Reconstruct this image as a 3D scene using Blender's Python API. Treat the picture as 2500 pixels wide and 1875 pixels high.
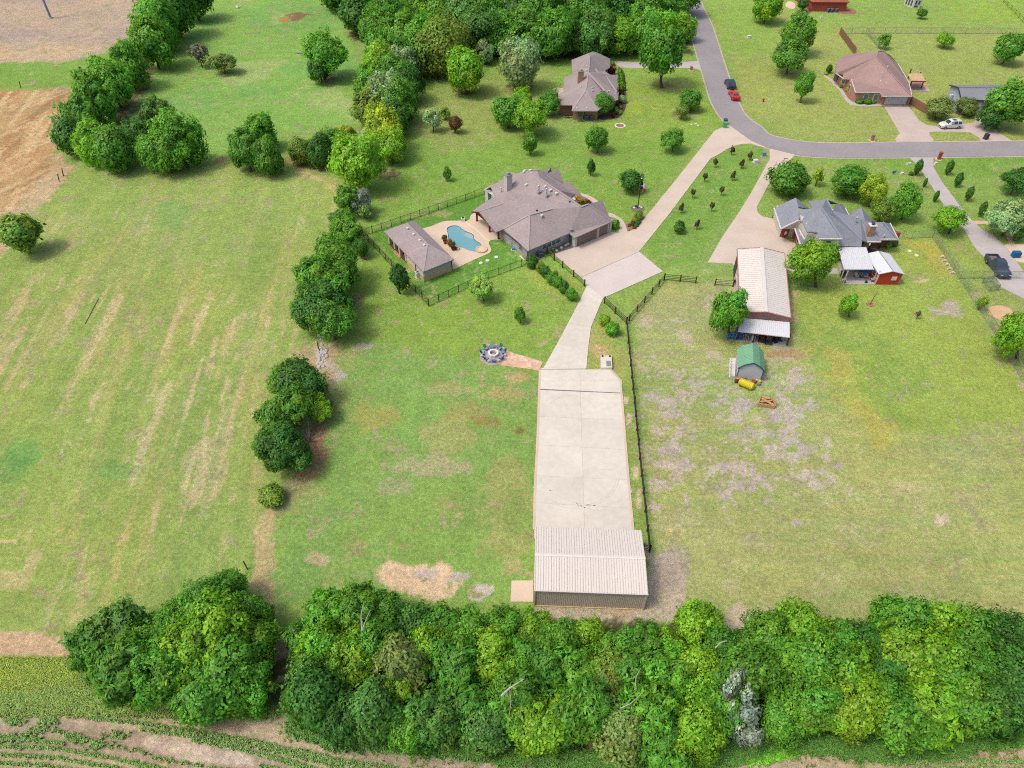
import bpy, math, random
import numpy as np
from mathutils import Vector, Matrix, geometry
from math import radians as rad, sin, cos, pi

for o in list(bpy.data.objects): bpy.data.objects.remove(o)
scene = bpy.context.scene
COL = scene.collection

# ------------------------------------------------------------ camera, light, exposure
CAM_H, PITCH, FPX = 68.0, rad(44.5), 1735.0          # drone height (m), downward pitch, focal length in photo pixels (2500 wide)
cam = bpy.data.cameras.new('camera'); cam.sensor_width = 36.0; cam.lens = 36.0 * FPX / 2500.0
cam.clip_start = 1.0; cam.clip_end = 6000
camo = bpy.data.objects.new('camera', cam); COL.objects.link(camo)
camo.location = (0, 0, CAM_H); camo.rotation_euler = (rad(90) - PITCH, 0, 0)
scene.camera = camo

SUN_EL, SUN_AZ = rad(60), math.atan2(-0.36, -0.93)    # direction towards the sun (from the left, a little in front)
w = bpy.data.worlds.new("World"); scene.world = w; w.use_nodes = True
nt = w.node_tree
sky = nt.nodes.new('ShaderNodeTexSky'); sky.sky_type = 'NISHITA'; sky.sun_disc = False
sky.sun_elevation = SUN_EL; sky.sun_rotation = rad(90) - SUN_AZ
sky.altitude = 200; sky.air_density = 1.0; sky.dust_density = 7.0; sky.ozone_density = 0.4
bg = nt.nodes['Background']; nt.links.new(sky.outputs[0], bg.inputs[0]); bg.inputs[1].default_value = 0.15
sl = bpy.data.lights.new('sun', 'SUN'); sl.energy = 1.4; sl.angle = rad(10.0); sl.color = (1.0, 0.94, 0.84)
so = bpy.data.objects.new('sun', sl); COL.objects.link(so)
sd = Vector((cos(SUN_EL)*cos(SUN_AZ), cos(SUN_EL)*sin(SUN_AZ), sin(SUN_EL)))
so.rotation_euler = sd.to_track_quat('Z', 'Y').to_euler(); so.location = (-60, 40, 120)
vs = scene.view_settings
vs.view_transform = 'Standard'; vs.look = 'None'; vs.exposure = 0.45; vs.gamma = 1.0; vs.use_curve_mapping = False
scene.cycles.use_denoising = False; scene.cycles.filter_width = 1.1; scene.cycles.sample_clamp_indirect = 4.0
scene.cycles.max_bounces = 5; scene.cycles.diffuse_bounces = 3; scene.cycles.transmission_bounces = 3
scene.cycles.transparent_max_bounces = 6

# ------------------------------------------------------------ helpers
st, ct = sin(PITCH), cos(PITCH)
def G(sx, sy, z=0.0):
    """place on the plane at height z that a photo pixel (2500 x 1875) looks at"""
    u = (sx - 1250) / FPX; v = (sy - 937.5) / FPX
    s = (z - CAM_H) / (-(st + v * ct))
    return Vector((u * s, (ct - v * st) * s, z))
def PJ(x, y, z):
    zz = z - CAM_H; d = y * ct - zz * st; dn = -y * st - zz * ct
    return 1250 + FPX * x / d, 937.5 + FPX * dn / d
def zm(x0, y0, s):
    return lambda a, b, z=0.0: G(x0 + a / s, y0 + b / s, z)
DS = 2500 / 2212.0
def GD(x, y, z=0.0): return G(x * DS, y * DS, z)
def ppm(sy, ): return (sy + 767) * ct / CAM_H
def lin(c):
    out = []
    for v in c[:3]:
        v = v / 255.0
        out.append(v / 12.92 if v <= 0.04045 else ((v + 0.055) / 1.055) ** 2.4)
    return out
KALB = 1.75
def alb(c):
    return [min(0.85, v / KALB) for v in lin(c)]

class MB:
    def __init__(s): s.v = []; s.f = []
    def add(s, vs, fs):
        n = len(s.v); s.v += [tuple(p) for p in vs]; s.f += [tuple(i + n for i in f) for f in fs]; return s
    def box(s, c, sz, rz=0.0, tilt=None):
        x, y, z = sz[0]/2, sz[1]/2, sz[2]/2
        P = [Vector((a*x, b*y, d*z)) for d in (-1, 1) for a, b in ((-1,-1),(1,-1),(1,1),(-1,1))]
        if tilt: P = [tilt @ p for p in P]
        R = Matrix.Rotation(rz, 3, 'Z'); P = [R @ p + Vector(c) for p in P]
        return s.add(P, [(3,2,1,0),(4,5,6,7),(0,1,5,4),(1,2,6,5),(2,3,7,6),(3,0,4,7)])
    def beam(s, a, b, wd, ht):
        a, b = Vector(a), Vector(b); d = (b - a); L = d.length
        if L < 1e-6: return s
        d.normalize(); up = Vector((0,0,1)) if abs(d.z) < .95 else Vector((0,1,0))
        r = d.cross(up).normalized() * wd/2; u = r.cross(d).normalized() * ht/2
        P = [a-r-u, a+r-u, a+r+u, a-r+u, b-r-u, b+r-u, b+r+u, b-r+u]
        return s.add(P, [(0,1,2,3),(7,6,5,4),(0,4,5,1),(1,5,6,2),(2,6,7,3),(3,7,4,0)])
    def prism(s, poly, z0, z1):
        n = len(poly); A = [(p[0], p[1], z0) for p in poly] + [(p[0], p[1], z1) for p in poly]
        area = sum(poly[i][0]*poly[(i+1)%n][1]-poly[(i+1)%n][0]*poly[i][1] for i in range(n))
        if area < 0: A = A[:n][::-1] + A[n:][::-1]
        base = len(s.v); s.v += [tuple(p) for p in A]
        pts = [Vector((p[0], p[1], 0)) for p in A[:n]]
        for t in geometry.tessellate_polygon([pts]):
            a, b, c = t
            q = (pts[b]-pts[a]).cross(pts[c]-pts[a]).z
            if q < 0: a, b, c = c, b, a
            s.f.append((base+n+a, base+n+b, base+n+c)); s.f.append((base+c, base+b, base+a))
        for i in range(n):
            j = (i+1) % n; s.f.append((base+i, base+j, base+n+j, base+n+i))
        return s
    def sheet(s, P):
        """polygon in 3-D, facing up"""
        base = len(s.v); s.v += [tuple(p) for p in P]
        pts = [Vector((p[0], p[1], 0)) for p in P]
        for a, b, c in geometry.tessellate_polygon([pts]):
            if (pts[b]-pts[a]).cross(pts[c]-pts[a]).z < 0: a, b, c = c, b, a
            s.f.append((base+a, base+b, base+c))
        return s
    def tube(s, pts, rs, n=8, cap=True):
        pts = [Vector(p) for p in pts]; base = len(s.v); m = len(pts)
        if not hasattr(rs, '__len__'): rs = [rs]*m
        for i, p in enumerate(pts):
            d = (pts[min(i+1, m-1)] - pts[max(i-1, 0)]).normalized()
            up = Vector((0,0,1)) if abs(d.z) < .9 else Vector((1,0,0))
            r = d.cross(up).normalized(); u = r.cross(d)
            for k in range(n):
                a = 2*pi*k/n; s.v.append(tuple(p + (r*cos(a) + u*sin(a))*rs[i]))
        for i in range(m-1):
            for k in range(n):
                a = base+i*n+k; b = base+i*n+(k+1)%n
                s.f.append((a, a+n, b+n, b))
        if cap:
            s.f.append(tuple(base+k for k in range(n))); s.f.append(tuple(base+(m-1)*n+k for k in range(n))[::-1])
        return s
    def lathe(s, c, prof, n=14):
        base = len(s.v); m = len(prof)
        for r, z in prof:
            for k in range(n): s.v.append((c[0]+r*cos(2*pi*k/n), c[1]+r*sin(2*pi*k/n), c[2]+z))
        for i in range(m-1):
            for k in range(n):
                a = base+i*n+k; b = base+i*n+(k+1)%n; s.f.append((a, b, b+n, a+n))
        s.f.append(tuple(base+k for k in range(n))[::-1]); s.f.append(tuple(base+(m-1)*n+k for k in range(n)))
        return s
    def build(s, name, m, parent=None, local=False, smooth=False):
        v = s.v
        if parent is not None and not local:
            l = parent.location
            if parent.parent is not None: l = l + parent.parent.location
            v = [(p[0]-l.x, p[1]-l.y, p[2]-l.z) for p in v]
        me = bpy.data.meshes.new(name); me.from_pydata(v, [], s.f); me.update()
        if smooth: me.polygons.foreach_set('use_smooth', [True]*len(me.polygons))
        me.materials.append(m)
        o = bpy.data.objects.new(name, me); COL.objects.link(o)
        if parent is not None: o.parent = parent
        return o

def thing(name, label, cat, loc=(0,0,0), rz=0.0, group=None):
    o = bpy.data.objects.new(name, None); COL.objects.link(o); o.empty_display_size = .3
    o.location = loc; o.rotation_euler = (0, 0, rz); o['label'] = label; o['category'] = cat
    if group: o['group'] = group
    return o
def tag(o, label, cat, group=None):
    o['label'] = label; o['category'] = cat
    if group: o['group'] = group
    return o
def struct(o): o['kind'] = 'structure'; return o
def stuff(o): o['kind'] = 'stuff'; return o
def dup(root, loc, rz, label, group=None):
    r = root.copy(); COL.objects.link(r); r.location = loc; r.rotation_euler = (0, 0, rz); r['label'] = label
    if group: r['group'] = group
    for ch in list(root.children):
        c = ch.copy(); COL.objects.link(c); c.parent = r
        for g in ch.children:
            d = g.copy(); COL.objects.link(d); d.parent = c
    return r

# ------------------------------------------------------------ materials
MATS = {}
def mat(name, c, rough=0.85, var=0.12, scale=1.2, fine=0.0, fscale=8.0, bump=0.0, metal=0.0, spec=0.3, raw=False):
    if name in MATS: return MATS[name]
    m = bpy.data.materials.new(name); m.use_nodes = True; t = m.node_tree; b = t.nodes['Principled BSDF']
    b.inputs['Roughness'].default_value = rough; b.inputs['Metallic'].default_value = metal
    b.inputs['Specular IOR Level'].default_value = spec
    c = c if raw else alb(c)
    tc = t.nodes.new('ShaderNodeTexCoord')
    n1 = t.nodes.new('ShaderNodeTexNoise'); n1.inputs['Scale'].default_value = scale; n1.inputs['Detail'].default_value = 5
    t.links.new(tc.outputs['Object'], n1.inputs['Vector'])
    mr = t.nodes.new('ShaderNodeMapRange'); mr.inputs[1].default_value = .3; mr.inputs[2].default_value = .7
    mr.inputs[3].default_value = 1 - var; mr.inputs[4].default_value = 1 + var
    t.links.new(n1.outputs[0], mr.inputs[0])
    fac = mr.outputs[0]
    if fine > 0:
        n2 = t.nodes.new('ShaderNodeTexNoise'); n2.inputs['Scale'].default_value = fscale; n2.inputs['Detail'].default_value = 3
        t.links.new(tc.outputs['Object'], n2.inputs['Vector'])
        m2 = t.nodes.new('ShaderNodeMapRange'); m2.inputs[1].default_value = .3; m2.inputs[2].default_value = .7
        m2.inputs[3].default_value = 1 - fine; m2.inputs[4].default_value = 1 + fine
        t.links.new(n2.outputs[0], m2.inputs[0])
        mu = t.nodes.new('ShaderNodeMath'); mu.operation = 'MULTIPLY'
        t.links.new(fac, mu.inputs[0]); t.links.new(m2.outputs[0], mu.inputs[1]); fac = mu.outputs[0]
    if name.startswith('concrete') or name == 'metal_beige':
        oi = t.nodes.new('ShaderNodeObjectInfo'); m3_ = t.nodes.new('ShaderNodeMapRange'); m3_.inputs[3].default_value = .965; m3_.inputs[4].default_value = 1.035
        t.links.new(oi.outputs['Random'], m3_.inputs[0]); mu3 = t.nodes.new('ShaderNodeMath'); mu3.operation = 'MULTIPLY'
        t.links.new(fac, mu3.inputs[0]); t.links.new(m3_.outputs[0], mu3.inputs[1]); fac = mu3.outputs[0]
    vm = t.nodes.new('ShaderNodeVectorMath'); vm.operation = 'SCALE'; vm.inputs[0].default_value = c
    t.links.new(fac, vm.inputs['Scale']); t.links.new(vm.outputs[0], b.inputs['Base Color'])
    if bump > 0:
        bp = t.nodes.new('ShaderNodeBump'); bp.inputs['Strength'].default_value = bump; bp.inputs['Distance'].default_value = .05
        t.links.new(fac, bp.inputs['Height']); t.links.new(bp.outputs[0], b.inputs['Normal'])
    MATS[name] = m; return m
M = lambda n: MATS[n]
mat('concrete_pale', (232,226,214), .9, .075, .16, .05, 1.4)
mat('concrete_tan', (222,206,192), .9, .06, .3, .04, 2.5)
mat('concrete_sand', (236,214,192), .9, .06, .4, .04, 3)
mat('concrete_grey', (205,198,198), .9, .08, .3, .05, 2)
mat('joint', (198,188,176), .95, .1)
mat('asphalt', (166,161,165), .92, .07, .18, .07, 1.6)
mat('shingle_mauve', (174,161,162), .9, .07, .35, .16, 4.0, .25)
mat('shingle_blue', (152,157,170), .9, .06, .35, .16, 4.0, .25)
mat('shingle_grey', (172,160,160), .9, .08, .3, .14, 4.0, .25)
mat('shingle_pink', (174,146,142), .9, .08, .3, .14, 4.0, .25)
mat('ridge_cap', (186,172,174), .9, .05, 1)
mat('roof_cream', (240,234,228), .55, .03, .2, .02, 3, 0, 0, .4)
mat('roof_white', (234,238,246), .5, .02, .3, 0, 8, 0, 0, .4)
mat('roof_bluegrey', (150,152,165), .7, .05, .3, .04, 3)
mat('roof_green', (134,190,156), .6, .06, .5, .04, 4)
mat('metal_beige', (238,231,224), .55, .03, .2, .02, 3, 0, 0, .4)
mat('metal_rib', (229,222,215), .6, .04, .5)
mat('wall_beige', (226,216,200), .75, .05, .6)
mat('siding_grey', (226,221,224), .8, .05, .6)
mat('siding_pale', (220,213,206), .8, .05, .5)
mat('brick_grey', (188,172,166), .9, .06, .6, .12, 6, .1)
mat('brick_red', (182,84,74), .9, .1, .8, .12, 5, .1)
mat('brick_brown', (190,142,122), .9, .1, 1.0, .22, 4, .1)
mat('brick_tan', (184,146,122), .9, .1, 1.0, .2, 4, .1)
mat('stone_tan', (228,200,160), .9, .12, 1.6, .16, 5, .1)
mat('barn_red', (200,70,50), .75, .06, .8)
mat('barn_trim', (190,122,112), .8, .06, .8)
mat('barn_dusk', (194,150,150), .8, .06, .8)
mat('barn_cream', (226,214,202), .8, .04, .5)
mat('door_brown', (168,140,130), .8, .05, 1)
mat('door_white', (232,234,244), .7, .03, 1)
mat('trim_white', (236,234,232), .6, .02, 1)
mat('trim_dark', (70,66,72), .7, .05, 2)
mat('wood_red', (112,62,52), .85, .12, 2)
mat('wood_brown', (150,112,88), .9, .14, 1.5, .1, 6)
mat('wood_raw', (206,160,116), .9, .12, 2, .1, 8)
mat('pergola_tan', (226,192,150), .85, .05, 1)
mat('black_metal', (44,46,48), .5, .08, 3)
mat('rust_post', (98,52,36), .8, .15, 3)
mat('galv', (160,176,162), .45, .06, 3, 0, 8, 0, .2)
mat('link_wire', (146,166,140), .5, .06, 3, 0, 8, 0, .2)
mat('glass_dark', (66,82,92), .12, .08, 1.5, 0, 8, 0, 0, .6)
mat('glass_teal', (86,128,134), .15, .08, 1.5, 0, 8, 0, 0, .6)
mat('white_plastic', (240,240,238), .45, .02, 2)
mat('grey_metal', (150,152,158), .5, .06, 3)
mat('ac_dark', (92,98,108), .6, .08, 4)
mat('steel_pipe', (200,206,214), .35, .04, 3, 0, 8, 0, .4)
mat('terracotta', (176,96,66), .85, .1, 3)
mat('blue_paint', (26,108,168), .6, .1, 5)
mat('blue_cloth', (36,92,170), .7, .08, 3)
mat('blue_plastic', (62,132,214), .5, .08, 3)
mat('yellow_tank', (232,212,44), .6, .05, 2)
mat('red_paint', (206,40,38), .4, .04, 2)
mat('car_white', (242,243,246), .25, .01, 1, 0, 8, 0, 0, .6)
mat('car_red', (228,44,48), .25, .02, 1, 0, 8, 0, 0, .6)
mat('car_navy', (52,64,88), .25, .03, 1, 0, 8, 0, 0, .6)
mat('car_slate', (70,80,98), .25, .03, 1, 0, 8, 0, 0, .6)
mat('tyre', (40,40,42), .9, .1, 6)
mat('rim', (150,152,158), .4, .05, 6, 0, 8, 0, .3)
mat('lamp_red', (180,30,30), .4, .02, 3)
mat('lamp_clear', (230,232,236), .2, .02, 3)
mat('stone_white', (240,238,234), .85, .04, 4)
mat('paver_mauve', (190,176,176), .9, .1, 1.4, .14, 5)
mat('flag_paint', (230,190,156), .9, .16, .9, .15, 3)
mat('stepping', (232,198,170), .9, .14, .8, .1, 3)
mat('cushion_peach', (232,184,164), .8, .1, 4)
mat('gravel_grey', (126,120,128), .95, .2, 2, .25, 6)
mat('mulch', (104,84,74), .95, .2, 2, .2, 6)
mat('mulch_red', (168,120,104), .95, .15, 2, .2, 6)
mat('earth_sand', (228,190,150), .95, .1, 1.2, .1, 6)
mat('bark', (104,94,84), .95, .2, 4)
mat('bark_pale', (196,188,182), .95, .12, 4)
mat('twig_grey', (156,142,140), .95, .15, 5)
mat('pool_tile', (58,110,140), .4, .1, 6)
mat('pool_wall', (120,186,200), .7, .04, 1)
mat('coping', (238,216,192), .9, .05, 1.5)
mat('green_plastic', (84,196,110), .5, .05, 3)
mat('teal_box', (124,172,166), .6, .05, 3)
mat('flag_blue', (40,60,120), .8, .04, 3)
mat('flag_white', (236,236,238), .8, .03, 3)
mat('flag_red', (206,70,74), .8, .04, 3)

def water_mat():
    m = bpy.data.materials.new('pool_water'); m.use_nodes = True; t = m.node_tree; b = t.nodes['Principled BSDF']
    b.inputs['Base Color'].default_value = (*alb((126,186,198)), 1); b.inputs['Roughness'].default_value = .08
    n = t.nodes.new('ShaderNodeTexNoise'); n.inputs['Scale'].default_value = 2.2; n.inputs['Detail'].default_value = 3
    tc = t.nodes.new('ShaderNodeTexCoord'); t.links.new(tc.outputs['Object'], n.inputs['Vector'])
    bp = t.nodes.new('ShaderNodeBump'); bp.inputs['Strength'].default_value = .12; bp.inputs['Distance'].default_value = .05
    t.links.new(n.outputs[0], bp.inputs['Height']); t.links.new(bp.outputs[0], b.inputs['Normal'])
    MATS['water'] = m
water_mat()

def ground_mat():
    m = bpy.data.materials.new('ground_grass_and_soil'); m.use_nodes = True; t = m.node_tree; b = t.nodes['Principled BSDF']
    b.inputs['Roughness'].default_value = 1.0; b.inputs['Specular IOR Level'].default_value = .05
    at = t.nodes.new('ShaderNodeAttribute'); at.attribute_name = 'soil'
    tc = t.nodes.new('ShaderNodeTexCoord')
    cur = None
    for sc_, am, dt in ((0.55, .10, 4), (2.2, .20, 5), (7.0, .24, 4), (20.0, .2, 2)):
        n = t.nodes.new('ShaderNodeTexNoise'); n.inputs['Scale'].default_value = sc_; n.inputs['Detail'].default_value = dt
        t.links.new(tc.outputs['Object'], n.inputs['Vector'])
        r = t.nodes.new('ShaderNodeMapRange'); r.inputs[1].default_value = .3; r.inputs[2].default_value = .7
        r.inputs[3].default_value = 1-am; r.inputs[4].default_value = 1+am; r.clamp = False
        t.links.new(n.outputs[0], r.inputs[0])
        if cur is None: cur = r.outputs[0]
        else:
            mu = t.nodes.new('ShaderNodeMath'); mu.operation = 'MULTIPLY'
            t.links.new(cur, mu.inputs[0]); t.links.new(r.outputs[0], mu.inputs[1]); cur = mu.outputs[0]
    # warm / cool drift between straw and green blades
    n = t.nodes.new('ShaderNodeTexNoise'); n.inputs['Scale'].default_value = 1.3; n.inputs['Detail'].default_value = 6; n.inputs['Roughness'].default_value = .7
    t.links.new(tc.outputs['Object'], n.inputs['Vector'])
    rp = t.nodes.new('ShaderNodeValToRGB'); e = rp.color_ramp.elements
    e[0].position = .30; e[0].color = (.88, 1.0, .84, 1); e[1].position = .74; e[1].color = (1.17, 1.03, 1.10, 1)
    t.links.new(n.outputs[0], rp.inputs[0])
    v1 = t.nodes.new('ShaderNodeVectorMath'); v1.operation = 'MULTIPLY'
    t.links.new(at.outputs['Color'], v1.inputs[0]); t.links.new(rp.outputs[0], v1.inputs[1])
    v2 = t.nodes.new('ShaderNodeVectorMath'); v2.operation = 'SCALE'
    t.links.new(v1.outputs[0], v2.inputs[0]); t.links.new(cur, v2.inputs['Scale'])
    t.links.new(v2.outputs[0], b.inputs['Base Color'])
    bp = t.nodes.new('ShaderNodeBump'); bp.inputs['Strength'].default_value = .6; bp.inputs['Distance'].default_value = .08
    t.links.new(cur, bp.inputs['Height']); t.links.new(bp.outputs[0], b.inputs['Normal'])
    MATS['ground'] = m
ground_mat()

def leaf_mat(name='leaf', gloss=.35):
    m = bpy.data.materials.new(name); m.use_nodes = True; t = m.node_tree
    for n in list(t.nodes): t.nodes.remove(n)
    out = t.nodes.new('ShaderNodeOutputMaterial')
    oi = t.nodes.new('ShaderNodeObjectInfo')
    at = t.nodes.new('ShaderNodeAttribute'); at.attribute_name = 'tint'
    v = t.nodes.new('ShaderNodeVectorMath'); v.operation = 'MULTIPLY'
    t.links.new(oi.outputs['Color'], v.inputs[0]); t.links.new(at.outputs['Color'], v.inputs[1])
    b = t.nodes.new('ShaderNodeBsdfPrincipled'); b.inputs['Roughness'].default_value = .55; b.inputs['Specular IOR Level'].default_value = gloss
    t.links.new(v.outputs[0], b.inputs['Base Color'])
    tr = t.nodes.new('ShaderNodeBsdfTranslucent')
    v3 = t.nodes.new('ShaderNodeVectorMath'); v3.operation = 'MULTIPLY'; v3.inputs[1].default_value = (1.25, 1.2, .5)
    t.links.new(v.outputs[0], v3.inputs[0]); t.links.new(v3.outputs[0], tr.inputs['Color'])
    mx = t.nodes.new('ShaderNodeMixShader'); mx.inputs[0].default_value = .42
    t.links.new(b.outputs[0], mx.inputs[1]); t.links.new(tr.outputs[0], mx.inputs[2]); t.links.new(mx.outputs[0], out.inputs[0])
    MATS[name] = m
leaf_mat()

# ------------------------------------------------------------ noise for the soil colours
def vnoise(x, y, seed=0):
    xi = np.floor(x).astype(np.int64); yi = np.floor(y).astype(np.int64); xf = x - xi; yf = y - yi
    def h(a, b):
        n = (a * 374761393 + b * 668265263 + seed * 974711) & 0x7fffffff
        n = ((n ^ (n >> 13)) * 1274126177) & 0x7fffffff
        return ((n ^ (n >> 16)) & 0xffff) / 65535.0
    u = xf*xf*(3-2*xf); v = yf*yf*(3-2*yf)
    return (h(xi,yi)*(1-u)+h(xi+1,yi)*u)*(1-v) + (h(xi,yi+1)*(1-u)+h(xi+1,yi+1)*u)*v
def fbm(x, y, seed=0, oct=4):
    a, s, t = 1.0, 0.0, 0.0
    for i in range(oct):
        s = s + a*vnoise(x*2**i, y*2**i, seed+i*17); t += a; a *= .55
    return s / t
def sdf(px, py, poly):
    """signed distance (pixels of the 2212-wide photo), positive inside"""
    n = len(poly); d = np.full(px.shape, 1e9); ins = np.zeros(px.shape, bool)
    for i in range(n):
        ax, ay = poly[i]; bx, by = poly[(i+1) % n]; ex, ey = bx-ax, by-ay
        t = np.clip(((px-ax)*ex + (py-ay)*ey) / max(ex*ex+ey*ey, 1e-9), 0, 1)
        d = np.minimum(d, np.hypot(px-ax-t*ex, py-ay-t*ey))
        c = (ay > py) != (by > py)
        if ey != 0: ins ^= c & (px < (bx-ax)*(py-ay)/ey + ax)
    return np.where(ins, d, -d)

# ------------------------------------------------------------ the ground: one sheet out to the horizon
def build_ground():
    yy = [15.0]
    while yy[-1] < 250: yy.append(yy[-1] + 0.10 + yy[-1]*0.0036)
    yy = np.array([-3000, -300, -40, 5] + yy + [300, 500, 1200, 5000])
    ss = np.concatenate([[-60, -8, -2.2], np.linspace(-1.12, 1.12, 430), [2.2, 8, 60]])
    half = 22 + 0.62*np.clip(yy, 5, 260)
    X = ss[None, :]*half[:, None]; Y = np.repeat(yy[:, None], len(ss), 1)
    yc = np.clip(Y, 12, 260); xc = np.clip(X, -1.3*half[:, None], 1.3*half[:, None])
    d = yc*ct + CAM_H*st; dn = -yc*st + CAM_H*ct
    px = (1250 + FPX*xc/d)/DS; py = (937.5 + FPX*dn/d)/DS
    sh = px.shape
    # wobble for natural borders
    wob = (fbm(X*.22, Y*.22, 3) - .5)
    wob2 = (fbm(X*.9, Y*.9, 5, 3) - .5)
    tex = np.clip(.5 + (fbm(X*.45, Y*.45, 91, 4)-.5)*1.5 + (fbm(X*1.7, Y*1.7, 92, 3)-.5)*1.3, 0, 1)
    def brk(a): return np.clip((a*1.7 + tex*1.3 - 1.2)/.65, 0, 1)
    img = np.zeros(sh + (3,)); img[:] = alb((146,180,84))
    def paint(poly, c, soft=6, edge=18, k=1.0, mask=None):
        s = sdf(px, py, poly) + wob*edge*2 + wob2*edge
        a = np.clip(s/soft*.5+.5, 0, 1)
        if mask is not None: a = a*mask
        a = brk(a)*k
        img[:] = img*(1-a[..., None]) + np.array(alb(c))*a[..., None]
    def blob(cx, cy, rx, ry, c, k=.8, edge=.45, soft=.5, ang=0):
        ca, sa = cos(ang), sin(ang); dx, dy = px-cx, py-cy
        r = np.hypot((dx*ca+dy*sa)/rx, (-dx*sa+dy*ca)/ry) + wob*edge*2 + wob2*edge*1.6
        a = brk(np.clip((1-r)/soft, 0, 1))*k
        img[:] = img*(1-a[..., None]) + np.array(alb(c))*a[..., None]
    def nmask(sx, sy, seed, lo, hi, ang=0.0, oct=4):
        ca, sa = cos(ang), sin(ang)
        n = fbm((X*ca+Y*sa)*sx, (-X*sa+Y*ca)*sy, seed, oct)
        return np.clip((n-lo)/(hi-lo), 0, 1)
    # pastures and lawns
    paint([(430,-60),(730,-60),(760,100),(800,250),(640,340),(150,372),(230,240),(330,110)], (142,188,86), 8, 10)
    paint([(430,-60),(730,-60),(760,100),(800,250),(640,340),(150,372),(230,240),(330,110)], (128,182,90), 30, 40, .7, nmask(.045,.06,11,.5,.62))
    paint([(430,-60),(730,-60),(760,100),(800,250),(640,340),(150,372),(230,240),(330,110)], (176,196,116), 30, 40, .6, nmask(.06,.05,12,.54,.66))
    paint([(800,380),(900,160),(1200,90),(1500,110),(1560,270),(1400,420),(1380,520),(1080,640),(790,560)], (142,182,78), 10, 12)
    paint([(870,240),(960,170),(1190,140),(1240,270),(1080,300),(940,330)], (158,178,92), 25, 30, .8)
    paint([(1300,170),(1500,150),(1550,270),(1400,300),(1270,290)], (150,184,76), 25, 20, .9)
    paint([(850,360),(1060,330),(1100,300),(1400,300),(1520,290),(1360,480),(1020,400),(850,470)], (137,179,74), 25, 20, .9)
    blob(1370,230,45,22,(164,194,68),.8)
    paint([(760,540),(1160,590),(1230,640),(1190,770),(990,780),(760,730)], (142,178,74), 20, 14)
    paint([(800,500),(1050,410),(1120,570),(930,655)], (112,164,64), 4, 3)
    paint([(1120,570),(1260,600),(1240,640),(1150,620)], (160,184,80), 10, 6)
    paint([(1540,-60),(2260,-60),(2260,330),(1700,300),(1600,240)], (164,184,92), 12, 8)
    paint([(1700,-60),(2260,-60),(2260,64),(1840,60),(1700,70)], (152,188,86), 25, 14)
    paint([(2000,-60),(2260,-60),(2260,60),(2060,40)], (154,192,76), 25, 14, .8)
    paint([(1480,-60),(1620,-60),(1700,70),(1640,130),(1560,110)], (152,190,84), 20, 14)
    paint([(1400,470),(1560,310),(1650,320),(1640,380),(1530,560),(1430,580),(1380,520)], (132,174,74), 6, 4)
    paint([(1500,560),(1560,470),(1600,560),(1580,600)], (142,172,90), 15, 10, .8)
    paint([(1670,330),(2260,330),(2260,560),(2080,520),(1660,450)], (146,180,82), 10, 8)
    paint([(1670,330),(2260,330),(2260,390),(1980,370)], (128,176,70), 12, 8, .7)
    # the hay field on the left
    hay = [(165,362),(300,372),(480,358),(620,358),(735,385),(742,420),(712,520),(690,560),(640,650),(655,760),(590,800),(555,1000),(590,1080),(548,1180),(520,1300),(300,1310),(140,1366),(-80,1366),(-80,620),(100,440)]
    paint(hay, (160,184,92), 8, 8)
    a = GD(200,700); b = GD(330,440); ang = math.atan2(b.y-a.y, b.x-a.x)
    paint(hay, (194,186,122), 20, 16, .5, nmask(.035,.40,21,.50,.66,ang))
    paint(hay, (142,174,84), 20, 16, .6, nmask(.03,.42,22,.52,.64,ang))
    paint(hay, (212,196,156), 20, 14, .8, nmask(.07,.50,23,.60,.70,ang)*nmask(.03,.03,25,.40,.58))
    paint(hay, (214,198,158), 18, 14, .75, nmask(.10,.8,24,.64,.74,ang,3)*nmask(.05,.05,26,.44,.6))
    paint(hay, (206,192,146), 14, 12, .7, nmask(.05,1.1,27,.56,.68,ang,2)*nmask(.04,.05,28,.36,.56))
    paint(hay, (146,176,84), 14, 12, .5, nmask(.05,1.2,29,.56,.66,ang,2))
    paint([(180,372),(700,372),(690,480),(420,520),(150,470)], (150,182,88), 60, 40, .55)
    blob(375,465,50,40,(124,176,90),.55); blob(60,975,60,40,(120,176,84),.7); blob(240,1015,60,22,(116,164,84),.5)
    blob(25,1010,70,40,(104,164,80),.5)
    for q in ([(735,420),(712,500),(705,480),(722,420),(700,398),(640,372),(700,382)],):
        paint(q, (214,190,152), 8, 8, .8)
    # bare strips along the fence row
    paint([(556,1100),(596,1090),(592,1160),(604,1240),(600,1330),(520,1330),(540,1220)], (206,184,142), 12, 12, .85)
    paint([(640,760),(690,735),(745,740),(735,830),(700,860),(600,830)], (196,172,138), 18, 16, .9)
    paint([(690,900),(735,905),(735,985),(700,1030),(640,1050),(650,960)], (178,142,112), 12, 12, 1)
    paint([(735,640),(790,630),(770,700),(730,740)], (160,136,112), 14, 12, .9)
    paint([(610,1040),(690,1040),(650,1080),(600,1120)], (150,150,104), 12, 10, .8)
    blob(695,765,13,28,(206,196,188),.95); blob(775,758,45,14,(206,194,186),.85,ang=-.4); blob(740,825,26,22,(196,186,186),.9)
    blob(715,790,20,14,(200,190,176),.7)
    # centre lawn between the fence row and the slab
    mid = [(740,745),(1165,795),(1150,1300),(870,1290),(590,1310),(600,1150),(690,1030)]
    paint(mid, (140,178,84), 20, 16)
    paint(mid, (136,176,86), 25, 20, .8, nmask(.09,.08,31,.5,.62))
    paint(mid, (184,174,112), 25, 20, .5, nmask(.12,.10,32,.55,.66))
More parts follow.
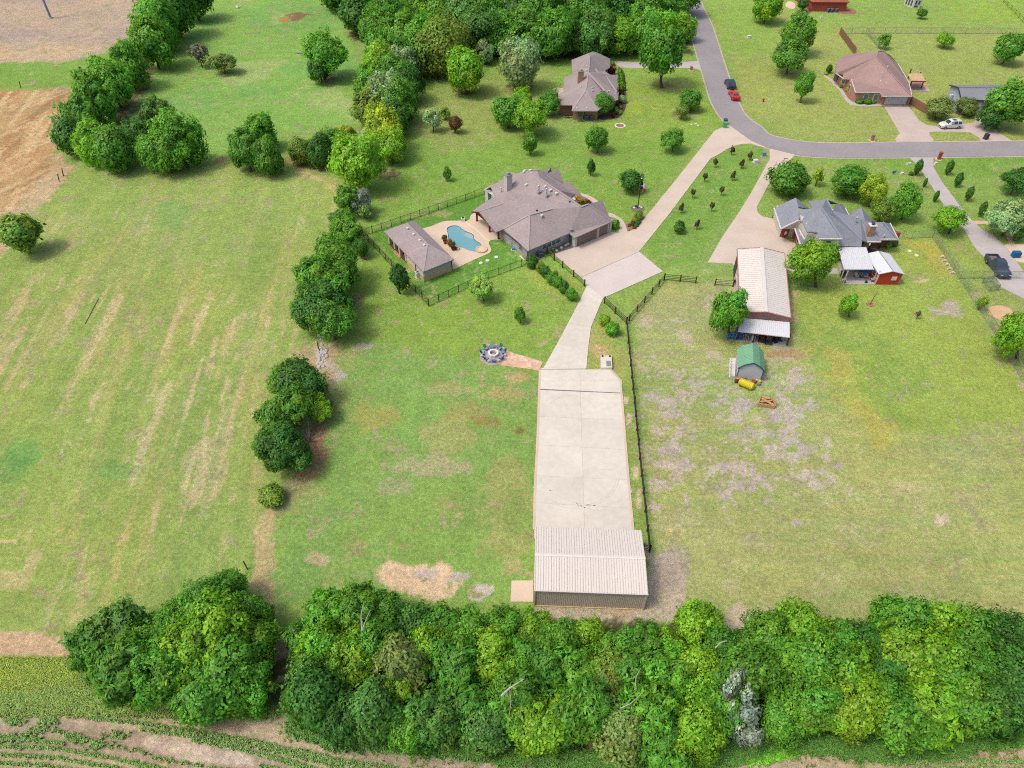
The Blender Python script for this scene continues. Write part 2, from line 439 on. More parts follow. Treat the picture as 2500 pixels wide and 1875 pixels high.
    for (cx,cy,rx,ry,c,k) in ((1080,850,70,26,(200,172,126),.62),(1010,890,90,30,(186,166,108),.5),(960,840,60,20,(196,178,128),.5),(1120,815,40,16,(206,172,134),.7),
                              (1060,910,60,16,(168,126,88),.5),(1120,930,18,10,(140,104,72),.6),(800,900,70,40,(184,174,100),.6),(940,1010,90,30,(192,178,150),.6),(860,1050,50,24,(194,176,146),.6),
                              (690,1100,60,60,(138,176,92),.6),(820,1060,130,60,(138,176,90),.5),(690,1210,30,24,(208,186,156),.8),(1000,1100,90,60,(134,168,80),.6),(1110,1090,40,60,(132,168,76),.6),(1100,1220,40,30,(196,176,136),.6)):
        blob(cx,cy,rx,ry,c,k)
    blob(1190,790,26,40,(150,178,84),.3)
    paint([(1225,700),(1300,690),(1350,760),(1355,830),(1290,800),(1265,790),(1270,740)], (168,178,96), 14, 10, .9)
    blob(1290,760,24,18,(206,180,140),.8); blob(1270,725,14,24,(200,176,130),.6)
    paint([(1340,820),(1370,830),(1400,1190),(1380,1190)], (148,176,82), 10, 8, .9)
    for (cx,cy,rx,ry) in ((1352,866,9,12),(1357,905,9,14),(1375,1020,8,22),(1380,1080,9,40)): blob(cx,cy,rx,ry,(226,206,180),.9)
    # the dry lawn east of the pipe fence
    dry = [(1368,690),(1430,605),(1590,600),(1700,640),(1760,800),(2260,860),(2260,1345),(1400,1345),(1405,1180)]
    paint(dry, (168,182,106), 14, 12)
    paint(dry, (154,180,94), 25, 20, .8, nmask(.06,.10,41,.5,.62))
    paint(dry, (188,186,124), 25, 20, .45, nmask(.05,.16,42,.53,.66))
    paint(dry, (186,180,124), 25, 20, .4, nmask(.04,.5,43,.5,.64))
    paint([(1368,690),(1420,620),(1560,620),(1540,800),(1380,800)], (166,180,116), 25, 20, .7)
    paint([(1380,700),(2260,820),(2260,1345),(1400,1345)], (178,188,108), 30, 20, .5, nmask(.03,1.0,95,.5,.62,.02,3))
    paint([(1700,620),(2230,640),(2260,1345),(1600,1345)], (150,178,84), 30, 20, .45, nmask(.03,.9,96,.52,.64,-.03,3))
    bare = [(1390,740),(1520,780),(1560,830),(1700,750),(1760,850),(1800,900),(1850,980),(1820,1100),(1740,1170),(1560,1140),(1430,1130),(1378,1010),(1400,900)]
    core = np.zeros(sh)
    for (cx,cy,rx,ry) in ((1500,825,26,40),(1450,880,40,26),(1440,970,40,26),(1705,880,50,60),(1670,960,60,30),(1585,945,40,22),(1745,970,40,44),(1420,1040,22,16),(1480,1010,40,16),(1760,1040,46,26),(1640,1050,50,20),(1400,925,16,40),(1720,820,30,40),(1560,1010,60,24),(1590,880,50,40),(1560,840,20,20)):
        core = np.maximum(core, np.exp(-(((px-cx)/rx)**2+((py-cy)/ry)**2)*.8))
    rid = np.abs(fbm(X*.16, Y*.2, 44, 5)-.5)*2; fine_ = fbm(X*.75, Y*.85, 45, 4); spk = fbm(X*2.2, Y*2.2, 47, 3)
    mk = np.clip((core*.44 + (fine_-.5)*1.7 + (.35-rid)*.7 + (spk-.5)*.8 - .24)/.30, 0, 1)
    paint(bare, (204,192,184), 40, 40, .85, mk)
    mk2 = np.clip((core*.4 + (fbm(X*.5, Y*.6, 48, 4)-.5)*1.6 + (spk-.5)*.9 - .34)/.25, 0, 1)
    paint(bare, (192,180,178), 30, 40, .8, mk2)
    paint([(1400,1080),(2260,1000),(2260,1330),(1420,1300)], (200,188,158), 40, 40, .45, np.clip((fbm(X*.3, Y*.5, 46, 4)+(spk-.5)*.5-.60)/.1, 0, 1))
    paint([(1370,700),(1540,640),(1560,820),(1390,1180)], (202,190,174), 30, 30, .8, np.clip((fbm(X*.35, Y*.35, 49, 4)+(spk-.5)*.5-.57)/.1, 0, 1))
    blob(2030,1125,34,16,(220,200,180),.9); blob(1660,700,30,26,(218,192,160),.85); blob(1715,655,16,40,(214,182,156),.8); blob(1690,765,60,16,(190,150,124),.8)
    # the yards on the right
    yard = [(1705,640),(1790,600),(1950,520),(2020,510),(2090,600),(2215,830),(2260,900),(1900,960),(1770,800)]
    paint(yard, (160,184,82), 22, 14)
    paint(yard, (142,174,78), 25, 20, .7, nmask(.08,.08,51,.5,.62))
    paint(yard, (200,184,112), 25, 20, .6, nmask(.09,.07,52,.54,.66))
    paint([(1960,520),(2020,510),(2080,600),(2030,590),(1990,540)], (190,182,98), 14, 10, .7)
    blob(2040,672,34,22,(196,184,168),.95,.7); blob(2010,688,30,9,(198,184,166),.9,.7); blob(1995,606,24,7,(222,196,160),.9)
    paint([(2030,500),(2260,470),(2260,900),(2080,640)], (156,182,84), 10, 8)
    paint([(2080,600),(2260,600),(2260,760),(2150,720)], (160,178,92), 14, 10, .8)
    for i in range(9):
        t = i/8; blob(2110+100*t, 640+190*t, 14, 11, (204,182,156), .75)
    # dirt round the metal building and the sand pile
    paint([(1392,1180),(1440,1190),(1480,1240),(1470,1340),(1390,1350),(1150,1345),(1150,1305),(1390,1310)], (206,192,172), 10, 14)
    paint([(1410,1190),(1470,1180),(1490,1240),(1440,1290),(1405,1260)], (186,172,160), 14, 16, .8)
    blob(1590,1335,40,44,(208,192,170),.95); blob(1455,1152,26,18,(204,190,130),.9); blob(1340,1325,60,10,(214,186,152),.7)
    paint([(820,1240),(850,1220),(900,1216),(965,1222),(985,1260),(980,1300),(930,1300),(870,1285)], (228,204,172), 10, 26)
    blob(920,1240,34,16,(204,190,182),.9); blob(990,1245,34,20,(200,190,186),.9,.8); blob(1035,1275,34,18,(214,206,198),.95,.8)
    # fields far left
    paint([(-200,-90),(345,-90),(338,0),(292,85),(240,112),(130,136),(-200,140)], (198,178,160), 4, 6)
    paint([(-200,-90),(345,-90),(338,0),(292,85),(240,112),(130,136),(-200,140)], (184,166,160), 20, 10, .7, nmask(.05,.12,61,.48,.62,-.3))
    paint([(-200,100),(240,100),(130,136),(-200,142)], (214,186,152), 14, 8, .7)
    paint([(-200,138),(130,135),(240,116),(215,190),(165,193),(-200,190)], (134,174,74), 5, 6)
    stub = [(-200,190),(165,194),(130,258),(118,330),(160,362),(102,440),(30,466),(-10,600),(-200,620)]
    paint(stub, (204,168,126), 5, 8)
    a = GD(20,330); b = GD(130,240); ang2 = math.atan2(b.y-a.y, b.x-a.x)
    paint(stub, (178,140,104), 12, 8, .8, nmask(.04,.5,62,.5,.62,ang2))
    paint(stub, (226,198,156), 12, 8, .9, nmask(.05,.9,63,.54,.62,ang2+.25)*nmask(.03,.03,65,.35,.5))
    paint(stub, (226,198,156), 12, 8, .7, nmask(.05,1.2,64,.58,.66,ang2-.45))
    paint([(120,330),(165,362),(130,400),(60,480),(0,540),(-60,640),(-100,560),(40,450)], (206,184,152), 16, 12, .8)
    # earth under the fence-row trees and the woods (leaf litter)
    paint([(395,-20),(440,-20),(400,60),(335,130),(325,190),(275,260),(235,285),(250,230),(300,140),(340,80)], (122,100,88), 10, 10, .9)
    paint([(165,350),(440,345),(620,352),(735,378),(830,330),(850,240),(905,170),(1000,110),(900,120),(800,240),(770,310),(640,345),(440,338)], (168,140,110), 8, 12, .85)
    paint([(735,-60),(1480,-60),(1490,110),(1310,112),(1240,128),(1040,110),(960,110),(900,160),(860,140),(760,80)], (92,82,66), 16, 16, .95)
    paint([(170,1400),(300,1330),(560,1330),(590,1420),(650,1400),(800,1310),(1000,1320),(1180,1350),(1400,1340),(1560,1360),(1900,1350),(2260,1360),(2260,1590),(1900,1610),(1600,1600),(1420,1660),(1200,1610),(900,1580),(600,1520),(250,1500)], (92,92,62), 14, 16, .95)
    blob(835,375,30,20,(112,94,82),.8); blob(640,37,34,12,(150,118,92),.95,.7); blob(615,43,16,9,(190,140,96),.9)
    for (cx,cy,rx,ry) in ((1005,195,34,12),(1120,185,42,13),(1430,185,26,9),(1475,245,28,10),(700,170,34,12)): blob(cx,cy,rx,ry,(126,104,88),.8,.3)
    for (cx,cy,rx,ry) in ((1460,185,60,12),(1290,330,26,8),(1365,408,30,8),(900,468,30,9),(960,462,26,8),(945,280,26,8)): blob(cx,cy,rx,ry,(186,178,116),.55,.3)
    paint([(590,1375),(655,1370),(640,1420),(590,1425)], (190,160,146), 10, 10, .9)
    # bottom of the picture: bare strip, weeds, wet soil
    paint([(-120,1362),(60,1366),(155,1378),(160,1425),(60,1418),(-120,1416)], (214,186,154), 8, 10)
    paint([(-120,1418),(170,1428),(420,1500),(600,1530),(480,1560),(240,1540),(-120,1540)], (150,170,84), 12, 16)
    paint([(-120,1530),(120,1530),(330,1535),(470,1560),(620,1550),(760,1590),(900,1595),(1100,1620),(1300,1640),(1480,1650),(1700,1600),(1900,1622),(2300,1605),(2300,1800),(-120,1800)], (204,186,162), 10, 16)
    paint([(40,1575),(140,1560),(330,1585),(480,1615),(620,1650),(700,1700),(400,1660),(200,1620),(60,1600)], (178,160,146), 10, 14, .9)
    paint([(300,1590),(420,1608),(540,1640),(460,1650),(330,1625)], (220,204,190), 10, 18, .8)
    paint([(700,1610),(1000,1640),(1300,1690),(900,1680)], (184,164,150), 14, 18, .7)
    paint([(-120,1530),(2300,1530),(2300,1800),(-120,1800)], (168,150,140), 10, 10, .35, nmask(.8,.8,71,.55,.68))
    paint([(1500,1625),(1600,1605),(1700,1600),(1760,1622),(1620,1640),(1510,1650)], (120,184,60), 10, 10, .85)
    paint([(2000,1600),(2100,1565),(2260,1560),(2260,1610),(2050,1612)], (124,186,60), 10, 10, .85)
    # overall drift
    dr = 1 + (fbm(X*.05, Y*.05, 81) - .5)*.22 + (fbm(X*.6, Y*.6, 82, 3)-.5)*.22
    yel = (fbm(X*.09, Y*.09, 83)-.5)
    img *= dr[..., None]; img[..., 0] *= 1 + yel*.12; img[..., 2] *= 1 - yel*.08
    gm = np.clip((img[..., 1]/img[..., 0]-1.0)*4, 0, 1); img[..., 2] *= 1+.30*gm; img[..., 0] *= 1+.05*gm; img = np.clip(img, 0.01, .8)
    Z = np.zeros(sh)
    co = np.stack([X, Y, Z], -1).reshape(-1, 3)
    nr, nc = sh; idx = np.arange(nr*nc).reshape(nr, nc)
    q = np.stack([idx[:-1,:-1], idx[:-1,1:], idx[1:,1:], idx[1:,:-1]], -1).reshape(-1, 4)
    me = bpy.data.meshes.new('ground'); me.vertices.add(len(co)); me.vertices.foreach_set('co', co.astype(np.float32).ravel())
    me.loops.add(q.size); me.loops.foreach_set('vertex_index', q.astype(np.int32).ravel())
    me.polygons.add(len(q)); me.polygons.foreach_set('loop_start', np.arange(0, q.size, 4, dtype=np.int32))
    me.polygons.foreach_set('loop_total', np.full(len(q), 4, np.int32)); me.update(calc_edges=True)
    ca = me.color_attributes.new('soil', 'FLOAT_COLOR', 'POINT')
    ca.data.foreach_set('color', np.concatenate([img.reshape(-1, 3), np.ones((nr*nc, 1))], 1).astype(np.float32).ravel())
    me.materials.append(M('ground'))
    o = bpy.data.objects.new('ground', me); COL.objects.link(o); struct(o)
    o['label'] = 'wide ground of mown lawns, hay field, stubble and bare soil'
build_ground()

# ------------------------------------------------------------ roads, drives, slabs, patios
def flat(name, pts, h, m, label):
    o = MB().prism([(p.x, p.y) for p in pts], -0.05, h).build(name, m); struct(o); o['label'] = label; return o
S = lambda *a: [G(x, y) for x, y in a]
def smooth(pts, n=4, closed=True):
    out = []; m = len(pts)
    for i in range(m if closed else m-1):
        p0, p1, p2, p3 = (pts[(i-1) % m] if closed or i > 0 else pts[i]), pts[i], pts[(i+1) % m], (pts[(i+2) % m] if closed or i+2 < m else pts[(i+1) % m])
        for k in range(n):
            t = k/n; out.append(0.5*((2*p1)+(p2-p0)*t+(2*p0-5*p1+4*p2-p3)*t*t+(3*p1-p0-3*p2+p3)*t**3))
    if not closed: out.append(pts[-1])
    return out
rl = smooth(S((1690,-60),(1684,0),(1677.8,47.5),(1693.7,104.4),(1719,190),(1738,250),(1766.5,294.3),(1801,319.6),(1833,343),(1877,362.3),(1942.4,378),(2021.5,384.5),(2179.7,384.5),(2500,381),(2700,379)), 4, False)
rr = smooth(S((1708,-60),(1709.5,0),(1738,63.3),(1766.5,152),(1795,234),(1820,281.6),(1858,310),(1879,329),(1942.4,343.4),(2021.5,349.7),(2179.7,348),(2500,345),(2700,343)), 4, False)
flat('road', rl + rr[::-1], .05, M('asphalt'), 'grey asphalt road curving from the top edge to the right edge')
def edge_strip(L, off, wd):
    A, B = [], []
    for i, p in enumerate(L):
        d = (L[min(i+1, len(L)-1)] - L[max(i-1, 0)]).normalized(); n = Vector((-d.y, d.x, 0))
        A.append(p + n*off); B.append(p + n*(off+wd))
    return A + B[::-1]
mat('gravel_verge', (206,190,176), .95, .15, 1.2, .2, 5)
struct(MB().prism([(p.x,p.y) for p in edge_strip(rl, -.05, -.35)], -.05, .02).build('road_verge', M('gravel_verge')))
struct(MB().prism([(p.x,p.y) for p in edge_strip(rr, .05, .35)], -.05, .02).build('road_verge', M('gravel_verge')))

def slabs(name, label, rows, m, h=.09, gap=.018, drain=None):
    """a slab surface poured in pieces: rows of (left, ..., right) ground points, one object per piece"""
    L = [p for p in rows[0]]
    root = thing(name, label, '', rows[0][0].copy()); del root['category']; root['kind'] = 'structure'
    for a, b in zip(rows[:-1], rows[1:]):
        for i in range(len(a)-1):
            P = [a[i], a[i+1], b[i+1], b[i]]; c = sum(P, Vector())/4
            Q = []
            for p in P:
                d = (p-c); Q.append(c + d*max(.2, 1 - gap/max(d.length, .1)))
            MB().prism([(p.x, p.y) for p in Q], -.05, h).build('slab', m, root)
    ring = [r[0] for r in rows] + [r[-1] for r in rows[::-1]] 
    MB().prism([(p.x, p.y) for p in ring], -.06, h-.012).build('joint_bed', M('joint'), root)
    return root
pz = zm(1130, 800, 4.424); lerp = lambda a, b, t: a*(1-t)+b*t
def prow(ly, lx, rx, ry, cx): return [pz(lx, ly), pz(cx, (ly+ry)/2), pz(rx, ry)]
rows = [prow(462,820,1335,452,1090), ]
yard_rows = [
    [G(1315.5,903.6), G(1416,902.6), G(1431.5,901.6), pz(1605,456)],
    [pz(817,580), pz(1266,578), pz(1400,575), pz(1716,573)],
    [pz(812,664), pz(1268,688), pz(1420,694), pz(1724,708)],
    [pz(811,676), pz(1269,698), pz(1422,704), pz(1726,716)],
    [pz(803,962), pz(1278,985), pz(1440,990), pz(1750,1003)],
    [pz(790,1272), pz(1287,1296), pz(1455,1303), pz(1775,1322)],
    [pz(771,1600), pz(1298,1626), pz(1475,1635), pz(1804,1650)],
    [G(1302,1228), G(1425.5,1235), G(1468,1237), G(1544,1242)],
    [G(1300.5,1293.5), G(1427.5,1299.5), G(1472,1301), G(1550,1305)]]
pad = slabs('concrete_yard', 'pale concrete yard of large slabs running up to the beige metal building',
      [[r[0], r[1], r[3]] for r in (yard_rows[0:3] + yard_rows[4:])], M('concrete_pale'))
a, b = yard_rows[2][0], yard_rows[2][3]; d0 = (yard_rows[3][0]-yard_rows[2][0])
MB().prism([(p.x, p.y) for p in (a, b, yard_rows[3][3], yard_rows[3][0])], .0, .096).build('trench_drain', mat('drain_grate', (130,130,136), .7, .25, 9), pad)
rgm = random.Random(12)
for (x, y, r_, a0, a1, wd_) in ((1400,1150,5.2,3.6,6.1,.10),(1400,1150,5.5,3.6,6.1,.10),(1440,1120,7.0,3.4,5.2,.09),(1395,1010,3.2,.3,2.6,.12),(1460,1180,4.0,4.0,6.0,.09),(1350,1250,3.0,.2,1.7,.1),(1490,1230,5,1.4,2.8,.08)):
    c_ = G(x, y); A_t, B_t = [], []
    for k in range(17):
        a_ = a0+(a1-a0)*k/16; A_t.append(c_+Vector((cos(a_)*r_, sin(a_)*r_, 0))); B_t.append(c_+Vector((cos(a_)*(r_+wd_), sin(a_)*(r_+wd_), 0)))
    mbt = MB()
    for k in range(16): mbt.add([(p.x,p.y,.0935) for p in (A_t[k],A_t[k+1],B_t[k+1],B_t[k])], [(3,2,1,0)])
    mbt.build('tyre_mark', mat('tyre_mark', (224,216,206), .9, .1, 2), pad)
q = G(1304,1293), G(1551,1304.5), G(1548,1322), G(1304,1316)
MB().prism([(p.x,p.y) for p in q], -.05, .06).build('apron', M('stone_tan') if 0 else mat('concrete_rust', (232,204,182), .9, .08, .5), pad)
for k in (0, 3):
    for r_, r2_ in zip(yard_rows[:-1], yard_rows[1:]):
        o_ = Vector((.16 if k == 0 else -.16, 0, 0))
        MB().beam(r_[k]+o_+Vector((0,0,.07)), r2_[k]+o_+Vector((0,0,.07)), .3, .06).build('edge_band', mat('concrete_edge', (226,206,186), .9, .08, .5), pad)
dz = zm(1300, 600, 5.53)
drive = slabs('driveway', 'narrow pale concrete drive from the turning pad down to the concrete yard',
      [[dz(737,535), dz(955,708)], [dz(610,800), dz(888,862)], [dz(478,1052), dz(790,1105)], [dz(330,1330), dz(752,1390)], [dz(150,1650), dz(728,1659)], [G(1315.5,903), G(1431.5,901)]], M('concrete_pale'), .085)
turn = flat('turning_pad', S((1432.5,697),(1420,677.8),(1560.4,615.4),(1618.3,663.3),(1473,728)), .08, M('concrete_grey') if 0 else mat('concrete_mid', (226,214,210), .9, .05, .3, .04, 2.5), 'pale concrete turning pad south of the main drive')
main_drive = flat('driveway', S((1419,677.2),(1352.4,625.3),(1354.2,620.5),(1404.9,603.9),(1491.7,566.3),(1510.5,569),(1532,567),(1555.3,557),(1574.3,532.6),(1660,426.8),(1744.3,319.6),(1763.3,311.7),(1782,307),(1800,320.5),(1833,344),(1873,362),(1853,357.5),(1833,351),(1812,352),(1795,356),(1772,366),(1753.8,378),(1734.8,387.7),(1632,525),(1560,614.9)), .07, M('concrete_tan'), 'tan concrete main drive from the road to the garage of the large house')
d2 = flat('driveway', S((1942,378.6),(1879,363.2),(1879,389),(1831.6,474.7),(1800,525),(1762.4,580),(1727.8,641),(1789.5,644.5),(1800,660),(1925,660),(1935,664),(1952,669),(1960,640),(1952,600),(1904,578),(1886,534),(1860.8,529),(1850,519.7),(1847.5,506),(1882,440),(1920,398.7)), .06, M('concrete_tan'), 'tan concrete drive curving down to the blue-roofed house')
d3 = flat('driveway', S((2220,384.6),(2236,400),(2250,418),(2300.4,495.3),(2350.5,556.3),(2380.4,605),(2405.6,631.6),(2427,670.6),(2440,700),(2500,730),(2510,690),(2492,653),(2451,599),(2425,575),(2397,560),(2373.6,540),(2343.8,503.4),(2300,445),(2278.7,408.5),(2279,384.6)), .06, M('concrete_grey'), 'light grey drive with a pickup, from the road down the right edge')
d4 = flat('driveway', S((2156,256.3),(2214.6,256.3),(2228,272),(2243,294.3),(2263,306),(2290.5,309),(2340,304),(2372,301),(2379,297.5),(2379,283),(2407.6,281.6),(2436,322.8),(2471,344.6),(2395,346.5),(2390,337),(2369.6,324),(2330,322),(2285,322),(2268,324),(2270,332),(2279,340),(2278,346.5),(2189,346.5),(2185,340),(2192,330),(2197,326)), .06, mat('concrete_warm', (216,200,192), .9, .07, .3, .04, 2), 'wide tan drive with a white car in front of the mauve-roofed house')
d5 = flat('driveway', S((1491,148.7),(1564,153.5),(1668,152),(1690,150),(1705.5,149),(1711,173),(1700,168),(1674.7,166),(1560,167),(1516,165)), .05, M('concrete_grey'), 'short grey drive from the road to the brick house')
ap = zm(1130,380,5.53)
paving = flat('flower_bed', [ap(1150,1310), ap(1235,1335), ap(1505,1235), ap(1480,1185), ap(1400,1215)], .03, M('gravel_grey'), 'dark grey gravel bed under the four windows')
# house walkways
wk = zm(1360,420,7.373)
flat('footpath', smooth([wk(930,735), wk(1010,760), wk(1090,800), wk(1160,850), wk(1215,920), wk(1245,1000), wk(1275,1088), wk(1110,1095), wk(1140,1000), wk(1135,930), wk(1100,870), wk(1030,830), wk(930,800)], 3), .05, M('concrete_tan'), 'curved tan footpath from the drive along the garage side')
flat('footpath', smooth([wk(330,385), wk(430,385), wk(540,410), wk(650,465), wk(730,520), wk(800,600), wk(720,620), wk(640,545), wk(560,485), wk(470,440), wk(330,425)], 3), .05, M('concrete_tan'), 'curved tan footpath round the yellow flower bed')
f4 = zm(1800,0,3.16)
flat('footpath', smooth([f4(665,560), f4(670,590), f4(700,610), f4(735,650), f4(790,700), f4(830,770), f4(880,810), f4(960,822), f4(1125,818), f4(1125,800), f4(1000,805), f4(900,790), f4(850,755), f4(815,700), f4(760,655), f4(735,615), f4(690,590)], 2), .05, M('concrete_grey'), 'curving pale footpath along the front of the mauve-roofed house')
flat('flower_bed', smooth([f4(735,625), f4(770,655), f4(815,690), f4(850,750), f4(900,785), f4(1000,800), f4(1110,800), f4(1110,760), f4(920,750), f4(870,640), f4(780,610)], 2), .03, M('mulch_red'), 'reddish mulch bed in front of the mauve-roofed house')

# ------------------------------------------------------------ buildings
def roof(root, faces, m, thick=.18, name='roof'):
    """roof planes from 3-D corners; closed underneath so that it has a real eave edge"""
    if name == 'rear_roof' and len(faces) > 1:
        return [roof(root, [P], m, thick, name) for P in faces]
    mb = MB()
    for P in faces:
        P = [Vector(p) for p in P]; mb.sheet(P)
        n = len(P); base = len(mb.v)
        mb.v += [tuple(p) for p in P] + [(p.x, p.y, p.z-thick) for p in P]
        for i in range(n):
            j = (i+1) % n; mb.f.append((base+i, base+j, base+n+j, base+n+i))
        c = len(mb.v); mb.v += [(p.x, p.y, p.z-thick) for p in P]
        for a, b, d in geometry.tessellate_polygon([[Vector((p.x, p.y, 0)) for p in P]]): mb.f.append((c+a, c+b, c+d))
    return mb.build(name, m, root)
def caps(root, lines, m=None, wd=.32, name='ridge_cap'):
    for a, b in lines:
        MB().beam(Vector(a)+Vector((0,0,.03)), Vector(b)+Vector((0,0,.03)), wd, .06).build(name, m or M('ridge_cap'), root)
def walls(root, poly, z, m, name='wall', z0=0):
    return MB().prism([(p[0], p[1]) for p in poly], z0, z).build(name, m, root)
def window(root, a, b, t, wd, z0, z1, glass='glass_dark', frame='trim_white', bars=1, name='window'):
    """window on the wall from a to b (outside on the right-hand side), t = place along it"""
    a = Vector((a[0], a[1], 0)); b = Vector((b[0], b[1], 0)); d = (b-a).normalized(); n = Vector((d.y, -d.x, 0))
    c = a + (b-a)*t; rz = math.atan2(d.y, d.x)
    fr = MB().box(c + n*.03 + Vector((0,0,(z0+z1)/2)), (wd+.24, .08, z1-z0+.24), rz)
    w_ = fr.build(name, M(frame), root)
    k = bars+1; hh = (z1-z0-.06*bars)/k
    for i in range(k):
        zc = z0 + hh/2 + i*(hh+.06)
        MB().box(c + n*.075 + Vector((0,0,zc)), (wd, .03, hh), rz).build('pane', M(glass), w_, local=False)
    return w_
def door(root, a, b, t, wd, h, m, name='garage_door', rows=4, z0=0.06):
    a = Vector((a[0], a[1], 0)); b = Vector((b[0], b[1], 0)); d = (b-a).normalized(); n = Vector((d.y, -d.x, 0))
    c = a + (b-a)*t; rz = math.atan2(d.y, d.x)
    o = MB().box(c + n*.02 + Vector((0,0,z0+h/2)), (wd, .06, h), rz).build(name, m, root)
    if rows > 1:
        for i in range(rows):
            MB().box(c + n*.065 + Vector((0,0,z0+h*(i+.5)/rows)), (wd-.06, .03, h/rows-.05), rz).build('panel', m, o)
    return o
def vent(root, p, m='white_plastic', s=.34, rz=0.6, name='roof_vent'):
    return MB().box(Vector(p)+Vector((0,0,.12)), (s*1.25, s, .26), rz).build(name, M(m), root)
def flue(root, p, h=.8, r=.1, name='flue_pipe'):
    p = Vector(p); mb = MB(); mb.tube([p+Vector((0,0,-.2)), p+Vector((0,0,h))], r, 8); mb.lathe(p+Vector((0,0,h)), [(r*.6,-.02),(r*2,.02),(r*2,.12),(r*.8,.2)], 8)
    mb.box(p+Vector((0,0,.02)), (r*6, r*5, .05), .6)
    return mb.build(name, M('steel_pipe'), root)
def ac_unit(root, p, label=None, h=.85, s=.8, group=None, m='ac_dark'):
    """outdoor cooling unit, a thing of its own"""
    t = thing('cooling_unit', label, 'air conditioner', p, .5, group)
    mb = MB(); mb.box((0,0,h/2+.08), (s, s, h)); mb.build('casing', M(m), t, local=True)
    g = MB(); g.lathe((0,0,h+.08), [(s*.46,0),(s*.46,.05),(s*.3,.07)], 14); g.build('fan_grille', M('grey_metal'), t, local=True)
    MB().lathe((0,0,h+.14), [(s*.2,0),(s*.2,.03)], 10).build('fan_hub', M('trim_dark'), t, local=True)
    MB().box((0,0,.04), (s*1.35, s*1.35, .08)).build('pad', M('concrete_grey'), t, local=True)
    return t

# beige metal shop at the bottom of the yard
gl, gr = G(1305,1477.9), G(1569,1487.5)
d = (gr-gl).normalized(); n_ = Vector((-d.y, d.x, 0)); Wd = (gr-gl).length; Dp = 7.3; EZ = 3.3; RZ = 3.85
R0 = thing('metal_building', 'beige ribbed metal building with a pale gable roof at the foot of the concrete yard', 'building', gl)
def mbp(u, v, z=0): return gl + d*u + n_*v + Vector((0,0,z))
walls(R0, [mbp(0,0), mbp(Wd,0), mbp(Wd,Dp), mbp(0,Dp)], EZ, M('wall_beige'))
ov = .12
for s_ in (0, 1):
    e0, e1 = (-ov, Dp/2) if s_ == 0 else (Dp+ov, Dp/2)
    a, b, c, e = mbp(-ov, e0, EZ+.02), mbp(Wd+ov, e0, EZ+.02), mbp(Wd+ov, e1, RZ), mbp(-ov, e1, RZ)
    roof(R0, [[a, b, c, e]], M('metal_beige'), .08, 'roof_slope')
    nb = 43
    for i in range(nb):
        u = -ov + .08 + (Wd+2*ov-.16)*i/(nb-1)
        big = i % 3 == 0
        MB().beam(mbp(u, e0, EZ+.045), mbp(u, e1, RZ+.025), .075 if big else .05, .06 if big else .03).build('roof_rib', M('metal_rib'), R0)
MB().sheet([mbp(-ov, Dp/2-.16, RZ+.02), mbp(Wd+ov, Dp/2-.16, RZ+.02), mbp(Wd+ov, Dp/2, RZ+.06), mbp(-ov, Dp/2, RZ+.06)]).sheet([mbp(-ov, Dp/2, RZ+.06), mbp(Wd+ov, Dp/2, RZ+.06), mbp(Wd+ov, Dp/2+.22, RZ+.02), mbp(-ov, Dp/2+.22, RZ+.02)]).build('ridge_cap', M('roof_cream'), R0)
nb = 60; wr = MB()
for i in range(nb):
    u = .12 + (Wd-.24)*i/(nb-1)
    wr.box(mbp(u, -.005, EZ/2), (.07, .03, EZ-.1), math.atan2(d.y, d.x))
for i in range(24):
    v = .15 + (Dp-.3)*i/23
    for u in (-.02, Wd+.02): wr.box(mbp(u, v, EZ/2), (.05, .07, EZ-.1), math.atan2(d.y, d.x))
wr.build('wall_rib', M('wall_beige'), R0)
for zz, nm, mm in ((EZ-.06, 'eave_trim', 'metal_rib'), (.06, 'base_trim', 'stone_tan')):
    MB().beam(mbp(-.05,-.07,zz), mbp(Wd+.05,-.07,zz), .1, .14).build(nm, M(mm), R0)
for u in (-.02, Wd+.02): MB().beam(mbp(u,-.05,0), mbp(u,-.05,EZ), .14, .14).build('corner_trim', M('wall_beige'), R0)
for v, nm in ((-ov-.06, 'gutter'),): MB().beam(mbp(-ov, v, EZ-.01), mbp(Wd+ov, v, EZ-.01), .1, .09).build(nm, M('metal_rib'), R0)
door(R0, mbp(Wd,Dp+.02), mbp(0,Dp+.02), .3, 3.6, 2.7, M('door_white')); door(R0, mbp(Wd,Dp+.02), mbp(0,Dp+.02), .7, 3.6, 2.7, M('door_white'))
zz_ = zm(1230,1260,5.53)
flat('side_slab', [zz_(105,875), zz_(398,873), zz_(398,1160), zz_(90,1160)], .08, M('concrete_sand'), 'square tan concrete slab on the left of the metal building')

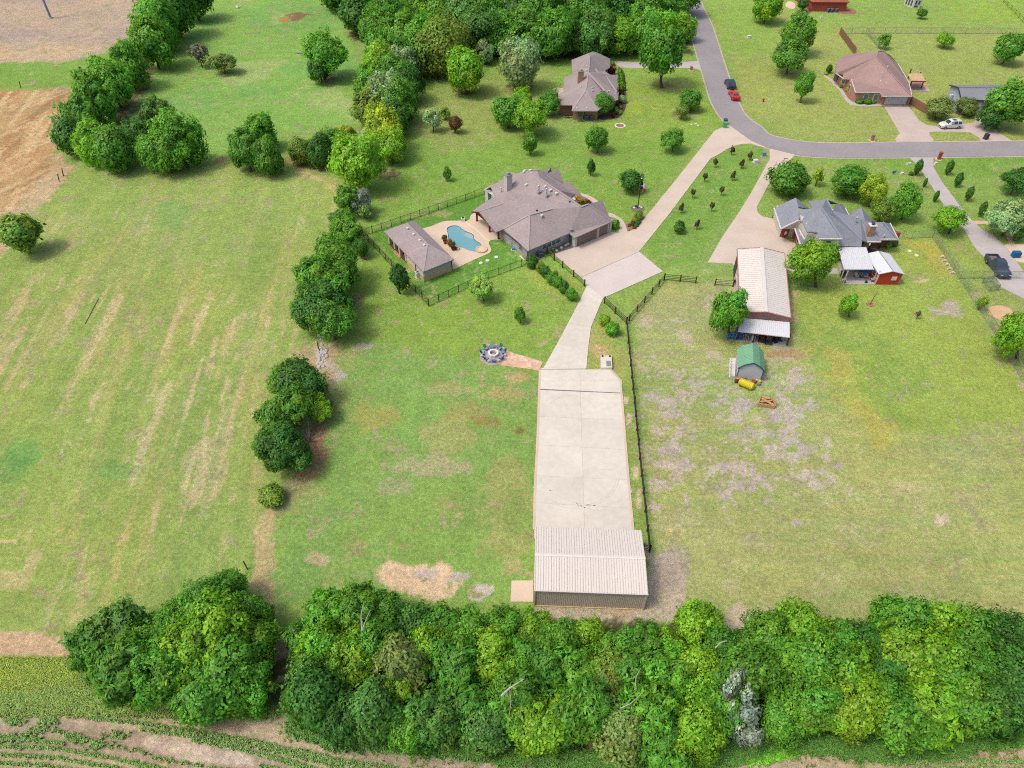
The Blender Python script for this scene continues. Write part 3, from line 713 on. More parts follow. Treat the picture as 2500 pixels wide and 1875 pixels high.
# ---- large house with the pool
h1 = zm(1130,380,5.53)
H1 = thing('brick_house', 'large grey brick house under a sprawling mauve shingle roof beside the pool', 'house', h1(870,1400))
O1 = h1(870,1400); a1 = rad(36.5); U1 = Vector((cos(a1), sin(a1), 0)); V1 = Vector((-sin(a1), cos(a1), 0))
def hp(u, v, z=0): return O1 + U1*u + V1*v + Vector((0,0,z))
EZ1 = 2.55
A=h1(120,750,2.5); B=h1(445,1035,2.5); C=h1(550,990,EZ1); D_=h1(880,1285,EZ1); E_=h1(1440,1045,EZ1); F=h1(1510,1110,EZ1); Gg=h1(2020,885,EZ1)
PF=h1(215,755,4.0); PB=h1(545,645,4.4); VV=h1(800,860,4.0); R2=h1(900,800,5.0); R2e=h1(1200,720,5.5); AL=h1(840,200,6.9); AR=h1(1000,190,6.9)
S_=h1(1040,310,6.5); J=h1(1600,690,5.3); T=h1(1690,655,5.2); W0=h1(430,545,3.5); Q=h1(600,470,4.6); Hh=h1(1965,800,EZ1); I_=h1(1885,600,4.3)
K=h1(285,470,2.7); K2=h1(375,410,3.6); WB=h1(560,320,4.2); NP=h1(650,215,4.2); NW=h1(575,265,3.2); NE=h1(740,245,4.4); LW=h1(310,605,2.5)
X1=h1(1320,385,4.2); G2p=h1(1440,340,4.6); G2e=h1(1515,520,2.7); G2b=h1(1600,690,4.0); G2c=h1(1460,560,2.7); X2=h1(1310,470,4.6); X0=h1(1130,265,5.6)
G3p=h1(1300,180,4.5); G3e=h1(1365,370,2.7); G3v=h1(1140,235,4.6); G4p=h1(1190,155,4.6); G4v=h1(1075,205,5.0); Gbk=h1(1330,455,4.4)
m1 = M('shingle_mauve')
# the three gables on the far side have depth: the hidden slope mirrors the visible one
def mirror_gable(pk, pkv, e, ev=None):
    """second slope of a gable whose ridge runs pkv -> pk and whose seen eave corner is e"""
    r = (pk-pkv); r.z = 0; r.normalize(); o = e-pk; al = o.dot(r); pr = o - r*al
    return pk + r*al - Vector((pr.x, pr.y, 0)) + Vector((0, 0, pr.z))
faces = [[C, D_, R2], [D_, E_, J, R2e, R2], [E_, F, Gg, T, J], [C, R2, VV], [B, C, VV, PB, PF], [A, PF, PB, W0],
         [W0, PB, VV, R2, R2e, J, S_, AR, AL, Q], [K2, W0, Q, WB], [NW, WB, Q, AL, NE, NP],
         [S_, J, X2, X1, X0, AR], [X1, X2, G2c, G2e, G2p], [J, G2c, X2], [Gg, Hh, T], [T, Hh, I_], [X0, G3v, G3p, G3e, X1], [AR, G4v, G4p, G3v, X0]]
roof(H1, faces, m1)
back = []
for pk, pv, e in ((I_, T, Hh), (G3p, G3v, G3e)):
    m_ = mirror_gable(pk, pv, e); back.append([pk, m_, pv])
# far slopes, out of sight from the drone, that close the roof towards the front garden
f0 = hp(12.5, 17.0, EZ1); f1 = hp(16.9, 14.2, EZ1); f2 = hp(17.4, 6.0, EZ1); f3 = hp(15.2, 4.6, EZ1); f4_ = hp(16.6, 2.6, EZ1); f5 = hp(8.0, 19.6, EZ1)
roof(H1, back + [[AL, AR, G4v, f0], [G4v, G4p, f0], [AL, f0, f5, NP, NE], [NP, f5, NW], [G4p, f1, f0], [G2p, G2e, f2], [J, f3, G2c], [T, I_, f4_, f3, J], [K2, WB, NW, f5, hp(5.0,19.5,EZ1)]], m1, .12, 'rear_roof')
MB().beam(K, K2, .16, .2).build('fascia', M('trim_white'), H1)
caps(H1, [(S_, J), (AR, X0), (X0, X1), (R2, R2e), (C, R2), (T, Gg), (PF, PB), (AL, AR), (D_, R2), (J, T)])
# walls
wz = EZ1 - .12
Wm = [hp(0,0), hp(8.6,-.0), hp(8.6,-1.9), hp(16.6,-1.9), hp(16.2,2.4), hp(13.4,2.6), hp(13.4,6.6), hp(16.2,6.9), hp(16.9,14), hp(12.4,16.6), hp(8,19.2), hp(5.1,19.4), hp(5.1,15.0), hp(3.4,14.6), hp(3.4,7.0), hp(.3,6.9)]
walls(H1, Wm, wz, M('siding_grey'))
for (i, t, wd) in ((0,.42,.75),(0,.53,.75),(0,.64,.75),(0,.75,.75)): window(H1, Wm[0], hp(8.6,0), t, wd, .75, 2.05, 'glass_teal')
window(H1, Wm[15], Wm[0], .72, .8, .8, 2.0); window(H1, Wm[10], hp(5.1,15.0), .2, .01, .8, 2.0) if False else None
window(H1, hp(5.1,19.4), hp(5.1,15.0), .35, 1.1, .7, 2.3)
for t in (.2,.5,.8): window(H1, hp(3.4,14.6), hp(3.4,7.0), t, 1.5, .2, 2.1)
for u in (.0, 5.08, 8.0): MB().box(hp(8.6+u if u else 8.75, -1.95, wz/2), (.5, .25, wz), a1).build('pillar', M('siding_pale'), H1)
door(H1, hp(8.6,-1.9), hp(16.6,-1.9), .335, 4.2, 2.1, M('door_brown')); door(H1, hp(8.6,-1.9), hp(16.6,-1.9), .79, 2.2, 2.1, M('door_brown'))
window(H1, hp(8.6,0), hp(8.6,-1.9), .45, .9, .15, 2.1, 'glass_teal', 'trim_white', 0, 'entry_door')
bb = MB()
for i in range(34): bb.box(hp(.2+i*.245, -.03, wz/2), (.05, .05, wz-.1), a1)
for i in range(28): bb.box(hp(-.03, .2+i*.245, wz/2), (.05, .05, wz-.1), a1)
bb.build('siding_batten', M('siding_grey'), H1)
for u, v in ((-.1,14.6), (-.3,10.4), (-.35,7.7)):
    MB().box(hp(u, v, 1.2), (.26,.26,2.4), a1).build('post', M('wood_red'), H1)
MB().beam(hp(-.7,14.7,2.38), hp(-.8,7.0,2.38), .22, .26).build('beam', M('wood_red'), H1)
MB().beam(hp(-.1,14.6,1.6), hp(-.7,12.9,2.6), .16, .18).build('brace', M('wood_red'), H1); MB().beam(hp(-.35,7.7,1.7), hp(1.0,7.2,2.4), .16, .18).build('brace', M('wood_red'), H1)
MB().beam(hp(-1.2,14.4,2.45), PF+Vector((0,0,-.2)), .18, .2).build('gable_beam', M('wood_red'), H1); MB().beam(hp(-1.5,6.9,2.45), PF+Vector((0,0,-.2)), .18, .2).build('gable_beam', M('wood_red'), H1)
cb = h1(610,470,4.4); ch = MB().box(cb+Vector((0,0,1.2)), (1.15,.95,3.6), a1).build('chimney', M('siding_pale'), H1)
MB().box(cb+Vector((0,0,3.05)), (1.3,1.1,.12), a1).build('chimney_cap', M('galv'), ch); MB().lathe(cb+Vector((0,0,3.1)), [(.2,0),(.2,.3),(.34,.32),(.34,.42),(.1,.5)], 10).build('chimney_pot', M('steel_pipe'), ch)
for (x, y, z) in ((925,228,6.6),(855,390,5.6),(1113,415,6.0),(1185,462,5.9),(1265,507,5.8),(1068,805,4.9),(835,200,6.8),(825,215,6.7),(910,196,6.9)): vent(H1, h1(x, y+10, z))
for (x, y, z) in ((1000,750,5.0),(1442,630,5.3)): vent(H1, h1(x, y, z), 'trim_dark', .22)
for (x, y, z) in ((1025,485,5.6),(1130,530,5.6)): flue(H1, h1(x, y, z), 1.1, .11)
flue(H1, h1(520,510,3.9), 1.0, .07)
MB().lathe(hp(8.5,-.9,wz+.4), [(.05,-.3),(.05,.1),(.28,.12),(.3,.2)], 12).build('satellite_dish', M('grey_metal'), H1)
MB().beam(hp(-.5,-.65,EZ1-.1), hp(-.5,6.6,EZ1-.1), .12, .14).build('gutter', M('trim_dark'), H1)
MB().beam(hp(-.04,-.04,0), hp(-.04,-.04,wz), .09, .09).build('downpipe', M('trim_dark'), H1)

# ---- pool house
p1 = zm(930,520,9.76)
PH = thing('pool_house', 'long pool house with a mauve hip roof and an open porch, left of the pool', 'building', p1(1030,1640))
e1,e2,e3,e4 = p1(70,435,2.4), p1(790,175,2.4), p1(1740,1105,2.4), p1(1010,1400,2.4); rA, rB = p1(605,240,3.5), p1(1108,742,3.6)
roof(PH, [[e1, e4, rB, rA], [e4, e3, rB], [e3, e2, rA, rB], [e2, e1, rA]], M('shingle_mauve'))
caps(PH, [(rA, rB), (rB, e3), (rB, e4)], None, .25)
q1, q2, q3 = p1(1030,1640), p1(1695,1368), p1(190,745)
ax = (q3-q1).normalized(); bx = (q2-q1).normalized(); LL = (q3-q1).length; Lb = (q2-q1).length
def pp(u, v, z=0): return q1 + ax*u + bx*v + Vector((0,0,z))
MB().prism([pp(-.05,-.05), pp(-.05,Lb+.05), pp(LL*.46,Lb+.05), pp(LL*.46,-.05)], 0, 1.0).build('stone_base', M('stone_tan'), PH)
walls(PH, [pp(0,0), pp(0,Lb), pp(LL*.46,Lb), pp(LL*.46,0)], 2.3, M('siding_grey'))
MB().prism([pp(LL*.46,0), pp(LL*.46,Lb), pp(LL,Lb), pp(LL,0)], 0, .22).build('porch_floor', M('wood_red'), PH)
walls(PH, [pp(LL*.46,Lb*.72), pp(LL*.46,Lb), pp(LL*.98,Lb), pp(LL*.98,Lb*.72)], 2.3, M('wood_red'), 'rear_wall')
for u in (.5, .68, .83, .985):
    MB().box(pp(LL*u, .25, 1.15), (.45,.45,2.3), math.atan2(ax.y, ax.x)).build('column', M('stone_tan') if u > .9 else M('siding_pale'), PH)
ba = MB()
for i in range(17): ba.box(pp(-.04, .15+(Lb-.3)*i/16, 1.65), (.05,.06,1.25), math.atan2(ax.y, ax.x))
ba.build('siding_batten', M('siding_grey'), PH)
MB().box(pp(-.06, Lb*.66, 2.0), (.06, 1.5, .12), math.atan2(ax.y, ax.x)).build('vent_slot', M('trim_dark'), PH)
MB().beam(pp(LL*.2,-.08,.1), pp(LL*.2,-.08,2.3), .1,.1).build('downpipe', M('trim_dark'), PH); MB().beam(pp(-.08,Lb,.1), pp(-.08,Lb,2.3), .1,.1).build('downpipe', M('trim_dark'), PH)
for (x, y) in ((635,378),(782,522),(928,665),(1035,775)): vent(PH, p1(x, y, 3.42), 'white_plastic', .3, -.8)
for i, (s0, z) in enumerate(((0,.1),(.28,.2))):
    MB().prism([p1(290+30*i,930), p1(345+30*i,900), p1(495,1060-20*i), p1(440+10*i,1100-20*i)], 0, .1+.1*i).build('step', M('wood_raw'), PH)
ac_unit(None, p1(885,1530), 'white cooling unit against the long side of the pool house', .95, .7, m='white_plastic')
MB()

# ---- mauve-roofed house top right
m3 = zm(1800,0,3.16)
H3 = thing('brick_house', 'brown brick house with a dusty mauve roof and white garage door, inside the road bend', 'house', m3(1125,805))
ez = 2.6
a0=m3(770,460,ez); a1_=m3(760,565,ez); a2=m3(815,570,ez); a3=m3(822,608,ez); a4=m3(880,614,ez); a5=m3(912,714,ez); a6=m3(1100,714,ez); a7=m3(1115,744,ez); a8=m3(1347,744,ez); a9=m3(1325,640,ez); a10=m3(1238,490,ez); a11=m3(1180,425,3.2); t1=m3(1072,440,6.6); t2=m3(1085,395,6.4); t3=m3(1130,397,6.0); t0=m3(990,520,5.0)
roof(H3, [[a0,a1_,a2,a3,a4,t1,t2],[a4,a5,a6,a7,a8,t1],[a8,a9,a10,a11,t3,t2,t1]], M('shingle_pink'))
bk0 = Vector((a0.x+3.5, a0.y+3.5, ez)); bk1 = Vector((a10.x-2.5, a10.y+2.0, ez))
roof(H3, [[a0,t2,bk0],[t2,t3,bk1,bk0],[t3,a11,a10,bk1]], M('shingle_pink'), .12, 'rear_roof')
caps(H3, [(t1,a8),(t1,t2),(t2,t3)], mat('ridge_pink', (182,150,148), .9, .05, 1))
def inset(P, d, c): return [p + (c-p).normalized()*d for p in P]
g0,g1,g2,g3 = m3(1108,808), m3(1322,808), m3(1108,808), m3(925,795)
w3 = [m3(735,612), m3(775,640), m3(835,690), m3(870,765), m3(925,797), m3(1100,800), m3(1112,808), m3(1322,808)]
w3b = [Vector((a9.x-.4, a9.y, 0)), Vector((a10.x-.5, a10.y, 0)), Vector((bk1.x-.6, bk1.y-.6, 0)), Vector((bk0.x, bk0.y-.6, 0)), Vector((a0.x+.4, a0.y, 0))]
walls(H3, w3 + w3b, ez-.1, M('brick_brown'))
door(H3, w3[6], w3[7], .47, 4.9, 2.15, M('door_white'))
for t in (.28,.72): window(H3, w3[4], w3[5], t, .95, .8, 2.1, 'glass_teal', 'trim_white', 0)
window(H3, w3[1], w3[2], .55, 1.2, .7, 2.1); window(H3, w3[0], w3[1], .5, 1.2, .1, 2.2, 'glass_dark', 'trim_dark', 0, 'entry_door'); window(H3, w3b[4], w3[0], .5, 1.0, .7, 2.0)
window(H3, w3[2], w3[3], .5, .8, .7, 2.0)
for (x,y,z) in ((1118,562,5.2),(1105,628,4.6),(1160,515,5.6),(1150,640,4.2)): vent(H3, m3(x,y,z), 'white_plastic', .2)
MB().beam(a4, a5, .14, .16).build('fascia', M('trim_white'), H3); MB().beam(a5, a6, .14, .16).build('fascia', M('trim_white'), H3); MB().beam(a7, a8, .14, .16).build('fascia', M('trim_white'), H3); MB().beam(a8, a9, .14, .16).build('fascia', M('trim_white'), H3); MB().beam(a9, a10, .14, .16).build('fascia', M('trim_white'), H3); MB().beam(a1_, a3, .14, .16).build('fascia', M('trim_white'), H3)

# ---- grey-roofed brick house top centre
b4 = zm(1340,110,8.295)
H4 = thing('brick_house', 'brick house with a long grey hip roof and a brick chimney, below the top wood', 'house', b4(490,1510))
ez = 2.7
c0=b4(460,300,ez); c1=b4(470,590,ez); c2=b4(295,660,ez); c3=b4(300,945,ez); c4=b4(180,1000,ez); c5=b4(200,1210,ez); c6=b4(480,1212,ez+.2); c7=b4(470,1332,ez); c8=b4(985,1332,ez); c9=b4(1405,1102,ez); c10=b4(1420,945,ez); c11=b4(1365,950,3.2); c12=b4(1410,780,ez); c13=b4(1360,778,3.0); c14=b4(1405,605,ez); c15=b4(1240,600,3.6); c16=b4(1130,520,3.4); c17=b4(1240,450,ez); c18=b4(1245,280,ez); c19=b4(1125,272,3.6); c20=b4(955,190,4.6); c21=b4(800,175,4.8)
k0=b4(830,215,5.6); k1=b4(800,560,6.2); k2=b4(745,915,4.8); k3=b4(440,930,4.2); k4=b4(1060,640,4.6)
roof(H4, [[c0,c1,c2,c3,k3,k2,k1,k0,c21],[c3,c4,c5,c6,k2,k3],[c6,c7,k2],[c7,c8,k2],[c8,b4(1180,1180,3.0),k1,k2],[b4(1180,1180,3.0),c9,c10,c11,c12,c13,k4,k1],[k4,c13,c14,c15,c16,k0,k1],[c16,c17,c18,c19,c20,k0],[c21,k0,c20]], M('shingle_grey'))
bk = Vector((c0.x+6, c0.y+6.0, ez)); bk2 = Vector((c18.x-3, c18.y+4.5, ez))
roof(H4, [[c21,bk,c0],[c20,bk2,bk,c21],[c19,c18,bk2,c20]], M('shingle_grey'), .12, 'rear_roof')
caps(H4, [(k1,k2),(k2,c7),(k2,c8),(k0,k1)], None, .3)
caps(H4, [(k1, b4(1130,930,4.4)), (b4(930,480,5.0), b4(1340,1000,3.1)), (b4(1100,560,4.2), c11)], None, .5)
w4 = [b4(490,1510), b4(975,1510), b4(985,1450), b4(1310,1250), b4(1385,1130), b4(1395,985), Vector((c12.x-.5,c12.y-.5,0)), Vector((c14.x-.5,c14.y-.6,0)), Vector((c15.x-.3,c15.y-1.0,0)), Vector((c16.x+.2,c16.y-.4,0)), Vector((c17.x-.5,c17.y,0)), Vector((c18.x-.5,c18.y,0)), Vector((bk2.x-.6,bk2.y-.6,0)), Vector((bk.x,bk.y-.6,0)), Vector((c0.x+.5,c0.y,0)), Vector((c1.x+.5,c1.y-.8,0)), Vector((c2.x+.5,c2.y-.6,0)), Vector((c3.x+.5,c3.y-.4,0)), Vector((c4.x+.6,c4.y-.4,0)), b4(205,1400), b4(480,1412)]
walls(H4, w4, ez-.1, M('brick_brown'))
window(H4, w4[0], w4[1], .34, 1.15, .9, 2.1, 'glass_teal', 'trim_dark', 1); window(H4, w4[2], w4[3], .5, 1.2, .7, 2.1); window(H4, w4[3], w4[4], .5, 1.2, .7, 2.1)
cb = b4(635,760,4.6); ch = MB().box(cb+Vector((0,0,.9)), (1.2,.9,3.2), .1).build('chimney', M('brick_tan'), H4)
MB().box(cb+Vector((0,0,2.56)), (1.3,1.0,.1), .1).build('chimney_cap', M('galv'), ch); MB().lathe(cb+Vector((0,0,2.6)), [(.18,0),(.18,.35),(.3,.37),(.1,.5)], 10).build('chimney_pot', M('steel_pipe'), ch)
for (x,y,z) in ((770,265,5.0),(762,440,5.8),(762,518,6.0),(768,578,6.0),(648,855,4.6),(878,872,4.8),(880,930,4.6),(1195,945,3.8),(1225,940,3.6),(570,1285,2.9),(770,1285,2.9)): vent(H4, b4(x,y,z), 'white_plastic', .2)
flat('patio', [b4(65,900), b4(110,870), b4(300,868), b4(300,960), b4(170,1010), b4(150,1120), b4(90,1100)], .05, M('concrete_sand'), 'small pale patio on the left of the brick house')
for i, (x, y) in enumerate(((760,1530),(862,1530))): ac_unit(None, b4(x,y), 'left of two cooling units under the brick wall of the top house' if i == 0 else 'right of two cooling units under the brick wall of the top house', .9, .8, 'cooling units by the brick houses')
ac_unit(None, b4(705,1505), 'small dark cooling unit just left of the paired ones at the brick house', .6, .5)
t = thing('barbecue_grill', 'black barbecue grill on the grass by the brick house corner', 'grill', b4(365,1480))
MB().tube([(-.5,0,.75),(.5,0,.75)], .3, 10).build('barrel', M('black_metal'), t, True)
for sx in (-.4,.4):
    for sy in (-.2,.2): MB().tube([(sx,sy,0),(sx,sy,.6)], .03, 6).build('leg', M('black_metal'), t, True)
MB().box((.85,0,.7), (.5,.45,.05)).build('side_shelf', M('black_metal'), t, True)

# ---- blue-roofed house
n2 = zm(1850,460,5.53)
H2 = thing('brick_house', 'red brick house with a many-gabled slate blue roof and a beige upper storey', 'house', n2(300,655))
A_=n2
roof(H2, [
 [A_(220,266,3.0), A_(310,547,3.0), A_(555,430,4.8), A_(548,250,5.4), A_(514,125,5.4)],
 [A_(514,125,5.4), A_(548,250,5.4), A_(700,280,3.4), A_(690,262,3.0)],
 [A_(530,285,5.2), A_(575,440,4.6), A_(605,450,5.2), A_(735,262,6.0), A_(720,278,5.6)],
 [A_(605,450,5.2), A_(668,583,5.2), A_(805,590,5.3), A_(830,682,5.1), A_(1140,682,5.1), A_(865,265,7.8), A_(735,255,6.4)],
 [A_(735,255,6.4), A_(865,265,7.8), A_(925,145,7.2)],
 [A_(925,145,7.2), A_(865,265,7.8), A_(1140,682,5.1), A_(1108,690,4.4), A_(1090,770,3.2), A_(1400,785,3.0), A_(1410,700,3.6), A_(1005,300,6.3)],
 [A_(1005,300,6.3), A_(1410,700,3.6), A_(1480,722,3.0), A_(1662,722,3.0), A_(1385,405,5.2), A_(1190,402,4.6), A_(1240,390,3.0), A_(1180,270,3.0), A_(1085,206,5.0), A_(1040,235,5.0)],
 [A_(1190,402,4.6), A_(1232,345,3.4), A_(1400,255,5.4), A_(1450,440,4.4), A_(1385,405,5.2)],
 [A_(1400,255,5.4), A_(1560,442,3.0), A_(1500,452,4.3), A_(1450,440,4.4)],
 [A_(1385,405,5.2), A_(1450,440,4.4), A_(1500,455,4.6), A_(1690,455,4.8), A_(1895,690,2.9), A_(1655,690,2.9)],
 [A_(1690,455,4.8), A_(1785,472,3.0), A_(1895,690,2.9)],
 [A_(500,540,3.2), A_(592,815,2.9), A_(830,800,2.9), A_(832,690,3.8), A_(800,632,4.4), A_(632,690,4.2), A_(560,560,3.8)]], M('shingle_blue'))
rb = [A_(514,125,5.4), A_(690,262,3.0), A_(735,255,6.4), A_(925,145,7.2), A_(1085,206,5.0), A_(1180,270,3.0), A_(1232,345,3.4), A_(1400,255,5.4), A_(1560,442,3.0)]
roof(H2, [[rb[0], rb[1], Vector((rb[1].x-1, rb[1].y+2.2, 3.0))], [rb[2], rb[3], Vector((rb[3].x-1.5, rb[3].y+3.0, 5.0))], [rb[3], rb[4], Vector((rb[4].x-.5, rb[4].y+2.6, 4.0)), Vector((rb[3].x+.8, rb[3].y+2.4, 5.0))],
  [rb[4], rb[5], Vector((rb[5].x, rb[5].y+1.6, 3.0))], [rb[7], rb[8], Vector((rb[8].x-.6, rb[8].y+2.2, 3.0))]], M('shingle_blue'), .12, 'rear_roof')
rc = mat('ridge_blue', (158,166,184), .9, .05, 1)
caps(H2, [(A_(865,265,7.8), A_(1140,682,5.1)), (A_(1005,300,6.3), A_(1410,700,3.6)), (A_(1385,405,5.2), A_(1662,722,3.0)), (A_(925,145,7.2), A_(1005,300,6.3)), (A_(1690,455,4.8), A_(1895,690,2.9))], rc, .4)
for a, b in ((A_(220,266,3.0), A_(310,547,3.0)), (A_(310,547,3.0), A_(555,430,4.8)), (A_(500,540,3.2), A_(592,815,2.9)), (A_(1480,722,3.0), A_(1662,722,3.0)), (A_(1655,690,2.9), A_(1895,690,2.9)), (A_(560,560,3.8), A_(632,690,4.2)), (A_(830,682,5.1), A_(1140,682,5.1)), (A_(1785,472,3.0), A_(1895,690,2.9)), (A_(1240,390,3.0), A_(1180,270,3.0))):
    MB().beam(a, b, .16, .2).build('fascia', M('trim_white'), H2)
wl = [A_(300,655), A_(445,662), A_(480,668), A_(545,850), A_(600,880), A_(1080,850), A_(1480,835), A_(1650,800), A_(1680,795), A_(1850,790)]
wlb = [Vector((A_(1785,472,3.0).x-.2, A_(1785,472,3.0).y-1.2, 0)), Vector((A_(1690,455,4.8).x-.4, A_(1690,455,4.8).y-.6, 0)), Vector((A_(1450,440,4.4).x, A_(1450,440,4.4).y-.4, 0)), Vector((A_(1190,402,4.6).x, A_(1190,402,4.6).y-.5, 0)), Vector((A_(1040,235,5.0).x, A_(1040,235,5.0).y-2.5, 0)), Vector((A_(735,262,6).x, A_(735,262,6).y-1.2, 0)), Vector((A_(600,262,3.5).x, A_(650,290,3.2).y-.4, 0)), Vector((A_(514,140,5.4).x, A_(514,200,5.4).y, 0)), A_(215,420)]
walls(H2, wl + wlb, 2.8, M('brick_red'))
MB().prism([A_(200,415), A_(292,657), A_(300,652), A_(214,420)], 0, 2.85).build('side_wall', M('siding_pale'), H2)
# gable wall over the garage and the upper storey in beige siding
def wallpoly(P, m, name='gable_wall', t=.12):
    P = [Vector(p) for p in P]; n = (P[1]-P[0]).cross(P[2]-P[0]).normalized(); mb = MB(); k = len(P); b0 = [p - n*t for p in P]
    mb.add(P + b0, [tuple(range(k)), tuple(range(k, 2*k))[::-1]] + [(i, i+k, (i+1) % k+k, (i+1) % k) for i in range(k)])
    return mb.build(name, m, H2)
wallpoly([A_(318,550,2.75), A_(505,548,2.75), A_(565,560,2.9), A_(575,445,4.7), A_(552,436,4.7)], M('siding_pale'))
us = [A_(612,470,5.1), A_(672,596,5.1), A_(800,600,5.1), A_(828,676,5.0), A_(1120,676,5.0)]
ub = [Vector((us[4].x, us[4].y+5, 0)), Vector((us[0].x+.5, us[0].y+4, 0))]
walls(H2, [Vector((p.x, p.y, 0)) for p in us] + ub, 4.95, M('siding_pale'), 'upper_wall', 2.8)
window(H2, us[3], us[4], .5, 1.0, 3.5, 4.6)
window(H2, wl[3], wl[4], .5, .01, .8, .9) if False else None
window(H2, wl[2], wl[3], .62, .9, .8, 2.0); window(H2, wl[8], wl[9], .55, 1.4, .9, 2.0, 'glass_dark', 'trim_dark'); window(H2, wl[6], wl[7], .8, .5, .9, 1.9, 'glass_dark', 'trim_dark', 0)
door(H2, wl[0], wl[1], .95, .9, 2.0, M('siding_pale'), 'entry_door', 1)
MB().box(A_(378,600,1.2), (.35,.1,.6), 0).build('basketball_board', M('white_plastic'), H2)
cb = A_(1440,770,1.5); ch = MB().box(cb+Vector((0,0,1.2)), (1.0,.9,5.4), .05).build('chimney', M('brick_tan'), H2)
MB().box(cb+Vector((0,0,3.95)), (1.2,1.1,.12), .05).build('chimney_cap', M('trim_white'), ch); MB().lathe(cb+Vector((0,0,4.0)), [(.2,0),(.2,.25),(.34,.28),(.1,.4)], 10).build('chimney_pot', M('trim_dark'), ch)
for (x,y,z) in ((985,370,6.6),(1315,470,4.9)): flue(H2, A_(x,y,z), 1.0, .09)
for (x,y,z) in ((745,352,6.4),(658,486,5.4),(580,628,3.7),(1705,645,3.4),(1510,765,2.9)): vent(H2, A_(x,y,z), 'trim_white', .18)
ac_unit(None, A_(1525,870), 'cooling unit behind the white patio roof of the blue-roofed house', .9, .85)

# white flat patio roof and the red shed next to it
PR = thing('patio_cover', 'white ribbed patio roof on posts behind the blue-roofed house', 'patio cover', A_(1150,1290))
r0,r1,r2,r3 = A_(1085,795,2.9), A_(1465,795,2.9), A_(1568,1092,2.6), A_(1165,1092,2.6)
roof(PR, [[r0,r3,r2,r1]], M('roof_white'), .12)
for i in range(14):
    t = (i+.5)/14; MB().beam(r0.lerp(r1,t)+Vector((0,0,.03)), r3.lerp(r2,t)+Vector((0,0,.03)), .07, .06).build('roof_rib', M('roof_white'), PR)
for p in (A_(1120,1220), A_(1150,1290), A_(1575,1290), A_(1500,1100)):
    MB().beam((p.x,p.y,0), (p.x,p.y,2.5), .12, .12).build('post', M('trim_white'), PR)
flat('patio', [A_(1075,990), A_(1150,1298), A_(1580,1298), A_(1560,1000), A_(1300,960)], .08, M('concrete_grey'), 'pale concrete patio under the white patio roof')
flat('footpath', [A_(560,1150), A_(560,1090), A_(1080,1080), A_(1095,1155)], .05, M('concrete_grey'), 'pale footpath from the barn drive to the covered patio')
SH = thing('red_shed', 'small red shed with a white gable roof beside the covered patio', 'shed', A_(1580,1300))
s0, s1 = A_(1580,1300), A_(1888,1300); dv = Vector((s0.x-s0.x, 0, 0)); dep = 5.2; hx = 2.2
sb = [s0, s1, Vector((s1.x-.2, s1.y+dep, 0)), Vector((s0.x-.2, s0.y+dep, 0))]
walls(SH, sb, hx, M('barn_red'))
rd = Vector(((s0.x+s1.x)/2, s0.y, 0)); e = .18
o1,o2,o3,o4 = Vector((s0.x-e, s0.y-e, hx)), Vector((s1.x+e, s1.y-e, hx)), Vector((s1.x+e-.2, s1.y+dep+e, hx)), Vector((s0.x-e-.2, s0.y+dep+e, hx)); ra_, rb_ = Vector((rd.x, s0.y-e, hx+.55)), Vector((rd.x-.2, s0.y+dep+e, hx+.55))
roof(SH, [[o1,ra_,rb_,o4],[ra_,o2,o3,rb_]], M('roof_white'), .1); caps(SH, [(ra_,rb_)], M('galv'), .1)
MB().add([s0+Vector((0,-.01,hx-.02)), s1+Vector((0,-.01,hx-.02)), Vector((rd.x, s0.y-.01, hx+.5)), s0+Vector((0,.1,hx-.02)), s1+Vector((0,.1,hx-.02)), Vector((rd.x, s0.y+.1, hx+.5))], [(0,1,2),(5,4,3),(0,3,4,1),(1,4,5,2),(2,5,3,0)]).build('gable_wall', M('barn_red'), SH)
window(SH, sb[3], sb[0], .75, .9, 1.0, 1.8); window(SH, sb[0], sb[1], .72, .55, 1.0, 1.45, 'white_plastic', 'trim_white', 0, 'cooler')
for p in (s0, s1): MB().beam(p+Vector((0,-.03,0)), p+Vector((0,-.03,hx)), .1, .06).build('corner_trim', M('trim_white') if p is s0 else M('barn_trim'), SH)

# ---- long barn with its lean-to
qb = zm(1700,580,7.373)
BN = thing('metal_barn', 'long metal barn with cream ribbed roof, red trim and a white lean-to', 'barn', qb(660,880))
ez = 3.6
l0,l1 = qb(735,205,ez), qb(780,1345,ez); x0,x1 = qb(1590,282,ez), qb(1705,1450,ez); y0,y1 = qb(1180,182,4.6), qb(1255,1340,4.6)
roof(BN, [[l0,l1,y1,y0],[y0,y1,x1,x0]], M('roof_cream'), .14)
for (a,b,c,e_) in ((l0,l1,y0,y1),(x0,x1,y0,y1)):
    for i in range(33):
        t = (i+.5)/33; MB().beam(a.lerp(b,t)+Vector((0,0,.02)), c.lerp(e_,t)+Vector((0,0,.02)), .06, .05).build('roof_rib', M('roof_cream'), BN)
MB().beam(y0+Vector((0,0,.05)), y1+Vector((0,0,.05)), .5, .06).build('ridge_cap', M('roof_cream'), BN)
for a,b in ((l0,l1),(x0,x1),(l0,y0),(y0,x0),(l1,y1),(y1,x1)): MB().beam(a+Vector((0,0,-.02)), b+Vector((0,0,-.02)), .10, .16).build('trim', M('barn_trim'), BN)
k = Vector((.15,0,0)); gw = [Vector((l0.x,l0.y-.15,0))+k, Vector((l1.x,l1.y+.12,0))+k, Vector((x1.x,x1.y+.12,0))-k, Vector((x0.x,x0.y-.15,0))-k]
walls(BN, gw, ez-.1, M('barn_cream'))
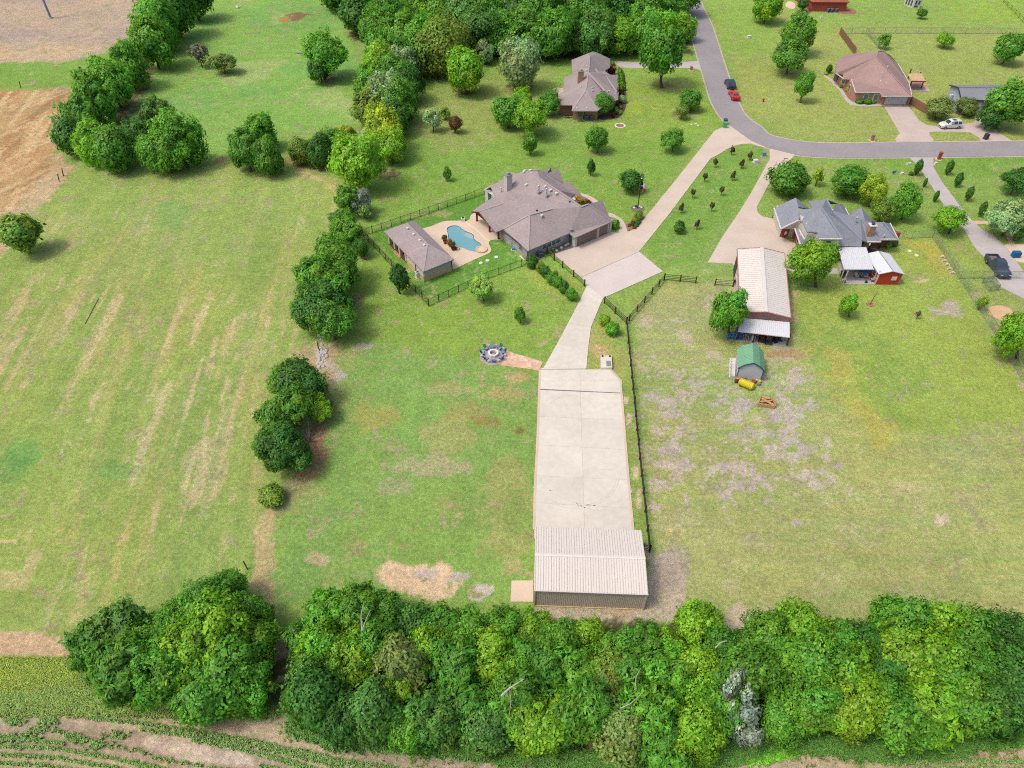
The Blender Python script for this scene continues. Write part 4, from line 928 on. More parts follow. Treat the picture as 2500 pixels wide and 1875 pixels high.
fw = MB().prism([(gw[1].x,gw[1].y-.04),(gw[2].x,gw[2].y-.04),(gw[2].x,gw[2].y+.02),(gw[1].x,gw[1].y+.02)], 0, ez-.05)
fw.add([gw[1]+Vector((0,-.05,ez-.06)), gw[2]+Vector((0,-.05,ez-.06)), Vector((y1.x,(gw[1].y+gw[2].y)/2-.05,4.5)), gw[1]+Vector((0,.06,ez-.06)), gw[2]+Vector((0,.06,ez-.06)), Vector((y1.x,(gw[1].y+gw[2].y)/2+.06,4.5))], [(0,1,2),(5,4,3),(0,3,4,1),(1,4,5,2),(2,5,3,0)])
fw.build('end_wall', M('barn_dusk'), BN)
window(BN, gw[0], gw[1], .36, 1.3, .9, 2.0, 'glass_dark', 'trim_white', 0); door(BN, gw[0], gw[1], .12, 3.0, 2.8, M('trim_dark'), 'barn_door', 1)
lt = zm(1720,740,5.53)
L0,L1,L2,L3 = lt(490,200,3.0), lt(1148,258,3.0), lt(1152,462,2.35), lt(452,380,2.35)
roof(BN, [[L0,L3,L2,L1]], M('roof_white'), .12, 'lean_to_roof')
for i in range(26):
    t = (i+.5)/26; MB().beam(L0.lerp(L1,t)+Vector((0,0,.02)), L3.lerp(L2,t)+Vector((0,0,.02)), .06, .05).build('roof_rib', M('roof_white'), BN)
for (x, y) in ((1105,582),(650,535),(425,505),(880,555)):
    p = lt(x, y); MB().beam((p.x,p.y,0),(p.x,p.y,2.3), .16,.16).build('post', M('wood_red'), BN)
flat('lean_to_floor', [lt(415,515), lt(1115,592), Vector((L1.x-.1, gw[2].y-.1, 0)), Vector((L0.x+.1, gw[1].y-.1, 0))], .08, M('concrete_grey'), 'concrete floor under the barn lean-to')

# ---- green gambrel shed
GS = thing('garden_shed', 'small pale shed with a green gambrel metal roof in front of the barn', 'shed', lt(420,1010))
c_ = lt(420,1015); e_ = lt(755,1060); U = (e_-c_).normalized(); Vv = Vector((-U.y, U.x, 0)); wd = (e_-c_).length; dp = 3.9
def gs(u, v, z): return c_ + U*u*wd + Vv*v + Vector((0,0,z))
hw, hk, hr = 1.95, 2.75, 3.25
prof = [(-.04,hw),(.2,hk),(.5,hr),(.8,hk),(1.04,hw)]
for i in range(4):
    (u0,z0),(u1,z1) = prof[i], prof[i+1]
    roof(GS, [[gs(u0,-.12,z0), gs(u1,-.12,z1), gs(u1,dp+.12,z1), gs(u0,dp+.12,z0)]], M('roof_green'), .07)
    for k in range(13):
        v = -.1 + (dp+.2)*(k+.5)/13; MB().beam(gs(u0,v,z0+.02), gs(u1,v,z1+.02), .05, .04).build('roof_rib', M('roof_green'), GS)
    MB().beam(gs(u0,-.14,z0), gs(u1,-.14,z1), .08, .14).build('edge_trim', mat('trim_teal', (52,96,104), .6, .05, 2), GS)
pf = [(.02,0),(.98,0),(.98,hw),(.8,hk-.05),(.5,hr-.06),(.2,hk-.05),(.02,hw)]
gwm = MB(); kk = len(pf); A0 = [gs(u,0,z) for u,z in pf]; A1 = [gs(u,dp,z) for u,z in pf]
gwm.add(A0 + A1, [tuple(range(kk)), tuple(range(kk,2*kk))[::-1]] + [(i, i+kk, (i+1)%kk+kk, (i+1)%kk) for i in range(kk)]); gwm.build('wall', mat('shed_grey', (206,210,226), .75, .03, .6), GS)
for u in (.02,.98): MB().beam(gs(u,-.03,0), gs(u,-.03,hw), .08,.06).build('corner_trim', MATS['trim_teal'], GS)
dk = MB().prism([lt(335,765), lt(415,770), lt(405,1012), lt(332,1003)], 0, .4).build('deck', M('trim_white'), GS)
for i in range(6):
    t = i/5; p_ = lt(345,775).lerp(lt(338,1000), t); MB().beam((p_.x,p_.y,.35),(p_.x,p_.y,1.2), .07,.07).build('rail_post', M('trim_white'), GS)
MB().beam(lt(345,775,1.2), lt(338,1000,1.2), .08,.08).build('handrail', M('trim_white'), GS)

# ---- pale building behind the trees at the right edge
g6 = zm(2100,0,5.53)
GB = thing('garage_building', 'grey metal-roofed outbuilding half hidden behind three trees at the right edge', 'building', g6(1360,1400))
zz1 = 3.0
e1_,e2_ = g6(1365,1345,zz1), g6(1900,1370,zz1); rr1, rr2 = g6(1325,1180,4.4), g6(1960,1182,4.4); f1_ = g6(1205,1150,zz1); f2_ = g6(1890,1142,zz1)
roof(GB, [[e1_,e2_,rr2,rr1],[rr1,rr2,f2_,f1_]], M('roof_bluegrey'), .15); caps(GB, [(rr1,rr2)], M('roof_bluegrey'), .3)
wb = [Vector((e1_.x+.2,e1_.y+.3,0)), Vector((e2_.x-.2,e2_.y+.3,0)), Vector((f2_.x-.1,f2_.y-.4,0)), Vector((f1_.x+.3,f1_.y-.3,0))]
walls(GB, wb, zz1-.1, mat('siding_blue', (186,196,216), .8, .04, .6))
P = [Vector((wb[3].x,wb[3].y,zz1-.12)), Vector((wb[0].x,wb[0].y,zz1-.12)), Vector((rr1.x+.25,rr1.y-.05,4.25))]
GBw = MB().add(P+[p+Vector((.12,0,0)) for p in P], [(0,1,2),(5,4,3),(0,3,4,1),(1,4,5,2),(2,5,3,0)]).build('gable_wall', MATS['siding_blue'], GB)
door(GB, wb[0], wb[1], .42, 2.4, 2.4, M('door_white')); MB().beam(e1_, rr1, .14,.2).build('trim', M('trim_dark'), GB); MB().beam(rr1, f1_, .14,.2).build('trim', M('trim_dark'), GB); MB().beam(e1_, e2_, .14,.2).build('trim', M('trim_dark'), GB)
vent(GB, g6(1232,1290,2.0), 'white_plastic', .5, 0, 'wall_vent')

# ---- house cut by the top edge, with a red-brown roof
t7 = zm(1800,0,3.16)
TH = thing('brick_house', 'red-brown roofed house cut off by the top edge, three grey units at its foot', 'house', t7(560,95))
ez = 2.7
A7 = [t7(566,88), t7(830,90)]
a,b = t7(556,40,ez), t7(832,40,ez); Lx = b-a
walls(TH, [A7[0], A7[1], A7[1]+Vector((1,12,0)), A7[0]+Vector((-2,12,0))], ez, M('brick_red'))
rbk = mat('shingle_brick', (170,104,80), .9, .08, .3, .12, 4)
roof(TH, [[A7[0]+Vector((-.4,-.4,ez)), A7[1]+Vector((.4,-.4,ez)), A7[1]+Vector((-6,7,5.6)), A7[0]+Vector((6,7,5.6))], [A7[0]+Vector((-.4,-.4,ez)), A7[0]+Vector((6,7,5.6)), A7[0]+Vector((-2.4,13,ez))], [A7[1]+Vector((.4,-.4,ez)), A7[1]+Vector((1.4,13,ez)), A7[1]+Vector((-6,7,5.6))], [A7[0]+Vector((-2.4,13,ez)), A7[0]+Vector((6,7,5.6)), A7[1]+Vector((-6,7,5.6)), A7[1]+Vector((1.4,13,ez))]], rbk)
for i, x in enumerate((697,727,762)): ac_unit(None, t7(x, 96), ('left','middle','right')[i]+' of the three grey cooling units in front of the red-brown roofed house', .9, .8, 'cooling units by the top house')
flat('flower_bed', smooth([t7(458,85), t7(470,112), t7(520,117), t7(565,100), t7(565,85)], 3), .03, M('mulch_red'), 'small mulch bed left of the red-brown roofed house')
flat('flower_bed', smooth([t7(790,95), t7(830,108), t7(900,108), t7(918,90), t7(880,66), t7(835,80)], 3), .03, M('mulch_red'), 'small mulch bed right of the red-brown roofed house')
flat('flower_bed', smooth([t7(370,40), t7(400,64), t7(440,66), t7(445,30), t7(400,10)], 3), .03, M('concrete_sand'), 'pale bed left of the dark cypress at the top edge')

# ---- white playhouse at the top edge
w8 = zm(2100,0,5.53)
WP = thing('playhouse', 'white glazed garden house cut by the top edge', 'garden house', w8(695,105))
c0_, c1_ = w8(700,104), w8(805,104); bkv = Vector((-1.4, 2.6, 0))
pl = [c0_, c1_, c1_+bkv, c0_+bkv]
walls(WP, pl, 2.3, M('trim_white'))
for t in (.3,.7): window(WP, pl[0], pl[1], t, .55, .9, 1.9, 'glass_dark', 'trim_white', 0)
window(WP, pl[0], pl[1], .4, 1.1, .15, .65, 'glass_dark', 'trim_white', 0)
for t in (.2,.5,.8): window(WP, pl[3], pl[0], t, .55, .4, 1.9, 'glass_dark', 'trim_white', 1)
mid = (pl[0]+pl[2])/2
roof(WP, [[pl[i]+(pl[i]-mid)*.1+Vector((0,0,2.3)), pl[(i+1)%4]+(pl[(i+1)%4]-mid)*.1+Vector((0,0,2.3)), mid+Vector((0,0,3.3))] for i in range(4)], M('roof_white'), .08)

# ---- timber pergola by the mauve-roofed house
PG = thing('pergola', 'tan-topped timber pergola on dark posts beside the mauve-roofed house', 'pergola', g6(660,1195))
z_ = 2.5; P4 = [g6(640,995,z_), g6(830,992,z_), g6(888,1092,z_), g6(695,1090,z_)]
roof(PG, [P4], M('pergola_tan'), .12)
for p in (g6(660,1195), g6(820,1195), g6(765,1112), g6(640,1070)):
    MB().beam((p.x,p.y,0), (p.x,p.y,2.42), .2,.2).build('post', M('wood_red'), PG)
for a,b in ((P4[3],P4[2]),(P4[2],P4[1])): MB().beam(a+Vector((0,0,-.2)), b+Vector((0,0,-.2)), .14,.22).build('beam', M('wood_red'), PG)
for i in range(9):
    t = (i+.5)/9; MB().beam(P4[0].lerp(P4[1],t)+Vector((0,0,.03)), P4[3].lerp(P4[2],t)+Vector((0,0,.03)), .1,.05).build('slat', M('pergola_tan'), PG)
flat('patio', [g6(640,1120), g6(660,1232), g6(940,1228), g6(860,1100), g6(720,1090)], .05, M('flag_paint') if 0 else mat('paver_salmon', (222,170,150), .9, .1, 1.2, .12, 4), 'salmon paver patio under the pergola')
flat('patio_border', [g6(650,1212), g6(655,1236), g6(945,1232), g6(925,1205)], .06, M('concrete_grey'), 'pale border of the pergola patio')

# ------------------------------------------------------------ trees: crowns of many small leaf sprays
def crown(name, seed, nl=34, rl=(.24,.40), per=480, leaf=.069, asp=1.7, flat_=.0, zlo=-.85, outl=5, droop=0.0, spread=.70, col=(1,1,1), inner=260, taper=0.0):
    rg = np.random.default_rng(seed)
    cs = []
    tries = 0
    while len(cs) < nl and tries < 4000:
        tries += 1
        d = rg.normal(size=3); d /= np.linalg.norm(d)
        if d[2] < zlo: continue
        r = spread*(rg.uniform(.55, 1.0) if len(cs) % 3 else rg.uniform(.2,.7))
        c = d*r
        if taper: 
            k = 1 - taper*max(0, c[2]); c[0] *= k; c[1] *= k
        if all(np.linalg.norm(c-o[0]) > .19 for o in cs): cs.append((c, rg.uniform(*rl)))
    for _ in range(outl):
        d = rg.normal(size=3); d /= np.linalg.norm(d); d[2] = abs(d[2])*.8-.15; cs.append((d*rg.uniform(.8,.92), rg.uniform(.14,.22)))
    pos, nor, tin, siz = [], [], [], []
    for c, r in cs:
        n = int(per*(r/.34)**2)
        d = rg.normal(size=(n, 3)); d /= np.linalg.norm(d, axis=1)[:, None]
        out = c/(np.linalg.norm(c)+1e-6)
        keep = (d@out + .35*d[:, 2]) > rg.uniform(-.75, .15, n); d = d[keep]; n = len(d)
        rr = r*rg.uniform(.55, 1.12, n)**.6
        # ragged lobes: a few directions stick out as twigs
        tw = rg.normal(size=(7, 3)); tw /= np.linalg.norm(tw, axis=1)[:, None]
        rr *= 1 + .75*np.clip((d@tw.T).max(1)-.80, 0, 1)/.2
        p = c + d*rr[:, None]
        lt_ = rg.uniform(.78, 1.2)
        hue = rg.normal()*.10
        # leaf tint: random per lobe and per leaf; inner leaves get a darker range
        t = lt_*rg.uniform(.55, 1.5, n)
        tc_ = np.stack([t*(1+hue+rg.normal(size=n)*.10), t, t*(1-hue*.6)], 1)
        pos.append(p); nor.append(d + .55*out); tin.append(tc_); siz.append(np.full(n, leaf)*rg.uniform(.45, 1.6, n))
    if inner:
        d = rg.normal(size=(inner, 3)); d /= np.linalg.norm(d, axis=1)[:, None]
        p = d*rg.uniform(.2, .62, inner)[:, None]; p[:, 2] *= .85
        pos.append(p); nor.append(d); t = rg.uniform(.7, 1.0, inner); tin.append(np.stack([t, t, t], 1)); siz.append(np.full(inner, leaf*2.1))
    p = np.concatenate(pos); nn = np.concatenate(nor) + rg.normal(size=(len(p), 3))*.55 + np.array([0, 0, .35]); nn /= np.linalg.norm(nn, axis=1)[:, None]
    tn = np.concatenate(tin)*np.array(col); sz = np.concatenate(siz)
    a = rg.normal(size=(len(p), 3)); a[:, 2] -= droop; a -= nn*(a*nn).sum(1)[:, None]; a /= np.linalg.norm(a, axis=1)[:, None]; b = np.cross(nn, a)
    L = (sz*asp/2)[:, None]; W = (sz/2)[:, None]
    v = np.stack([p - a*L, p + b*W - nn*W*.35 + a*L*.1, p + a*L - nn*L*.25, p - b*W - nn*W*.35 + a*L*.1], 1).reshape(-1, 3)
    n = len(p); f = np.arange(n*4).reshape(n, 4)
    tri = np.concatenate([f[:, [0,1,2]], f[:, [0,2,3]]])
    sn = np.concatenate(nor); sn = sn/np.linalg.norm(sn, axis=1)[:, None]*.62 + nn*.75 + np.array([0, 0, .25]); sn /= np.linalg.norm(sn, axis=1)[:, None]
    gn = np.cross(v[tri[:, 1]]-v[tri[:, 0]], v[tri[:, 2]]-v[tri[:, 0]]); fl = (gn*np.concatenate([sn, sn])).sum(1) < 0
    tri[fl] = tri[fl][:, [0, 2, 1]]
    me = bpy.data.meshes.new(name); me.vertices.add(n*4); me.vertices.foreach_set('co', v.astype(np.float32).ravel())
    me.loops.add(tri.size); me.loops.foreach_set('vertex_index', tri.astype(np.int32).ravel())
    me.polygons.add(len(tri)); me.polygons.foreach_set('loop_start', np.arange(0, tri.size, 3, dtype=np.int32)); me.polygons.foreach_set('loop_total', np.full(len(tri), 3, np.int32))
    me.update(calc_edges=True)
    ca = me.color_attributes.new('tint', 'FLOAT_COLOR', 'POINT')
    ca.data.foreach_set('color', np.concatenate([np.repeat(np.clip(tn, .2, 2.2), 4, 0), np.ones((n*4, 1))], 1).astype(np.float32).ravel())
    me.polygons.foreach_set('use_smooth', np.ones(len(tri), bool)); me.normals_split_custom_set_from_vertices(np.repeat(sn, 4, 0).tolist())
    me.materials.append(M('leaf')); return me
CR = {
 'round': [crown('crown', 1), crown('crown', 2, 38), crown('crown', 4, 34, (.22,.44), outl=9, spread=.76), crown('crown', 3, 30, (.28,.46))],
 'clump': [crown('crown', 11, 30, (.20,.36), 682, 0.058, 1.6, spread=.86, outl=14), crown('crown', 12, 34, (.18,.33), 735, 0.056, 1.6, spread=.88, outl=16), crown('crown', 13, 28, (.20,.38), 700, 0.059, 1.5, spread=.86, outl=13), crown('crown', 14, 32, (.18,.36), 700, 0.056, 1.7, spread=.9, outl=16), crown('crown', 15, 26, (.16,.42), 700, 0.061, 1.6, spread=.88, outl=18), crown('crown', 16, 36, (.16,.32), 735, 0.055, 1.6, spread=.92, outl=18)],
 'plume': [crown('crown', 21, 36, (.18,.32), 578, 0.058, 2.6, droop=.8, outl=14, spread=.82), crown('crown', 22, 38, (.18,.30), 578, 0.058, 2.8, droop=1.0, outl=15, spread=.84), crown('crown', 23, 32, (.16,.36), 578, 0.056, 2.6, droop=.5, outl=16, spread=.88)],
 'sparse': [crown('crown', 31, 20, (.20,.32), 150, .10, 1.7, spread=.78, outl=8, inner=40), crown('crown', 32, 18, (.2,.34), 150, .10, 1.7, spread=.8, outl=7, inner=40)],
 'bush': [crown('crown', 41, 22, (.34,.5), 200, .13, 1.5, zlo=-.5, outl=3), crown('crown', 42, 20, (.32,.5), 200, .13, 1.6, zlo=-.5, outl=4)],
 'ball': [crown('crown', 51, 46, (.30,.36), 260, .075, 1.3, spread=.62, outl=0)],
 'cone': [crown('crown', 61, 40, (.26,.38), 220, .10, 2.0, taper=.75, outl=3, zlo=-1), crown('crown', 62, 40, (.24,.36), 220, .10, 2.0, taper=.6, outl=4, zlo=-1)],
 'small': [crown('crown', 71, 9, (.34,.5), 46, .26, 1.6, outl=3, inner=10), crown('crown', 72, 8, (.34,.52), 46, .26, 1.7, outl=3, inner=10)],
}
def trunk_mesh(seed, limbs=5, r=.05):
    rg = random.Random(seed); mb = MB()
    b = [(rg.uniform(-.03,.03), rg.uniform(-.03,.03), z) for z in (-.02, .12, .3, .5, .68)]
    mb.tube(b, [r*1.35, r, r*.85, r*.6, r*.25], 7)
    for i in range(limbs):
        a = 2*pi*i/limbs + rg.uniform(-.4,.4); z = rg.uniform(.2,.45); L = rg.uniform(.3,.5)
        mb.tube([(0,0,z), (cos(a)*L*.45, sin(a)*L*.45, z+.12), (cos(a)*L, sin(a)*L, z+.32)], [r*.5, r*.33, r*.1], 5)
    o = mb.build('trunk', M('bark')); me = o.data; bpy.data.objects.remove(o); return me
TR = [trunk_mesh(i) for i in range(3)]
CNAME = {}
PAL = {  # sunlit leaf colours as they look in the photograph
 'bright': (104,148,40), 'lime': (112,150,42), 'mid': (84,134,44), 'green': (78,126,44), 'dark': (62,106,42), 'deep': (56,98,42), 'olive': (102,128,52), 'dust': (104,126,70), 'pale': (122,150,112),
 'yellow': (132,154,44), 'bluegreen': (76,118,54), 'grey': (132,128,108), 'silver': (178,194,178), 'rust': (128,92,54), 'wine': (110,46,44), 'gold': (226,196,20), 'willow': (128,158,84), 'purple': (108,98,70), 'peach': (206,160,100)}
trng = random.Random(7)
def tree(px, py, wpx, col='mid', kind='round', h=None, base=None, name='broadleaf_tree', label='', cat='tree', group=None, hw=1.0, k=None, zc=.56, trunk=True, depth=1.0, src=False, lean=None):
    """a tree whose crown centre is seen at (px, py) with a crown wpx wide (2212-wide photo pixels)"""
    if not src: px, py, wpx = px*DS, py*DS, wpx*DS
    W = wpx/ppm(py)
    if h is None: h = W*1.02*hw
    if base is not None:
        bx, by = (base if src else (base[0]*DS, base[1]*DS)); g = G(bx, by)
        zz = h*zc
        for z in np.arange(.2, 14, .05):
            if PJ(g.x, g.y, z)[1] <= py: zz = z; break
        h = zz/zc
    else: g = G(px, py, h*zc); g.z = 0
    W = wpx/(FPX/((g.y)*ct+(CAM_H-h*zc)*st))
    t = thing(name, label, cat, g, 0, group)
    me = CR[kind][(k if k is not None else trng.randrange(99)) % len(CR[kind])]
    c = bpy.data.objects.new('crown', me); COL.objects.link(c); c.parent = t
    hc = h*(1-zc) 
    c.location = (0, 0, h*zc); c.scale = (W/2*.98, W/2*.98*depth, hc); c.rotation_euler = (trng.uniform(-.12,.12), trng.uniform(-.12,.12), trng.uniform(0, 6.28))
    if base is not None:
        gx = G(px, py, h*zc); c.location.x = gx.x-g.x; c.location.y = 0
    l = [min(.75, v*k_) for v, k_ in zip(alb(PAL[col]), (1.15,1.2,1.2) if col in ('silver','grey','purple','wine','rust','gold','peach') else (2.45, 2.45, 2.05))]; j = trng.uniform(.88, 1.12); c.color = (l[0]*j*trng.uniform(.92,1.1), l[1]*j, l[2]*j, 1)
    if trunk:
        s = bpy.data.objects.new('trunk', TR[trng.randrange(3)]); COL.objects.link(s); s.parent = t; s.scale = (max(W*.45, h*.45), max(W*.45, h*.45), h)
        s.rotation_euler = (0, 0, trng.uniform(0, 6.28))
        if base is not None and abs(c.location.x) > .2: s.rotation_euler = (0, math.atan2(c.location.x, h*.6), 0)
    return t

ORD = ['first','second','third','fourth','fifth','sixth','seventh','eighth','ninth','tenth','eleventh','twelfth','thirteenth','fourteenth','fifteenth','sixteenth','seventeenth','eighteenth','nineteenth','twentieth','twenty-first','twenty-second','twenty-third','twenty-fourth','twenty-fifth','twenty-sixth','twenty-seventh','twenty-eighth','twenty-ninth','thirtieth']
WORD = {'bright':'bright green','lime':'lime green','mid':'mid green','green':'green','dark':'dark green','deep':'deep green','olive':'olive','dust':'dusty olive','pale':'pale green','yellow':'yellow green','bluegreen':'blue green','grey':'greyish','silver':'silvery','rust':'rust brown','willow':'pale yellow-green'}
def rows_of_trees(rows, where, group, axis=0, htf=None, scl=1.04):
    for rn, row in rows:
        row = sorted(row, key=lambda q: q[axis])
        for i, q in enumerate(row):
            px, py, w_, col, kd = q[:5]
            frm = 'left' if axis == 0 else 'top'; n_ = i+1
            lb = '%s tree, %d%s from %s in %s of %s' % (WORD[col], n_, 'th' if 10 < n_ < 14 else {1:'st',2:'nd',3:'rd'}.get(n_ % 10, 'th'), frm, rn, where)
            tree(px, py, w_*scl, col, kd, label=lb, group=group, h=(htf(py, w_)*trng.uniform(.84,1.2) if htf else None), hw=1.05, zc=.51)

# woods along the bottom of the picture
wood = [
 ('back row', [(655,1379,90,'green','plume'),(705,1329,110,'mid','plume'),(775,1322,110,'mid','plume'),(835,1324,90,'green','clump'),(900,1349,90,'dark','round'),(955,1356,100,'green','round'),(1015,1371,105,'mid','clump'),(1085,1361,105,'mid','clump'),(1140,1358,95,'bright','clump'),(1205,1401,110,'mid','clump'),(1265,1384,90,'bright','clump'),(1330,1416,100,'mid','plume'),(1385,1391,100,'green','plume'),(1440,1401,90,'bright','clump'),(1510,1349,95,'bright','clump'),(1555,1404,100,'green','clump'),(1605,1404,90,'green','round'),(1660,1382,105,'mid','clump'),(1730,1359,120,'bright','clump'),(1800,1389,105,'mid','clump'),(1865,1399,100,'dark','round'),(1945,1349,120,'mid','clump'),(2015,1364,115,'bright','clump'),(2085,1384,110,'mid','clump'),(2150,1384,110,'dark','clump'),(2205,1379,90,'dark','round')]),
 ('middle row', [(668,1458,88,'bluegreen','round'),(700,1400,115,'bright','clump'),(755,1430,125,'lime','clump'),(815,1400,115,'green','clump'),(865,1440,130,'dust','plume'),(930,1410,115,'bright','clump'),(985,1440,125,'green','plume'),(1055,1415,130,'bright','clump'),(1120,1435,120,'mid','clump'),(1175,1440,120,'green','plume'),(1245,1455,130,'mid','plume'),(1310,1460,125,'olive','round'),(1370,1450,120,'green','plume'),(1435,1460,125,'mid','plume'),(1500,1460,120,'bright','clump'),(1560,1460,110,'green','clump'),(1625,1455,120,'mid','clump'),(1695,1450,130,'bright','clump'),(1760,1435,130,'mid','clump'),(1825,1450,130,'bright','clump'),(1900,1450,120,'dark','clump'),(1965,1420,140,'bright','clump'),(2035,1440,140,'mid','clump'),(2105,1450,130,'mid','clump'),(2170,1460,120,'dark','round')]),
 ('front row', [(652,1505,80,'bluegreen','round'),(690,1510,125,'dark','round'),(740,1560,105,'deep','plume'),(800,1535,120,'bluegreen','round'),(855,1500,110,'lime','clump'),(880,1570,100,'mid','clump'),(935,1545,120,'bluegreen','plume'),(1000,1520,125,'green','round'),(1055,1570,115,'bluegreen','round'),(1110,1510,130,'green','plume'),(1160,1560,130,'bright','clump'),(1225,1540,130,'mid','plume'),(1285,1530,130,'green','plume'),(1340,1580,120,'dust','round'),(1395,1540,130,'mid','plume'),(1430,1605,130,'green','plume'),(1500,1575,125,'lime','clump'),(1560,1530,110,'mid','clump'),(1690,1550,115,'mid','clump'),(1755,1520,130,'mid','clump'),(1830,1530,125,'lime','clump'),(1895,1520,120,'green','clump'),(1945,1555,130,'mid','clump'),(2010,1545,140,'bright','plume'),(2075,1520,130,'mid','clump'),(2140,1530,120,'dark','clump'),(2200,1520,110,'deep','round')]),
 ('left clump', [(205,1395,110,'green','plume'),(265,1365,130,'bluegreen','plume'),(270,1440,150,'green','plume'),(330,1390,120,'mid','clump'),(350,1455,130,'mid','clump'),(400,1340,110,'mid','clump'),(410,1410,150,'bright','clump'),(455,1310,120,'green','clump'),(475,1375,150,'bright','clump'),(490,1275,80,'mid','clump'),(495,1455,160,'mid','clump'),(540,1330,90,'mid','clump'),(540,1398,110,'bright','clump'),(535,1490,105,'mid','clump'),(440,1500,130,'green','clump')]),
]
rows_of_trees(wood, 'the bottom wood', 'trees of the wood along the bottom edge', 0, lambda py, w_: w_*DS/ppm(py*DS)*1.15, 1.04)
# the top wood
topw = [
 ('far row', [(735,-20,90,'dark','round'),(800,-25,100,'dark','round'),(870,-20,100,'mid','clump'),(940,-25,110,'green','clump'),(1010,-25,110,'bluegreen','clump'),(1080,-25,110,'dark','clump'),(1150,-20,110,'green','clump'),(1215,-25,100,'green','clump'),(1285,-25,100,'dark','clump'),(1350,-20,100,'mid','clump'),(1415,-15,95,'mid','clump'),(1470,-10,80,'green','clump')]),
 ('second row', [(775,28,85,'dark','round'),(838,30,90,'mid','clump'),(895,25,95,'bright','clump'),(950,20,95,'mid','clump'),(1005,28,95,'bluegreen','clump'),(1060,28,95,'mid','clump'),(1115,25,95,'bluegreen','clump'),(1170,25,100,'green','clump'),(1230,25,95,'mid','clump'),(1285,25,90,'green','clump'),(1340,28,95,'dark','clump'),(1395,25,90,'mid','clump'),(1445,25,80,'green','clump'),(1475,60,55,'bright','clump')]),
 ('third row', [(820,70,85,'mid','clump'),(872,72,90,'mid','clump'),(925,75,95,'mid','clump'),(975,85,85,'olive','clump'),(1030,70,95,'bluegreen','clump'),(1085,72,90,'green','clump'),(1140,75,95,'green','clump'),(1200,75,95,'mid','clump'),(1245,80,70,'bluegreen','clump'),(1290,75,80,'bluegreen','clump'),(1340,80,85,'bright','clump'),(1385,70,80,'mid','clump'),(1430,65,75,'bright','clump')]),
]
rows_of_trees(topw, 'the top wood', 'trees of the wood at the top edge', 0, lambda py, w_: w_*DS/ppm(py*DS)*.95)
# diagonal fence row at the top left
rows_of_trees([('diagonal row', [(415,-8,80,'dark','round'),(372,18,95,'green','round'),(335,48,95,'mid','round'),(325,92,90,'mid','round'),(270,140,85,'mid','plume'),(240,178,90,'mid','plume'),(205,215,95,'mid','plume'),(180,255,85,'green','plume'),(152,292,75,'dark','round'),(200,308,80,'bright','clump'),(245,318,90,'green','round'),(302,298,65,'dark','clump'),(338,248,66,'bluegreen','plume'),(385,305,100,'mid','clump'),(335,335,65,'green','clump'),(355,330,80,'mid','clump')])], 'the top-left pasture edge', 'trees of the diagonal fence row', 1)
rows_of_trees([('hedge line', [(560,285,70,'mid','plume'),(530,325,80,'green','plume'),(572,335,75,'green','plume'),(648,328,50,'olive','round'),(690,325,62,'dark','clump'),(722,305,56,'green','clump'),(748,292,44,'yellow','clump'),(772,352,105,'bright','clump'),(745,325,60,'mid','clump'),(800,300,56,'pale','sparse')])], 'the two pastures', 'trees between the pastures', 0)
rows_of_trees([('upper part', [(835,118,85,'mid','clump'),(868,138,80,'pale','clump'),(820,150,80,'bright','clump'),(900,110,85,'mid','round'),(945,108,95,'olive','round'),(850,165,90,'mid','clump'),(880,180,70,'dark','clump'),(800,190,70,'mid','clump'),(835,208,90,'pale','clump'),(862,222,80,'mid','clump'),(800,232,70,'olive','clump'),(850,250,70,'dark','clump'),(828,280,85,'yellow','clump'),(845,320,60,'lime','clump'),(845,262,55,'dark','clump')])], 'the pasture hedge', 'trees of the middle fence row', 1)
FR = 'trees of the fence row left of the pool house'
for (px,py,w_,c,kd,lb) in (
 (752,430,62,'mid','plume','feathery green tree at the top of the fence row, touching a silvery one'),(735,478,62,'green','plume','drooping bright-edged tree left of the silvery one'),(752,500,70,'mid','plume','feathery tree where the fence row meets the pool fence corner'),
 (722,560,100,'green','plume','topmost tree of the big dark clump beside the hay field'),(680,600,100,'mid','plume','left tree of the big dark clump beside the hay field'),(735,595,85,'mid','plume','right tree of the big dark clump beside the hay field'),(690,655,115,'dark','clump','lower tree of the big dark clump beside the hay field'),(715,690,90,'green','clump','lowest tree of the big dark clump, next to bare soil'),(665,675,80,'dark','clump','lower left tree of the big dark clump'),(718,640,95,'green','plume','middle tree of the big dark clump'),
 (640,815,95,'dark','round','round dark tree above the low clump by the hay field'),(665,835,80,'dark','round','dark tree beside the grey twiggy bush'),(612,825,70,'green','round','left shoulder tree above the low clump'),(630,880,95,'mid','plume','mid green tree in the low clump, over bare twigs'),(592,900,90,'green','plume','left tree of the low clump by the hay field'),(690,885,55,'bright','clump','bright narrow tree on the right of the low clump'),(605,965,110,'dark','clump','large round tree at the foot of the low clump'),(640,985,80,'dark','clump','right tree at the foot of the low clump'),(580,955,70,'green','clump','lower left tree of the low clump')):
    tree(px, py, w_, c, kd, label=lb, group=FR, hw=1.05)
tree(588,1068,52,'olive','bush', label='low light green bush alone below the low clump', name='bush', cat='bush', trunk=False, hw=.7)
tree(775,432,52,'silver','plume', label='silvery pale tree in the fence row above the pool house', hw=1.1)
tree(790,455,40,'dust','sparse', label='grey-green scrub right of the silvery tree', hw=.9)
tree(768,520,40,'grey','sparse', label='bare grey scrub at the pool fence corner', name='bush', cat='bush', trunk=False, hw=.7)
